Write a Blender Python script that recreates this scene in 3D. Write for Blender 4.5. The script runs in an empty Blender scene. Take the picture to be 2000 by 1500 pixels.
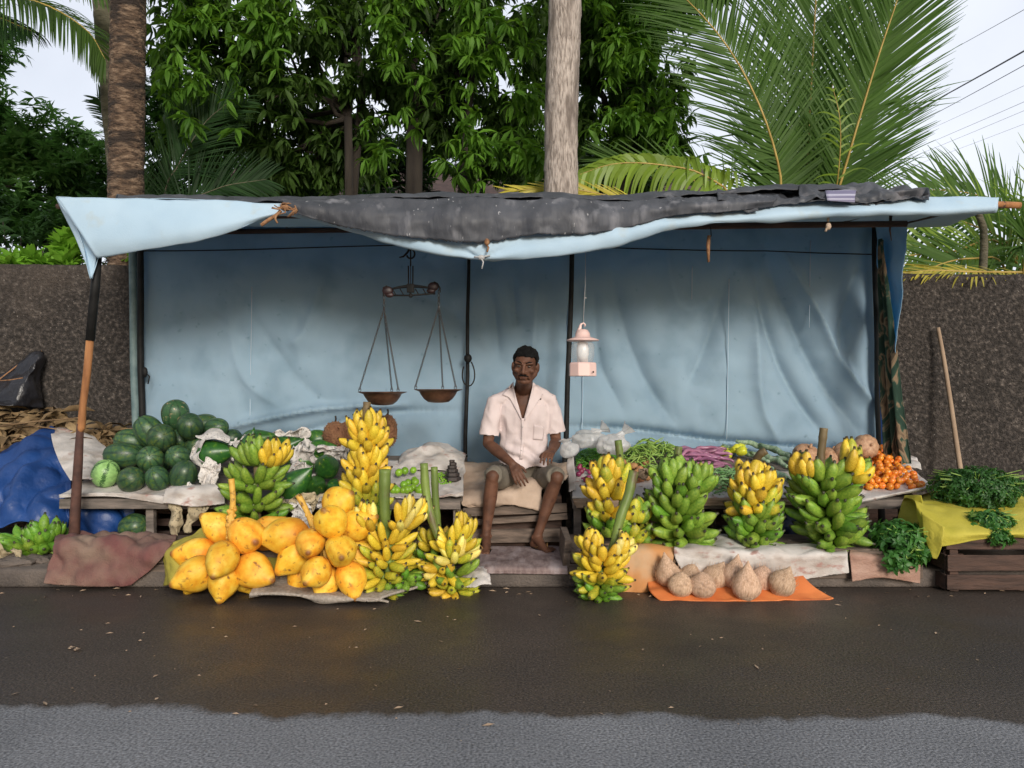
import bpy, bmesh, math, random
import numpy as np
from mathutils import Vector, Matrix, noise, Quaternion
from mathutils.bvhtree import BVHTree
random.seed(7); np.random.seed(7)
PI = math.pi; R = math.radians
scene = bpy.context.scene
# ---------------------------------------------------------------- camera, world, sun, exposure
F = 1500.0; CH = 1.15; HY = 757.0
cam_d = bpy.data.cameras.new('camera'); cam = bpy.data.objects.new('camera', cam_d)
scene.collection.objects.link(cam); scene.camera = cam
cam.location = (0, 0, CH); cam.rotation_euler = (R(90), 0, 0)
cam_d.sensor_width = 36; cam_d.lens = F/2000*36; cam_d.shift_y = (HY-750)/2000
cam_d.clip_end = 2000; cam_d.clip_start = 0.05
SUN_EL = 20; SUN_AZ = 163
w = bpy.data.worlds.new('World'); scene.world = w; w.use_nodes = True
nt = w.node_tree; nt.nodes.clear()
out = nt.nodes.new('ShaderNodeOutputWorld'); bg = nt.nodes.new('ShaderNodeBackground')
sky = nt.nodes.new('ShaderNodeTexSky'); sky.sky_type = 'NISHITA'; sky.sun_disc = False
sky.sun_elevation = R(SUN_EL); sky.sun_rotation = R(SUN_AZ); sky.dust_density = 2.5; sky.air_density = 1.0
tc = nt.nodes.new('ShaderNodeTexCoord'); nz = nt.nodes.new('ShaderNodeTexNoise')
nz.inputs['Scale'].default_value = 2.2; nz.inputs['Detail'].default_value = 6
rp = nt.nodes.new('ShaderNodeValToRGB'); rp.color_ramp.elements[0].position = .3; rp.color_ramp.elements[1].position = .7
rp.color_ramp.elements[0].color = (.55,.55,.55,1); rp.color_ramp.elements[1].color = (.92,.92,.92,1)
mx = nt.nodes.new('ShaderNodeMixRGB'); mx.inputs['Color2'].default_value = (13.2, 13.7, 15.0, 1)
nt.links.new(tc.outputs['Generated'], nz.inputs['Vector']); nt.links.new(nz.outputs['Fac'], rp.inputs['Fac'])
sxyz = nt.nodes.new('ShaderNodeSeparateXYZ'); nt.links.new(tc.outputs['Generated'], sxyz.inputs[0])
mrg = nt.nodes.new('ShaderNodeMapRange'); mrg.inputs['From Min'].default_value = -.5; mrg.inputs['From Max'].default_value = .35; mrg.inputs['To Min'].default_value = .25
nt.links.new(sxyz.outputs['Y'], mrg.inputs['Value']); mlt = nt.nodes.new('ShaderNodeMath'); mlt.operation = 'MULTIPLY'
nt.links.new(rp.outputs['Color'], mlt.inputs[0]); nt.links.new(mrg.outputs['Result'], mlt.inputs[1]); nt.links.new(mlt.outputs[0], mx.inputs['Fac']); nt.links.new(sky.outputs['Color'], mx.inputs['Color1'])
nt.links.new(mx.outputs['Color'], bg.inputs['Color']); bg.inputs['Strength'].default_value = 0.068
nt.links.new(bg.outputs['Background'], out.inputs['Surface'])
sd = bpy.data.lights.new('sun', 'SUN'); sd.energy = 2.3; sd.angle = R(17); sd.color = (1, .95, .88)
sun = bpy.data.objects.new('sun', sd); scene.collection.objects.link(sun)
dsun = Vector((math.sin(R(SUN_AZ))*math.cos(R(SUN_EL)), math.cos(R(SUN_AZ))*math.cos(R(SUN_EL)), math.sin(R(SUN_EL))))
sun.rotation_euler = (-dsun).to_track_quat('-Z', 'Y').to_euler(); sun.location = dsun*20
vs = scene.view_settings; vs.view_transform = 'Standard'; vs.look = 'None'; vs.gamma = 1; vs.exposure = 0.30
scene.cycles.transparent_max_bounces = 16
scene.cycles.max_bounces = 8
# ---------------------------------------------------------------- helpers
def P(px, py, Y): return Vector(((px-1000)*Y/F, Y, CH-(py-HY)*Y/F))
COL = scene.collection
def tag(o, label=None, cat=None, group=None, kind=None):
    if label: o['label'] = label
    if cat: o['category'] = cat
    if group: o['group'] = group
    if kind: o['kind'] = kind
    return o
def thing(name, loc, label, cat, group=None, rz=0):
    o = bpy.data.objects.new(name, None); COL.objects.link(o); o.location = loc; o.rotation_euler = (0, 0, rz)
    o.empty_display_size = .05
    return tag(o, label, cat, group)
def link(name, me, parent=None, loc=(0,0,0), rot=None, scale=None):
    o = bpy.data.objects.new(name, me); COL.objects.link(o); o.parent = parent; o.location = loc
    if rot is not None:
        o.rotation_mode = 'QUATERNION'; o.rotation_quaternion = rot
    if scale is not None: o.scale = scale
    return o
def catmull(pts, n):
    """resample a polyline of numpy points with a centripetal-ish catmull rom, n samples"""
    p = np.array([list(q) for q in pts], float); k = len(p)
    if k == 2:
        t = np.linspace(0, 1, n)[:, None]; return p[0]*(1-t)+p[1]*t
    pe = np.vstack([2*p[0]-p[1], p, 2*p[-1]-p[-2]])
    u = np.linspace(0, k-1, n); i = np.minimum(u.astype(int), k-2); f = (u-i)[:, None]
    a, b, c, d = pe[i], pe[i+1], pe[i+2], pe[i+3]
    return .5*((2*b)+(-a+c)*f+(2*a-5*b+4*c-d)*f**2+(-a+3*b-3*c+d)*f**3)
class MB:
    def __init__(s): s.v = []; s.f = []; s.m = []; s.t = []
    def add(s, v, f, m=0, t=None):
        b = len(s.v); s.v += [tuple(q) for q in v]; s.f += [tuple(b+i for i in q) for q in f]; s.m += [m]*len(f)
        s.t += list(t) if t is not None else [0.0]*len(v)
    def box(s, c, size, rot=None, m=0, jit=0):
        c = Vector(c); V = []
        for x in (-.5, .5):
            for y in (-.5, .5):
                for z in (-.5, .5):
                    q = Vector((x*size[0], y*size[1], z*size[2]))
                    if jit: q += Vector([random.uniform(-jit, jit) for _ in range(3)])
                    if rot is not None: q = rot @ q
                    V.append(c+q)
        s.add(V, [(0,1,3,2),(4,6,7,5),(0,4,5,1),(2,3,7,6),(0,2,6,4),(1,5,7,3)], m)
    def tube(s, path, rad, n=8, m=0, cap=True, up=None, ecc=None, tt=None):
        """path list of points, rad scalar / list of scalars / list of (a,b)"""
        path = [Vector(p) for p in path]; k = len(path)
        if not hasattr(rad, '__len__'): rad = [rad]*k
        V = []; T = []
        nrm = Vector(up) if up is not None else None
        for i in range(k):
            d = (path[min(i+1, k-1)]-path[max(i-1, 0)])
            if d.length < 1e-9: d = Vector((0,0,1))
            d.normalize()
            if nrm is None:
                nrm = Vector((0,0,1)) if abs(d.z) < .9 else Vector((1,0,0))
            a = nrm - d*nrm.dot(d)
            if a.length < 1e-6: a = d.orthogonal()
            a.normalize(); b = d.cross(a); nrm = a
            r = rad[i]; ra, rb = (r if hasattr(r, '__len__') else (r, r))
            for j in range(n):
                th = 2*PI*j/n
                V.append(path[i]+a*(ra*math.cos(th))+b*(rb*math.sin(th))); T.append(i/(k-1))
        Fc = [(i*n+j, i*n+(j+1) % n, (i+1)*n+(j+1) % n, (i+1)*n+j) for i in range(k-1) for j in range(n)]
        if cap:
            Fc.append(tuple(range(n-1, -1, -1))); Fc.append(tuple((k-1)*n+j for j in range(n)))
        s.add(V, Fc, m, tt or T)
    def lathe(s, prof, n=16, m=0, c=(0,0,0), rot=None, fn=None):
        """prof list of (r,z); fn(theta, t)->radius factor"""
        V = []; k = len(prof); T = []; c = Vector(c)
        for i, (r, z) in enumerate(prof):
            for j in range(n):
                th = 2*PI*j/n; q = r*(fn(th, i/(k-1)) if fn else 1)
                p = Vector((q*math.cos(th), q*math.sin(th), z))
                if rot is not None: p = rot @ p
                V.append(c+p); T.append(i/(k-1))
        Fc = [(i*n+j, i*n+(j+1) % n, (i+1)*n+(j+1) % n, (i+1)*n+j) for i in range(k-1) for j in range(n)]
        Fc.append(tuple(range(n-1, -1, -1))); Fc.append(tuple((k-1)*n+j for j in range(n)))
        s.add(V, Fc, m, T)
    def ell(s, c, r, rot=None, n=16, k=10, m=0):
        prof = [(math.sin(PI*i/k)*1.0+1e-4, -math.cos(PI*i/k)) for i in range(k+1)]
        V = []; c = Vector(c)
        for (a, z) in prof:
            for j in range(n):
                th = 2*PI*j/n; p = Vector((a*math.cos(th)*r[0], a*math.sin(th)*r[1], z*r[2]))
                if rot is not None: p = rot @ p
                V.append(c+p)
        Fc = [(i*n+j, i*n+(j+1) % n, (i+1)*n+(j+1) % n, (i+1)*n+j) for i in range(k) for j in range(n)]
        Fc.append(tuple(range(n-1, -1, -1))); Fc.append(tuple(k*n+j for j in range(n)))
        s.add(V, Fc, m)
    def mesh(s, name, mats, smooth=True, off=None):
        me = bpy.data.meshes.new(name)
        V = s.v if off is None else [(a-off[0], b-off[1], c-off[2]) for a, b, c in s.v]
        me.from_pydata(V, [], s.f)
        for q in (mats if isinstance(mats, (list, tuple)) else [mats]): me.materials.append(q)
        me.polygons.foreach_set('material_index', s.m)
        me.polygons.foreach_set('use_smooth', [smooth]*len(s.f))
        at = me.attributes.new('t', 'FLOAT', 'POINT'); at.data.foreach_set('value', s.t)
        me.update(); return me
    def build(s, name, mats, parent=None, smooth=True, bevel=0):
        off = parent.location if parent is not None else None
        pp = parent
        if parent is not None and parent.parent is not None: off = parent.location+parent.parent.location
        o = link(name, s.mesh(name, mats, smooth, off), parent)
        if bevel:
            b = o.modifiers.new('bevel', 'BEVEL'); b.width = bevel; b.segments = 2; b.limit_method = 'ANGLE'
        return o
def npmesh(name, V, Q, mats, smooth=True, midx=None, T=None):
    me = bpy.data.meshes.new(name); V = np.asarray(V, np.float32); Q = np.asarray(Q, np.int32)
    me.vertices.add(len(V)); me.vertices.foreach_set('co', V.ravel())
    k = Q.shape[1]; me.loops.add(Q.size); me.loops.foreach_set('vertex_index', Q.ravel())
    me.polygons.add(len(Q)); me.polygons.foreach_set('loop_start', np.arange(0, Q.size, k, dtype=np.int32))
    me.polygons.foreach_set('use_smooth', np.full(len(Q), smooth))
    for q in (mats if isinstance(mats, (list, tuple)) else [mats]): me.materials.append(q)
    if midx is not None: me.polygons.foreach_set('material_index', np.asarray(midx, np.int32))
    if T is not None:
        at = me.attributes.new('t', 'FLOAT', 'POINT'); at.data.foreach_set('value', np.asarray(T, np.float32))
    me.update(calc_edges=True); me.validate(); return me
def scatter_mesh(tv, tq, mats3, pos, name, mat, T=None):
    """stamp template verts tv quads tq with matrices mats3 (N,3,3) and pos (N,3)"""
    N = len(pos); V = np.einsum('nij,kj->nki', mats3, tv)+pos[:, None, :]
    Q = (tq[None]+(np.arange(N)*len(tv))[:, None, None]).reshape(-1, tq.shape[1])
    TT = None
    if T is not None: TT = np.repeat(T, len(tv))
    return npmesh(name, V.reshape(-1, 3), Q, mat, T=TT)
def rnd_rot(n, axis_dirs=None):
    out_ = []
    for i in range(n):
        q = Quaternion((0,0,1), random.uniform(0, 2*PI))
        out_.append(np.array(q.to_matrix()))
    return np.array(out_)
def sheet(name, rows, nu, nv, m, parent=None, amp=0, sc=3, thick=.004, seed=0, amp2=0, sc2=15, fn=None, off=None, fray=0):
    """rows: list of rows of control points; interpolated to nv x nu grid; noise displacement; a real cloth with thickness"""
    rs = [catmull(r, nu) for r in rows]; A = np.array(rs)            # (k,nu,3)
    G = np.stack([catmull(A[:, i], nv) for i in range(nu)], 1)       # (nv,nu,3)
    du = np.gradient(G, axis=1); dv = np.gradient(G, axis=0); Nn = np.cross(du, dv)
    Nn /= (np.linalg.norm(Nn, axis=2, keepdims=True)+1e-9)
    for j in range(nv):
        for i in range(nu):
            p = Vector(G[j, i])
            d = 0
            if amp: d += amp*noise.noise(p*sc+Vector((seed*7.3, seed, 0)))
            if amp2: d += amp2*noise.noise(p*sc2+Vector((seed*3.1, 5, seed)))-amp2*1.1*abs(noise.noise(p*sc2*.55+Vector((seed, 9, 2))))**.8
            if fn: d += fn(i/(nu-1), j/(nv-1), p)
            G[j, i] += Nn[j, i]*d
    if fray:
        for i in range(nu): G[-1, i] += (G[-1, i]-G[-2, i])*random.uniform(-fray, fray)
    V = G.reshape(-1, 3)
    if parent is not None: V = V-np.array(parent.location)[None]
    Q = np.array([(j*nu+i, j*nu+i+1, (j+1)*nu+i+1, (j+1)*nu+i) for j in range(nv-1) for i in range(nu-1)])
    me = npmesh(name, V, Q, m)
    uv = me.uv_layers.new(name='UVMap')
    U = np.array([((k % nu)/(nu-1), (k//nu)/(nv-1)) for k in range(nu*nv)], np.float32)
    uv.data.foreach_set('uv', U[Q.ravel()].ravel())
    o = link(name, me, parent)
    if thick:
        s_ = o.modifiers.new('thick', 'SOLIDIFY'); s_.thickness = thick; s_.offset = 0
    return o
# ---------------------------------------------------------------- materials
def mat(name, stops, scale=5, detail=6, rough=.6, bump=0, bscale=None, trans=None, spec=.5, randv=0, dist=0, spots=None,
        stretch=(1,1,1), metal=0, rvar=0, tattr=None, spots2=None, sheen=0, coat=0, bdist=.02, uvstripe=None, alpha=None):
    m = bpy.data.materials.new(name); m.use_nodes = True; t = m.node_tree; N = t.nodes; L = t.links
    b = N['Principled BSDF']; o = N['Material Output']
    tc = N.new('ShaderNodeTexCoord'); mp = N.new('ShaderNodeMapping'); mp.inputs['Scale'].default_value = stretch
    oi = N.new('ShaderNodeObjectInfo'); ad = N.new('ShaderNodeVectorMath'); ad.operation = 'ADD'
    sc_ = N.new('ShaderNodeVectorMath'); sc_.operation = 'SCALE'; sc_.inputs['Scale'].default_value = 13.7 if randv else 0
    cb = N.new('ShaderNodeCombineXYZ')
    for k in 'XYZ': L.new(oi.outputs['Random'], cb.inputs[k])
    L.new(cb.outputs[0], sc_.inputs[0]); L.new(tc.outputs['Object'], ad.inputs[0]); L.new(sc_.outputs[0], ad.inputs[1])
    L.new(ad.outputs[0], mp.inputs['Vector'])
    def noi(s, d=6, ds=0):
        n = N.new('ShaderNodeTexNoise'); n.inputs['Scale'].default_value = s; n.inputs['Detail'].default_value = d
        n.inputs['Distortion'].default_value = ds; L.new(mp.outputs[0], n.inputs['Vector']); return n
    n1 = noi(scale, detail, dist); cr = N.new('ShaderNodeValToRGB'); el = cr.color_ramp.elements
    if len(stops) == 1: stops = [(0, stops[0][1]), (1, stops[0][1])]
    while len(el) < len(stops): el.new(.5)
    for e, (p, c) in zip(el, stops): e.position = p; e.color = (*c, 1)
    L.new(n1.outputs['Fac'], cr.inputs['Fac']); col = cr.outputs['Color']
    for sp in (spots, spots2):
        if sp:
            c, s, lo, hi = sp
            n2 = noi(s, 5); r2 = N.new('ShaderNodeValToRGB'); r2.color_ramp.elements[0].position = lo; r2.color_ramp.elements[1].position = hi
            L.new(n2.outputs['Fac'], r2.inputs['Fac']); mm = N.new('ShaderNodeMixRGB'); mm.inputs['Color2'].default_value = (*c, 1)
            L.new(r2.outputs['Color'], mm.inputs['Fac']); L.new(col, mm.inputs['Color1']); col = mm.outputs['Color']
    if tattr:   # list of (pos, colour or None=body)
        at = N.new('ShaderNodeAttribute'); at.attribute_name = 't'
        for (a, bb, c) in tattr:
            mr = N.new('ShaderNodeMapRange'); mr.inputs['From Min'].default_value = a; mr.inputs['From Max'].default_value = bb
            L.new(at.outputs['Fac'], mr.inputs['Value']); mm = N.new('ShaderNodeMixRGB'); mm.inputs['Color2'].default_value = (*c, 1)
            L.new(mr.outputs['Result'], mm.inputs['Fac']); L.new(col, mm.inputs['Color1']); col = mm.outputs['Color']
    if randv:
        hs = N.new('ShaderNodeHueSaturation'); mr = N.new('ShaderNodeMapRange'); mr.inputs['To Min'].default_value = 1-randv; mr.inputs['To Max'].default_value = 1+randv
        L.new(oi.outputs['Random'], mr.inputs['Value']); L.new(mr.outputs['Result'], hs.inputs['Value']); L.new(col, hs.inputs['Color'])
        mh = N.new('ShaderNodeMapRange'); mh.inputs['To Min'].default_value = .5+randv*.06; mh.inputs['To Max'].default_value = .5-randv*.06
        wn = N.new('ShaderNodeMath'); wn.operation = 'MULTIPLY'; wn.inputs[1].default_value = 7.77; fr = N.new('ShaderNodeMath'); fr.operation = 'FRACT'
        L.new(oi.outputs['Random'], wn.inputs[0]); L.new(wn.outputs[0], fr.inputs[0]); L.new(fr.outputs[0], mh.inputs['Value'])
        L.new(mh.outputs['Result'], hs.inputs['Hue']); col = hs.outputs['Color']
    L.new(col, b.inputs['Base Color'])
    b.inputs['Roughness'].default_value = rough; b.inputs['Specular IOR Level'].default_value = spec; b.inputs['Metallic'].default_value = metal
    b.inputs['Coat Weight'].default_value = coat
    if sheen: b.inputs['Sheen Weight'].default_value = sheen
    if rvar:
        n3 = noi(scale*1.7, 4); mr = N.new('ShaderNodeMapRange'); mr.inputs['From Min'].default_value = .3; mr.inputs['From Max'].default_value = .7
        mr.inputs['To Min'].default_value = max(.02, rough-rvar); mr.inputs['To Max'].default_value = min(1, rough+rvar)
        L.new(n3.outputs['Fac'], mr.inputs['Value']); L.new(mr.outputs['Result'], b.inputs['Roughness'])
    if bump:
        n4 = noi(bscale or scale*3, 5); bp = N.new('ShaderNodeBump'); bp.inputs['Strength'].default_value = bump; bp.inputs['Distance'].default_value = bdist
        L.new(n4.outputs['Fac'], bp.inputs['Height']); L.new(bp.outputs['Normal'], b.inputs['Normal'])
    if trans:
        tl = N.new('ShaderNodeBsdfTranslucent'); ms = N.new('ShaderNodeMixShader'); ms.inputs['Fac'].default_value = trans[1]
        mc = N.new('ShaderNodeMixRGB'); mc.blend_type = 'MULTIPLY'; mc.inputs['Fac'].default_value = 1; mc.inputs['Color2'].default_value = (*trans[0], 1)
        if len(trans) > 2: L.new(col, mc.inputs['Color1'])
        else: mc.inputs['Color1'].default_value = (1,1,1,1)
        L.new(mc.outputs['Color'], tl.inputs['Color']); L.new(b.outputs[0], ms.inputs[1]); L.new(tl.outputs[0], ms.inputs[2]); L.new(ms.outputs[0], o.inputs['Surface'])
        if alpha is not None:
            tr = N.new('ShaderNodeBsdfTransparent'); m2 = N.new('ShaderNodeMixShader'); m2.inputs['Fac'].default_value = alpha
            L.new(tr.outputs[0], m2.inputs[1]); L.new(ms.outputs[0], m2.inputs[2]); L.new(m2.outputs[0], o.inputs['Surface'])
    elif alpha is not None: b.inputs['Alpha'].default_value = alpha
    return m
def g(x): return (x, x, x)
M = {}
M['wall'] = mat('wall_plaster', [(.34, (.020,.016,.013)), (.48, (.036,.030,.026)), (.60, (.070,.058,.050)), (.74, (.17,.145,.125))], 34, 12, .95, 1.0, 60, spots=((.090,.070,.055), 1.1, .50, .85), spots2=((.30,.27,.24), 48, .69, .74), bdist=.03)
M['pave'] = mat('pavement_concrete', [(.3, (.06,.05,.045)), (.7, (.16,.13,.11))], 4, 8, .85, .5, 60)
M['earth'] = mat('bare_earth', [(.3, (.04,.035,.02)), (.7, (.09,.075,.05))], 2, 8, .95, .5, 30)
M['cloth'] = mat('pale_blue_cloth', [(.3, (.35,.48,.56)), (.7, (.42,.56,.64))], 2.5, 8, .85, .3, 160, spec=.15, trans=((.02,.55,.90), .36), spots=((.25,.36,.43), 3, .52, .8), spots2=((.20,.28,.33), 17, .66, .80), bdist=.004)
M['awn'] = mat('pale_awning_cloth', [(.3, (.40,.56,.70)), (.7, (.50,.65,.77))], 2.5, 8, .75, .25, 150, trans=((.10,.34,.50), .12), spots=((.45,.52,.53), 7, .6, .8), bdist=.004)
M['tarp'] = mat('black_tarpaulin', [(.3, (.026,.029,.036)), (.7, (.068,.073,.086))], 4, 9, .6, .5, 22, spots=((.20,.19,.20), 9, .58, .8), rvar=.15, bdist=.01)
M['tarpfront'] = mat('cracked_black_tarpaulin', [(.3, (.030,.033,.041)), (.7, (.080,.085,.10))], 5, 9, .65, .6, 30, spots=((.22,.22,.24), 11, .56, .8), spots2=((.32,.32,.33), 46, .68, .71), rvar=.1, stretch=(1,1,.28), bdist=.01)
M['bluetarp'] = mat('blue_tarpaulin', [(.3, (.005,.028,.12)), (.7, (.012,.062,.24))], 3, 8, .48, .5, 14, rvar=.1, bdist=.02)
M['sack'] = mat('white_woven_sack', [(.3, (.42,.39,.36)), (.7, (.62,.58,.55))], 8, 9, .75, .6, 90, spots=((.27,.21,.17), 5, .52, .74), spots2=((.34,.2,.17), 13, .60, .72), bdist=.005, stretch=(1,1,2))
M['tansack'] = mat('tan_sack', [(.3, (.34,.24,.17)), (.7, (.52,.40,.31))], 5, 8, .85, .5, 90, spots=((.2,.14,.1), 4, .55, .8), bdist=.006)
M['redsack'] = mat('red_brown_sack', [(.3, (.08,.045,.036)), (.5, (.15,.055,.052)), (.7, (.17,.11,.085))], 3, 9, .9, .8, 110, spots=((.26,.19,.14), 2.2, .48, .68), bdist=.006)
M['orangeboard'] = mat('ochre_board', [(.3, (.42,.17,.05)), (.7, (.60,.30,.11))], 3, 9, .8, .4, 50, spots=((.46,.36,.24), 2.5, .45, .65), bdist=.004)
M['orangecloth'] = mat('orange_cloth', [(.3, (.55,.13,.03)), (.7, (.70,.22,.06))], 6, 8, .7, .4, 90, bdist=.004)
M['yellowcloth'] = mat('yellow_cloth', [(.3, (.44,.39,.03)), (.7, (.60,.52,.08))], 4, 8, .75, .5, 70, trans=((.5,.42,.02), .15), spots=((.38,.36,.03), 5, .6, .8), bdist=.006)
M['olivesack'] = mat('olive_yellow_sack', [(.3, (.28,.24,.03)), (.7, (.42,.36,.06))], 4, 8, .8, .5, 70, bdist=.006)
M['netsack'] = mat('grey_net_sack', [(.3, (.26,.22,.18)), (.7, (.42,.37,.32))], 60, 3, .9, .9, 220, bdist=.006)
M['paper'] = mat('newspaper', [(.3, (.50,.47,.44)), (.7, (.72,.69,.66))], 5, 6, .85, .2, 35, spots=((.24,.22,.21), 75, .57, .66), spots2=((.36,.22,.2), 7, .62, .7), stretch=(1,1,1), bdist=.01)
M['paperold'] = mat('yellowed_paper', [(.3, (.32,.26,.16)), (.7, (.50,.42,.28))], 5, 6, .85, .4, 35, spots=((.14,.12,.08), 75, .56, .66), bdist=.01)
M['card'] = mat('cardboard', [(.3, (.26,.18,.12)), (.7, (.40,.29,.2))], 5, 6, .85, .3, 60, bdist=.004)
M['wood'] = mat('weathered_wood', [(.3, (.06,.045,.035)), (.7, (.19,.14,.11))], 6, 9, .85, .7, 14, stretch=(1,6,6), bdist=.008)
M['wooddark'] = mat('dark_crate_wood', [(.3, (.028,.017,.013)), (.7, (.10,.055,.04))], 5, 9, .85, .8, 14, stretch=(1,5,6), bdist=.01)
M['woodgrey'] = mat('grey_table_wood', [(.3, (.08,.07,.06)), (.7, (.22,.18,.155))], 6, 9, .85, .7, 14, stretch=(1,6,6), bdist=.008)
M['rust'] = mat('rusty_iron', [(.3, (.16,.06,.02)), (.6, (.42,.19,.07)), (.75, (.5,.28,.12))], 14, 8, .8, .5, 60, stretch=(1,1,.3), bdist=.004)
M['rustdark'] = mat('dark_rusty_iron', [(.3, (.04,.018,.014)), (.7, (.12,.055,.04))], 14, 8, .8, .5, 60, bdist=.004)
M['blackmetal'] = mat('black_metal', [(.3, g(.007)), (.7, g(.02))], 14, 6, .6, .2, 60, spec=.2, bdist=.002)
M['bluepole'] = mat('blue_grey_pole', [(.3, (.10,.16,.17)), (.7, (.2,.28,.28))], 14, 6, .6, .2, 60, bdist=.002)
M['pan'] = mat('tarnished_brass_pan', [(.3, (.07,.035,.022)), (.7, (.20,.10,.06))], 22, 8, .42, .4, 60, metal=.5, bdist=.002)
M['scalered'] = mat('dark_red_scale_paint', [(.3, (.012,.005,.005)), (.7, (.030,.009,.009))], 22, 8, .5, .4, 60, bdist=.002)
M['chain'] = mat('dark_chain', [(.3, g(.03)), (.7, g(.09))], 22, 8, .45, 0, metal=.7)
M['pink'] = mat('pale_pink_plastic', [(.3, (.72,.50,.46)), (.7, (.76,.55,.50))], 6, 4, .4, 0)
M['clear'] = mat('clear_plastic', [(.3, g(.75)), (.7, g(.85))], 6, 4, .12, 0, trans=((.8,.8,.8), .3), alpha=.25)
M['lamp'] = mat('white_lamp_tube', [(.3, g(.75)), (.7, g(.82))], 6, 4, .35, 0)
M['plasticbag'] = mat('thin_white_plastic', [(.3, (.62,.62,.62)), (.7, (.78,.78,.78))], 9, 4, .25, .8, 18, trans=((.8,.8,.8), .35), alpha=.72, bdist=.02)
M['blackplastic'] = mat('black_plastic_sheet', [(.3, (.010,.010,.013)), (.7, (.03,.03,.036))], 5, 5, .32, .7, 12, bdist=.03)
M['rope'] = mat('coir_rope', [(.3, (.18,.08,.035)), (.7, (.36,.2,.1))], 60, 4, .9, .8, 200, bdist=.004)
M['string'] = mat('pale_string', [(.3, (.35,.35,.35)), (.7, (.5,.5,.5))], 60, 4, .9, 0)
M['dry'] = mat('dry_leaf', [(.3, (.07,.04,.018)), (.5, (.19,.12,.06)), (.7, (.33,.24,.13))], 6, 6, .85, .3, 20, randv=.2)
M['curtain'] = mat('patterned_green_curtain', [(.42, (.010,.035,.022)), (.5, (.018,.055,.036)), (.56, (.26,.18,.11)), (.64, (.05,.035,.02))], 9, 3, .85, .3, 60, dist=1.2, stretch=(1,1,.6), bdist=.004)
# fruit
def bananamat(name, a, b, neck, tip, sp):
    return mat(name, [(.35, a), (.65, b)], 16, 5, .5, .35, 30, randv=.2, rvar=.08, spots=(sp, 50, .63, .71), bdist=.003, tattr=[(.22, .04, neck), (.90, .955, tip)])
M['bgreen'] = bananamat('green_banana_skin', (.13,.25,.025), (.25,.37,.045), (.12,.25,.03), (.03,.03,.010), (.1,.14,.02))
M['bdark'] = bananamat('deep_green_banana_skin', (.08,.20,.015), (.15,.30,.025), (.06,.16,.02), (.03,.035,.012), (.05,.09,.02))
M['byellow'] = bananamat('yellow_banana_skin', (.60,.40,.025), (.74,.53,.05), (.35,.38,.03), (.05,.03,.01), (.14,.06,.01))
M['blime'] = bananamat('half_ripe_banana_skin', (.32,.38,.03), (.56,.47,.04), (.18,.32,.03), (.05,.045,.01), (.14,.1,.01))
M['bpale'] = bananamat('pale_yellow_banana_skin', (.74,.62,.12), (.82,.70,.22), (.45,.5,.06), (.08,.05,.02), (.3,.2,.05))
M['stalk'] = mat('green_banana_stalk', [(.3, (.10,.15,.03)), (.7, (.22,.30,.06))], 8, 6, .5, .4, 60, spots=((.12,.07,.04), 20, .56, .72), stretch=(1,1,.3), bdist=.004)
M['stalkbrown'] = mat('brown_banana_stalk', [(.3, (.09,.06,.025)), (.7, (.25,.19,.09))], 8, 6, .6, .4, 60, spots=((.08,.04,.02), 14, .56, .72), stretch=(1,1,.3), bdist=.004)
M['kcoco'] = mat('orange_coconut_skin', [(.3, (.70,.28,.012)), (.5, (.80,.44,.03)), (.70, (.84,.57,.08))], 3.6, 6, .58, .25, 14, randv=.16, spots=((.24,.10,.02), 5, .60, .72), spots2=((.55,.24,.03), 22, .64, .74), bdist=.004, tattr=[(.45, .0, (.62,.17,.012)), (.93, .99, (.25,.10,.02))])
M['kstalk'] = mat('yellow_coconut_stalk', [(.3, (.55,.28,.03)), (.7, (.76,.48,.10))], 12, 6, .6, .5, 40, spots=((.14,.06,.02), 25, .56, .68), bdist=.006)
M['brcoco'] = mat('husked_coconut', [(.3, (.48,.29,.18)), (.7, (.78,.55,.39))], 10, 9, .9, .6, 60, randv=.12, stretch=(2.2,2.2,.4), spots=((.36,.20,.12), 6, .60, .78), bdist=.010)
M['tomato'] = mat('tomato_skin', [(.3, (.60,.10,.015)), (.5, (.72,.22,.02)), (.7, (.74,.36,.04))], 5, 3, .25, 0, randv=.15)
M['lime'] = mat('lime_skin', [(.3, (.13,.30,.015)), (.7, (.25,.42,.03))], 25, 4, .35, .2, 90, randv=.15, bdist=.002)
M['papaya'] = mat('papaya_skin', [(.3, (.022,.075,.016)), (.58, (.035,.12,.018)), (.68, (.11,.20,.02)), (.78, (.55,.36,.03))], 7, 3, .36, .2, 25, randv=.2, spots=((.012,.04,.012), 40, .6, .7), bdist=.003)
M['onion'] = mat('red_onion_skin', [(.3, (.16,.012,.05)), (.7, (.34,.05,.12))], 9, 4, .3, 0, randv=.25)
M['chilli'] = mat('green_chilli_skin', [(.3, (.05,.18,.012)), (.7, (.13,.32,.03))], 40, 3, .28, 0, randv=.2)
M['bean'] = mat('green_bean_skin', [(.3, (.17,.32,.045)), (.7, (.32,.46,.10))], 20, 3, .5, 0, randv=.15)
M['okra'] = mat('blue_green_bean_skin', [(.3, (.12,.28,.09)), (.7, (.26,.42,.17))], 20, 3, .5, 0, randv=.15)
M['brinjal'] = mat('purple_brinjal_skin', [(.3, (.22,.07,.14)), (.7, (.42,.20,.30))], 10, 3, .3, 0, randv=.2)
M['capsicum'] = mat('yellow_green_capsicum', [(.3, (.48,.52,.02)), (.7, (.62,.62,.05))], 10, 3, .25, 0, randv=.15)
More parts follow.
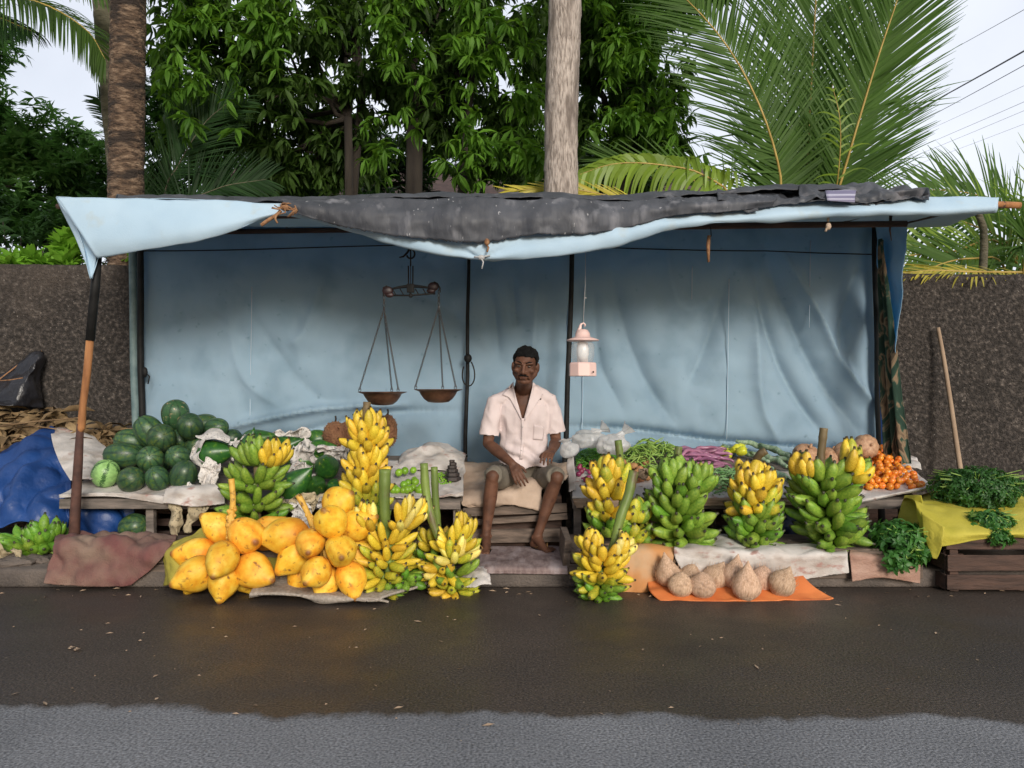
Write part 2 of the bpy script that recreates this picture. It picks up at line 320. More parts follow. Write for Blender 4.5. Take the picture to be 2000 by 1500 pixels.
M['gourd'] = mat('snake_gourd_skin', [(.3, (.13,.24,.12)), (.5, (.25,.36,.22)), (.7, (.46,.54,.40))], 16, 4, .45, .1, randv=.1, stretch=(3,3,.4))
M['pumpkin'] = mat('tan_pumpkin_skin', [(.3, (.30,.15,.08)), (.7, (.52,.32,.19))], 8, 6, .6, .4, 30, spots=((.5,.38,.28), 14, .58, .75), bdist=.006)
M['jack'] = mat('dry_jackfruit_skin', [(.3, (.13,.05,.025)), (.7, (.30,.15,.07))], 12, 5, .8, 1.0, 70, bdist=.02)
M['weight'] = mat('cast_iron_weight', [(.3, g(.014)), (.7, (.06,.045,.04))], 22, 6, .6, .4, 90, bdist=.002)
M['leafy'] = mat('fresh_leafy_green', [(.3, (.018,.085,.014)), (.7, (.05,.17,.03))], 30, 3, .5, 0, trans=((.12,.32,.04), .3), tattr=[(0, 1, (.085,.25,.045))])
M['leafdark'] = mat('fine_herb_green', [(.3, (.014,.060,.010)), (.7, (.035,.12,.018))], 30, 3, .5, 0, trans=((.08,.24,.03), .3), tattr=[(0, 1, (.055,.17,.03))])
# vegetation
def leafmat(name, c1, c2, tr, f=.35, rough=.6):
    return mat(name, [(.35, c1), (.65, c2)], 1.3, 4, rough, 0, spec=.3, trans=(tr, f), tattr=[(0, 1, tuple(min(1, q*1.5) for q in c2))])
M['mango'] = leafmat('mango_leaf', (.021,.044,.010), (.046,.092,.015), (.13,.28,.025), .33)
M['mangolit'] = leafmat('sun_tinted_mango_leaf', (.045,.12,.012), (.085,.19,.018), (.22,.42,.03))  # lighter green paints sunlight onto leaves of the same mango trees
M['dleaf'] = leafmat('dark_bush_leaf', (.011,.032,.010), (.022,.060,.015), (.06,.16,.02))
M['fleaf'] = leafmat('feathery_leaf', (.04,.10,.028), (.08,.17,.04), (.12,.28,.05), .45)
M['brightleaf'] = leafmat('bright_hedge_leaf', (.09,.23,.02), (.16,.34,.03), (.3,.55,.05))
M['palm'] = leafmat('palm_leaflet', (.036,.080,.016), (.070,.135,.026), (.18,.36,.04), .42, .62)
M['palmlit'] = leafmat('yellow_green_palm_leaflet', (.10,.18,.018), (.17,.26,.03), (.4,.5,.05), .35, .4)
M['palmyellow'] = leafmat('yellow_palm_leaflet', (.30,.27,.03), (.42,.36,.05), (.6,.5,.06), .3, .45)
M['rachis'] = mat('yellow_palm_rib', [(.3, (.30,.20,.04)), (.7, (.46,.33,.09))], 8, 4, .5, 0)
M['bark'] = mat('dark_bark', [(.3, (.014,.010,.008)), (.7, (.042,.033,.024))], 8, 8, .95, .8, 20, stretch=(1,1,.25), bdist=.02)
M['palmbrown'] = mat('brown_ringed_palm_bark', [(.3, (.035,.022,.015)), (.5, (.13,.082,.052)), (.7, (.30,.21,.14))], 13, 12, .95, 1.0, 24, stretch=(1,1,2.4), bdist=.05, spots=((.035,.024,.018), 5, .5, .62))
M['palmgrey'] = mat('grey_ringed_palm_bark', [(.36, (.20,.165,.14)), (.5, (.38,.325,.285)), (.64, (.50,.43,.38))], 34, 10, .95, 1.0, 60, stretch=(2.0,2.0,.35), spots=((.16,.13,.11), 4.5, .52, .66), bdist=.012)
M['palmpale'] = mat('olive_palm_bark', [(.3, (.06,.055,.035)), (.7, (.17,.15,.10))], 7, 10, .95, .9, 13, stretch=(1,1,2.2), bdist=.03)
M['white_wall'] = mat('distant_white_wall', [(.3, g(.40)), (.7, g(.5))], 2, 4, .9)
M['roof'] = mat('distant_brown_roof', [(.3, (.05,.03,.025)), (.7, (.1,.06,.05))], 8, 4, .9)
M['wire'] = mat('black_cable', [(0, g(.02)), (1, g(.03))], 5, 2, .6)
# people
M['skin'] = mat('dark_skin', [(.3, (.075,.032,.018)), (.7, (.15,.068,.040))], 9, 6, .62, .35, 70, spec=.35, spots=((.06,.025,.015), 22, .55, .75), bdist=.002)
M['hair'] = mat('black_hair', [(.3, g(.004)), (.7, g(.010))], 60, 4, .9, .8, 90, spec=.12, stretch=(1,1,.4), bdist=.006)
M['shirt'] = mat('pale_pink_shirt', [(.3, (.58,.485,.475)), (.7, (.67,.575,.565))], 6, 5, .85, .5, 18, bdist=.012, spots=((.5,.33,.33), 7, .64, .74))
M['shorts'] = mat('grey_olive_shorts', [(.3, (.12,.105,.08)), (.7, (.19,.165,.13))], 8, 6, .85, .4, 18, bdist=.012)
M['eye'] = mat('eye_white', [(0, (.16,.115,.085)), (1, (.16,.115,.085))], 5, 2, .3)
M['pupil'] = mat('eye_dark', [(0, g(.01)), (1, g(.01))], 5, 2, .2)
M['lip'] = mat('dark_lip', [(0, (.07,.022,.018)), (1, (.085,.03,.022))], 5, 2, .45)
M['sandal'] = mat('sandal_strap', [(0, (.28,.15,.05)), (1, (.28,.15,.05))], 5, 2, .6)
# watermelon: wavy stripes running pole to pole
def melonmat(name, base, stripe, nstripe, k, spot=None):
    m = mat(name, [(.3, base), (.7, tuple(q*1.5 for q in base))], 8, 4, .42, .15, 25, randv=.3, rvar=.1, spots=spot, bdist=.003)
    t = m.node_tree; N = t.nodes; L = t.links; b = N['Principled BSDF']
    src = b.inputs['Base Color'].links[0].from_socket
    tc = N['Texture Coordinate']; sx = N.new('ShaderNodeSeparateXYZ'); L.new(tc.outputs['Object'], sx.inputs[0])
    at = N.new('ShaderNodeMath'); at.operation = 'ARCTAN2'; L.new(sx.outputs['Y'], at.inputs[0]); L.new(sx.outputs['X'], at.inputs[1])
    mu = N.new('ShaderNodeMath'); mu.operation = 'MULTIPLY'; mu.inputs[1].default_value = nstripe; L.new(at.outputs[0], mu.inputs[0])
    nn = N.new('ShaderNodeTexNoise'); nn.inputs['Scale'].default_value = 22; nn.inputs['Detail'].default_value = 4; L.new(tc.outputs['Object'], nn.inputs['Vector'])
    m2 = N.new('ShaderNodeMath'); m2.operation = 'MULTIPLY_ADD'; m2.inputs[1].default_value = 5.0; L.new(nn.outputs['Fac'], m2.inputs[0]); L.new(mu.outputs[0], m2.inputs[2])
    si = N.new('ShaderNodeMath'); si.operation = 'SINE'; L.new(m2.outputs[0], si.inputs[0])
    cr = N.new('ShaderNodeValToRGB'); cr.color_ramp.elements[0].position = .55; cr.color_ramp.elements[1].position = .95
    L.new(si.outputs[0], cr.inputs['Fac']); ml = N.new('ShaderNodeMath'); ml.operation = 'MULTIPLY'; ml.inputs[1].default_value = k; L.new(cr.outputs['Color'], ml.inputs[0])
    mm = N.new('ShaderNodeMixRGB'); mm.inputs['Color2'].default_value = (*stripe, 1); L.new(ml.outputs[0], mm.inputs['Fac']); L.new(src, mm.inputs['Color1'])
    L.new(mm.outputs['Color'], b.inputs['Base Color']); return m
M['melon'] = melonmat('dark_watermelon_rind', (.028,.070,.030), (.011,.033,.017), 9, .8, ((.085,.13,.02), 8, .50, .68))
M['melontorn'] = melonmat('scabbed_watermelon_rind', (.040,.095,.036), (.014,.042,.020), 8, .8, ((.38,.27,.15), 9, .60, .63))
M['melonlight'] = melonmat('light_striped_watermelon_rind', (.20,.34,.11), (.025,.09,.02), 5, .95, None)
# road: wet near the stall, dry towards the camera, with the ragged edge of the wetting
def road_mat():
    m = bpy.data.materials.new('asphalt_part_wet'); m.use_nodes = True; t = m.node_tree; N = t.nodes; L = t.links; b = N['Principled BSDF']
    tc = N.new('ShaderNodeTexCoord'); s = N.new('ShaderNodeSeparateXYZ'); L.new(tc.outputs['Object'], s.inputs[0])
    def noi(sc, d=6, st=None):
        n = N.new('ShaderNodeTexNoise'); n.inputs['Scale'].default_value = sc; n.inputs['Detail'].default_value = d
        if st:
            mp = N.new('ShaderNodeMapping'); mp.inputs['Scale'].default_value = st; L.new(tc.outputs['Object'], mp.inputs[0]); L.new(mp.outputs[0], n.inputs['Vector'])
        else: L.new(tc.outputs['Object'], n.inputs['Vector'])
        return n
    e = noi(1.6, 14, (1, .6, 1)); e.inputs['Roughness'].default_value = .62; ma = N.new('ShaderNodeMath'); ma.operation = 'MULTIPLY_ADD'; ma.inputs[1].default_value = .5; L.new(e.outputs['Fac'], ma.inputs[0]); L.new(s.outputs['Y'], ma.inputs[2])
    sx = N.new('ShaderNodeMath'); sx.operation = 'MULTIPLY_ADD'; sx.inputs[1].default_value = .035; L.new(s.outputs['X'], sx.inputs[0]); L.new(ma.outputs[0], sx.inputs[2])
    wet = N.new('ShaderNodeMapRange'); wet.inputs['From Min'].default_value = 2.925; wet.inputs['From Max'].default_value = 2.975; L.new(sx.outputs[0], wet.inputs['Value'])
    gr = noi(105, 3); big = noi(1.1, 5)
    cr = N.new('ShaderNodeValToRGB'); cr.color_ramp.elements[0].position = .32; cr.color_ramp.elements[1].position = .70
    cr.color_ramp.elements[0].color = (.085,.087,.094,1); cr.color_ramp.elements[1].color = (.29,.295,.31,1); L.new(gr.outputs['Fac'], cr.inputs['Fac'])
    cw = N.new('ShaderNodeValToRGB'); cw.color_ramp.elements[0].position = .35; cw.color_ramp.elements[1].position = .75
    cw.color_ramp.elements[0].color = (.022,.0175,.0145,1); cw.color_ramp.elements[1].color = (.115,.09,.073,1); L.new(gr.outputs['Fac'], cw.inputs['Fac'])
    mm = N.new('ShaderNodeMixRGB'); L.new(wet.outputs[0], mm.inputs['Fac']); L.new(cr.outputs['Color'], mm.inputs['Color1']); L.new(cw.outputs['Color'], mm.inputs['Color2'])
    mb = N.new('ShaderNodeMixRGB'); mb.blend_type = 'MULTIPLY'; mb.inputs['Fac'].default_value = .55; cb = N.new('ShaderNodeValToRGB')
    cb.color_ramp.elements[0].position = .3; cb.color_ramp.elements[1].position = .6; cb.color_ramp.elements[0].color = (.36,.37,.40,1); L.new(big.outputs['Fac'], cb.inputs['Fac'])
    L.new(mm.outputs['Color'], mb.inputs['Color1']); L.new(cb.outputs['Color'], mb.inputs['Color2'])
    sp = noi(75, 2); cs = N.new('ShaderNodeValToRGB'); cs.color_ramp.elements[0].position = .73; cs.color_ramp.elements[1].position = .76; L.new(sp.outputs['Fac'], cs.inputs['Fac'])
    m3 = N.new('ShaderNodeMixRGB'); m3.inputs['Color2'].default_value = (.30,.24,.17,1); L.new(cs.outputs['Color'], m3.inputs['Fac']); L.new(mb.outputs['Color'], m3.inputs['Color1'])
    L.new(m3.outputs['Color'], b.inputs['Base Color'])
    pd = noi(3, 5); rw = N.new('ShaderNodeMapRange'); rw.inputs['From Min'].default_value = .35; rw.inputs['From Max'].default_value = .65; rw.inputs['To Min'].default_value = .40; rw.inputs['To Max'].default_value = .60
    L.new(pd.outputs['Fac'], rw.inputs['Value'])
    rr = N.new('ShaderNodeMixRGB'); rr.inputs['Color1'].default_value = (.9,.9,.9,1); L.new(rw.outputs[0], rr.inputs['Color2']); L.new(wet.outputs[0], rr.inputs['Fac'])
    L.new(rr.outputs['Color'], b.inputs['Roughness'])
    b.inputs['Specular IOR Level'].default_value = .38
    bp = N.new('ShaderNodeBump'); bp.inputs['Distance'].default_value = .005; L.new(gr.outputs['Fac'], bp.inputs['Height'])
    bs = N.new('ShaderNodeMapRange'); bs.inputs['To Min'].default_value = 1.0; bs.inputs['To Max'].default_value = .5; L.new(wet.outputs[0], bs.inputs['Value']); L.new(bs.outputs[0], bp.inputs['Strength'])
    L.new(bp.outputs['Normal'], b.inputs['Normal']); return m
M['road'] = road_mat()
# ================================================================ setting
KY = 4.42; PZ = .10                                     # kerb line and pavement height
mb = MB(); mb.add([(-300,-300,-.012),(300,-300,-.012),(300,600,-.012),(-300,600,-.012)], [(0,1,2,3)])
tag(mb.build('ground', M['earth']), kind='structure')
mb = MB(); mb.add([(-40,-6,0),(40,-6,0),(40,KY,0),(-40,KY,0)], [(0,1,2,3)])
tag(mb.build('road', M['road']), kind='structure')
mb = MB(); mb.box((0, (KY+.001+6.3)/2, PZ/2), (60, 6.3-KY, PZ+.01))
tag(mb.build('pavement', M['pave'], bevel=.02), kind='structure')
# roadside wall
def wall():
    nx, nz_ = 240, 30; V = []; Q = []
    def top(x): return 2.105-.0105*x*1.0+.012*noise.noise(Vector((x*2.1, 0, 3)))+.006*noise.noise(Vector((x*9, 1, 3)))
    for i in range(nx+1):
        x = -14+28*i/nx
        for j in range(nz_+1):
            z = top(x)*j/nz_; V.append((x, 6.2+.02*noise.noise(Vector((x*1.3, z*1.3, 0)))+.006*noise.noise(Vector((x*8, z*8, 0))), z))
        V.append((x, 6.38, top(x))); V.append((x, 6.38, 0))
    k = nz_+3
    for i in range(nx):
        for j in range(nz_+2): Q.append((i*k+j, (i+1)*k+j, (i+1)*k+j+1, i*k+j+1))
    o = link('roadside_wall', npmesh('roadside_wall', V, np.array(Q), M['wall']))
    tag(o, 'rough dark plastered wall running behind the whole stall', 'wall')
wall()
# distant white building behind the trees
t = thing('distant_house', (-.4, 15, 0), 'white house with a louvred vent half hidden behind the mango trees', 'building')
mb = MB(); mb.box((-1.0, 17, 2.3), (9.5, 4, 4.6)); mb.build('wall', M['white_wall'], t, smooth=False)
mb = MB()
mb.add([(-6.2,14.6,4.55),(4.2,14.6,4.55),(4.2,17,6.0),(-6.2,17,6.0),(-6.2,19.4,4.55),(4.2,19.4,4.55)], [(0,1,2,3),(3,2,5,4),(0,3,4),(1,5,2)])
o = mb.build('roof', M['roof'], t, smooth=False); s_ = o.modifiers.new('s', 'SOLIDIFY'); s_.thickness = .12
mb = MB()
for i in range(7): mb.box((-2.05, 14.95, 4.05+i*.075), (.55, .05, .045))
mb.box((-2.35,14.96,4.27),(.06,.07,.62)); mb.box((-1.75,14.96,4.27),(.06,.07,.62))
mb.build('louvred_vent', M['wooddark'], t, smooth=False)
# overhead cables at the upper right
cab = [((1740,232,34),(2160,-15,12),.020,'thick black overhead cable, the boldest of those crossing the sky'),
       ((1730,262,34),(2160,15,12),.009,'thin dark cable just below the thick black one'),
       ((1740,150,34),(2160,-95,12),.007,'highest thin cable rising to the upper right corner of the sky'),
       ((1700,295,40),(2160,72,14),.005,'first faint cable under the dark pair'),
       ((1700,318,40),(2160,108,14),.006,'second faint cable under the dark pair'),
       ((1700,330,40),(2160,128,14),.005,'third faint cable under the dark pair'),
       ((1700,345,40),(2160,160,14),.004,'lowest faint cable above the palm tips')]
M['wirepale'] = mat('faded_cable', [(0, (.42,.42,.46)), (1, (.5,.5,.54))], 5, 2, .7)
for k, (a, b, r, lab) in enumerate(cab):
    mb = MB(); A, B = P(*a), P(*b); A, B = A+(A-B)*.8, B+(B-A)*.6
    mb.tube([A.lerp(B, i/16)-Vector((0,0,.25*4*(i/16)*(1-i/16))) for i in range(17)], r, 6)
    tag(mb.build('overhead_cable', M['wire'] if k < 3 else M['wirepale']), lab, 'cable', 'overhead cables')
# ================================================================ vegetation
def leaf_template(L=.2, W=.045, droop=.5, nseg=3, fold=.25):
    """leaf along +X, drooping towards -Z; two quads across, gently folded"""
    V = []; Q = []
    for i in range(nseg+1):
        t = i/nseg; x = L*math.sin(min(1, t*1.0)*droop*1.2)/max(.01, droop*1.2); z = -L*(1-math.cos(t*droop*1.2))/max(.01, droop*1.2)
        wd = W*.5*(math.sin(PI*(t**.8)*.94+.12))
        V += [(x, wd, z+fold*wd), (x, 0, z), (x, -wd, z+fold*wd)]
    for i in range(nseg):
        for j in range(2): a = i*3+j; Q.append((a, a+1, a+4, a+3))
    return np.array(V), np.array(Q)
def whorl(n=9, L=.2, W=.045, tilt=(-.9, .35), droop=.8, nseg=3, seed=1):
    rnd = random.Random(seed); lv, lq = leaf_template(L, W, droop, nseg); V = []; Q = []
    for i in range(n):
        az = 2*PI*i/n+rnd.uniform(-.35, .35); el = rnd.uniform(*tilt); s = rnd.uniform(.75, 1.15)
        Mx = np.array(Matrix.Rotation(az, 3, 'Z') @ Matrix.Rotation(-el, 3, 'Y') @ Matrix.Rotation(rnd.uniform(-.5, .5), 3, 'X'))
        Q.append(lq+len(V)*len(lv)); V.append((lv*s) @ Mx.T)
    return np.vstack(V), np.vstack(Q)
def crown(name, mat_, parent, clumps, n, tmpl, smin=.6, smax=1.35, tilt=.6, tfn=None, shell=.0, gap=-.02):
    """clumps: list of (centre, radii); leaf whorls are spread through the volume of each, thinned by a noise so gaps stay open"""
    wts = np.array([r[0]*r[1]*r[2] for c, r in clumps])**.7; wts /= wts.sum(); pos = []; 
    tries = 0
    while len(pos) < n and tries < n*12:
        tries += 1
        k = np.random.choice(len(clumps), p=wts); c, r = clumps[k]
        d = np.random.normal(size=3); d /= np.linalg.norm(d); rad = random.uniform(shell, 1)**.45
        p = np.array(c)+d*rad*np.array(r)
        if noise.noise(Vector(p)*2.3+Vector((9, 2, 4)))+.35*noise.noise(Vector(p)*6) < gap : continue
        if p[2] < .3: continue
        if (p[2] < 2.75 and p[1] < 6.5): continue
        pos.append(p)
    pos = np.array(pos); Ms = []; T = []
    for p in pos:
        s = random.uniform(smin, smax)
        q = Matrix.Rotation(random.uniform(0, 2*PI), 3, 'Z'); a = Matrix.Rotation(random.uniform(-tilt, tilt), 3, 'X') @ Matrix.Rotation(random.uniform(-tilt, tilt), 3, 'Y')
        Ms.append(np.array(a @ q)*s); T.append(max(0, min(1, random.gauss(.25, .3))))
    me = scatter_mesh(tmpl[0], tmpl[1], np.array(Ms), pos-np.array(parent.location)[None], name, mat_, T)
    return link(name, me, parent)
def limb_set(mb, base, targets, r0, m=0, wob=.12):
    for (p, r1) in targets:
        a = Vector(base); b = Vector(p); n = 7
        pts = [a.lerp(b, i/n)+Vector([wob*noise.noise(Vector((i*.7, b.x*3+q*9, b.z)))*min(1, i)*(1 if i < n else 0) for q in range(3)]) for i in range(n+1)]
        mb.tube(pts, [r0+(r1-r0)*i/n for i in range(n+1)], 8, m)
def tree(name, label, x, y, clumps, n, tm, mt, r0=.12, fork=None, top=None, cat='tree', group=None, lit=None, **kw):
    t = thing(name, (x, y, 0), label, cat, group); mb = MB()
    fk = Vector(fork) if fork else Vector((x+.1, y, 2.6))
    mb.tube([(x, y, -.05), (x+.03, y, .8), (x*.5+fk.x*.5, y*.5+fk.y*.5, 1.7), tuple(fk)], [r0*1.3, r0, r0*.85, r0*.75], 12)
    mb.build('trunk', M['bark'], t)
    mb = MB()
    for c, r in clumps:
        limb_set(mb, fk, [(c, .012)], r0*.5)
        for q in range(3):
            e = Vector(c)+Vector([random.uniform(-.7, .7)*r[k] for k in range(3)])
            limb_set(mb, Vector(c).lerp(fk, .35), [(tuple(e), .006)], .02)
    mb.build('branches', M['bark'], t)
    crown('crown', mt, t, clumps, n, tm, **kw)
    if lit: crown('sun_tinted_leaves', lit[0], t, lit[1], lit[2], tm if len(lit) < 4 else lit[3], **kw)
    return t
W_m = whorl(9, .168, .037, (-1.15, .45), .9, 3, 3)
def C(px, py, Y, rx, ry, rz): return (tuple(P(px, py, Y)), (rx, ry, rz))
# dark mango left of centre
tree('mango_tree', 'dark mango tree above the left half of the awning, standing right of the brown palm', P(690,0,8.6).x, 8.6,
     [C(420,60,8.3,.75,.7,.9), C(560,130,8.6,.8,.8,1.0), C(690,40,8.8,.8,.8,.9), C(440,-120,8.5,.9,.8,.8), C(640,-200,8.8,1.1,.9,.9),
      C(390,250,8.9,.55,.6,.55), C(560,300,9.2,.8,.6,.5), C(700,250,9.3,.6,.6,.65), C(480,200,9.6,1.0,.5,.9), C(640,330,9.4,.7,.5,.35)], 3000, W_m, M['mango'],
     fork=tuple(P(680,230,8.7)), r0=.06, group='mango trees behind the stall', lit=(M['mangolit'], [C(400,140,7.7,.5,.25,.8), C(520,60,7.8,.6,.25,.4), C(380,20,7.8,.4,.3,.5)], 160))
tree('mango_tree', 'bright leaved mango tree drooping between the awning middle and the grey palm trunk', P(800,0,8.4).x, 8.4,
     [C(820,40,8.3,.8,.7,.8), C(980,60,8.2,.8,.7,.75), C(900,-120,8.5,1.2,.9,.7), C(880,210,8.6,.6,.5,.5), C(1010,260,8.5,.6,.5,.55), C(960,320,9.0,.55,.4,.3), C(800,170,9.0,.5,.5,.6)], 2000, W_m, M['mango'],
     fork=tuple(P(810,250,8.5)), group='mango trees behind the stall', lit=(M['mangolit'], [C(900,60,7.5,.8,.25,.5), C(980,200,7.5,.55,.25,.65), C(850,130,7.6,.5,.25,.5), C(1010,320,7.5,.4,.2,.25), C(760,260,7.7,.35,.2,.45), C(930,290,7.6,.4,.2,.4), C(760,50,7.7,.3,.2,.5)], 230))
tree('mango_tree', 'mango tree to the right of the grey palm trunk, behind the yellow palm frond', P(1230,0,9.0).x, 9.0,
     [C(1200,60,8.8,.7,.6,.85), C(1310,-80,8.9,.9,.8,.8), C(1190,230,9.0,.6,.6,.6), C(1290,200,9.0,.45,.6,.75), C(1120,120,9.2,.6,.5,.9), C(1250,300,9.1,.6,.4,.4)], 1800, W_m, M['mango'],
     fork=tuple(P(1220,260,9.0)), group='mango trees behind the stall', lit=(M['mangolit'], [C(1200,60,8.1,.5,.3,.6), C(1280,110,8.1,.4,.3,.8), C(1220,250,8.2,.45,.3,.35), C(1330,280,8.3,.25,.3,.45)], 210))
# extra bare trunks seen among the leaves
for (px, Y, r, lab) in ((905, 8.0, .05, 'slender leaning trunk right of the thick dark trunk'), (690, 8.9, .06, 'thin dark trunk left of the thick dark trunk')):
    mb = MB(); b = P(px, 0, Y); mb.tube([(b.x+.05, Y, -.02), (b.x, Y, 1.5), (b.x-.03, Y, 3), (b.x+.1, Y, 4.6), (b.x-.05, Y, 6)], [r*1.2, r, r*.9, r*.7, r*.4], 9)
    tag(mb.build('bare_trunk', M['bark']), lab, 'tree trunk')
# left feathery trees
W_f = whorl(12, .13, .035, (-.5, .5), .3, 2, 5)
tree('feathery_tree', 'tall small leaved tree at the left edge behind the wall', P(60,0,10).x, 10,
     [C(20,260,9.8,.7,.8,.6), C(120,300,10.4,.5,.6,.5), C(-60,330,9.8,1,.8,.9), C(60,360,9.6,.9,.7,.6), C(170,360,10,.7,.6,.6), C(-40,80,10,.5,.6,.5)], 2000, W_f, M['fleaf'], r0=.09, fork=tuple(P(60,400,10)))
tree('dark_shrub_tree', 'dark dense tree low behind the brown palm trunk', P(330,0,10.5).x, 10.5,
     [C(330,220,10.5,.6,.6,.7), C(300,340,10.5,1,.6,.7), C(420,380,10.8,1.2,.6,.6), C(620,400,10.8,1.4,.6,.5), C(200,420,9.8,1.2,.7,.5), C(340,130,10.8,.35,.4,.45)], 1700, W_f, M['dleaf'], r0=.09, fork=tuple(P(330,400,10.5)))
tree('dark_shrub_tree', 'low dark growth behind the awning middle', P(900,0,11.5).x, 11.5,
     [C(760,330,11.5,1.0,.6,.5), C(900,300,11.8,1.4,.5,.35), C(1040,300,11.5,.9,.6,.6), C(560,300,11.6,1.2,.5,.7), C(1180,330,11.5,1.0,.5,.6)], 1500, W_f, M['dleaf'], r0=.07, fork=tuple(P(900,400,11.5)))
# bright plant on the left above the wall
W_b = whorl(7, .15, .055, (.2, 1.2), .35, 3, 8)
def shrub(name, label, px, py, Y, clumps, n, tm, mt, cat='shrub', **kw):
    b = P(px, py, Y); t = thing(name, (b.x, b.y, 0), label, cat); mb = MB()
    for c, r in clumps:
        for q in range(4): limb_set(mb, (b.x+random.uniform(-.05,.05), b.y, .02), [((c[0]+random.uniform(-.6,.6)*r[0], c[1], c[2]+random.uniform(-.3,.6)*r[2]), .005)], .014)
    mb.build('stem', M['bark'], t); crown('foliage', mt, t, clumps, n, tm, **kw); return t
shrub('bright_shrub', 'bright green leafy shrub showing over the wall at the left', 80, 500, 6.75, [C(40,515,6.75,.3,.2,.12), C(100,500,6.75,.25,.2,.14), C(150,510,6.8,.3,.2,.14), C(230,515,6.8,.25,.2,.07), C(140,470,6.8,.06,.1,.12)], 130, W_b, M['brightleaf'])
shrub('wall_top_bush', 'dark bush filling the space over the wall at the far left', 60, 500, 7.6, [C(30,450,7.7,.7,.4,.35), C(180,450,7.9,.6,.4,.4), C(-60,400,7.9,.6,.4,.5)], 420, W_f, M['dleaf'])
# ---- palms
def frond(path, L0, n, facing, mats, droop=.25, ang=1.05, width=.032, rr=.018, lenfn=None, seed=1, start=.05, sides=(1,-1), ragged=.1, gravity=.0, name='frond'):
    """one pinnate frond: a rib and n leaflets a side; returns MB (material 0 leaflets, 1 rib)"""
    rnd = random.Random(seed); mb = MB(); pts = catmull(path, 60); pts = [Vector(p) for p in pts]
    mb.tube(pts[::3]+[pts[-1]], [rr*(1-.8*i/20) for i in range(len(pts[::3])+1)], 7, 1)
    facing = Vector(facing).normalized()
    for sd_ in sides:
        for i in range(n):
            s = start+(1-start)*(i+rnd.uniform(-.3, .3))/n; s = max(0, min(.995, s)); u = s*59; k = int(u); p = pts[k].lerp(pts[min(59, k+1)], u-k)
            tg = (pts[min(59, k+1)]-pts[max(0, k-1)]).normalized(); side = tg.cross(facing).normalized()*sd_
            lf = lenfn(s) if lenfn else math.sin(PI*(.12+.80*s))**.6
            L = L0*lf*rnd.uniform(1-ragged, 1+ragged*.4); a = ang*(1-.45*s)+rnd.uniform(-.06, .06)
            d = (side*math.sin(a)+tg*math.cos(a)+facing*rnd.uniform(-.12, .12)).normalized()
            ns = 6; V = []; q = p.copy(); wn = facing.cross(d).normalized()
            wn = (wn+facing*rnd.uniform(-.5, .5)).normalized()
            if rnd.random() < .04: d = (d+Vector((rnd.uniform(-.4,.4), 0, -.4))).normalized()
            for j in range(ns+1):
                t = j/ns; wd = width*.5*(min(1, .35+t*4))*(1-t)**.6+.0012
                V += [q+wn*wd, q-wn*wd]
                dd = (d+Vector((0, 0, -1))*(droop*t*t*1.6+gravity*t)).normalized(); q = q+dd*(L/ns)
            mb.add(V, [(2*j, 2*j+1, 2*j+3, 2*j+2) for j in range(ns)], 0, [max(0, min(1, rnd.gauss(.2, .25)))]*len(V))
    return mb
# right hand coconut palm: three tall fronds from a short trunk hidden behind the stall
pt = thing('coconut_palm', (P(1580,0,8).x, 8, 0), 'young coconut palm with three tall fronds fanning up behind the right half of the awning', 'palm tree')
mb = MB(); b = pt.location; mb.tube([(b.x,8,-.02),(b.x-.02,8,.6),(b.x+.02,8,1.3),(b.x,8,1.9)], [.24,.2,.17,.13], 14); mb.build('trunk', M['palmpale'], pt)
base = (b.x, 8, 1.75)
FR = [([base, P(1530,420,7.9), P(1522,330,7.8), P(1485,210,7.7), P(1420,90,7.7), P(1330,-10,7.8), P(1230,-70,7.9)], 0.86, 165, (.15,-1,.1), .10, 3, M['palm'], 1.15),
      ([base, P(1577,420,8.05), P(1575,330,8.05), P(1583,200,8.05), P(1590,60,8.05), P(1600,-120,8.0), P(1600,-260,7.9)], .95, 165, (-.1,-1,.05), .04, 4, M['palm'], .92),
      ([base, P(1625,420,7.9), P(1650,330,7.8), P(1688,200,7.7), P(1722,90,7.6), P(1762,-30,7.5), P(1800,-180,7.5)], 0.88, 170, (-.25,-1,.1), .10, 5, M['palm'], .88),
      ([base, P(1600,420,8.5), P(1635,300,8.6), P(1655,180,8.7), P(1660,20,8.8), P(1650,-160,8.9)], 1.0, 100, (-.1,-1,.0), .05, 14, M['palm'], .85),
      ([base, P(1560,420,8.5), P(1550,300,8.7), P(1535,160,8.8), P(1500,-20,8.9)], 1.0, 100, (.1,-1,.0), .05, 15, M['palm'], .9)]
for path, L0, n, fc, dr, sd_, mt, an in FR:
    frond(path, L0, n, fc, None, dr, an, .025, .018, seed=sd_, start=.14, lenfn=lambda s: .55+.6*math.sin(PI*min(1, .1+s*.9))**.8).build('frond', [mt, M['rachis']], pt)
fr = frond([base, P(1625,420,7.7), P(1640,310,7.5), P(1640,230,7.4), P(1625,165,7.4)], .30, 16, (.2,-1,0), None, .9, 1.3, .02, .010, seed=21, start=.2, ragged=.9)
fr.build('frond', [M['palmlit'], M['rachis']], pt)['label'] = 'short ragged bright green frond'
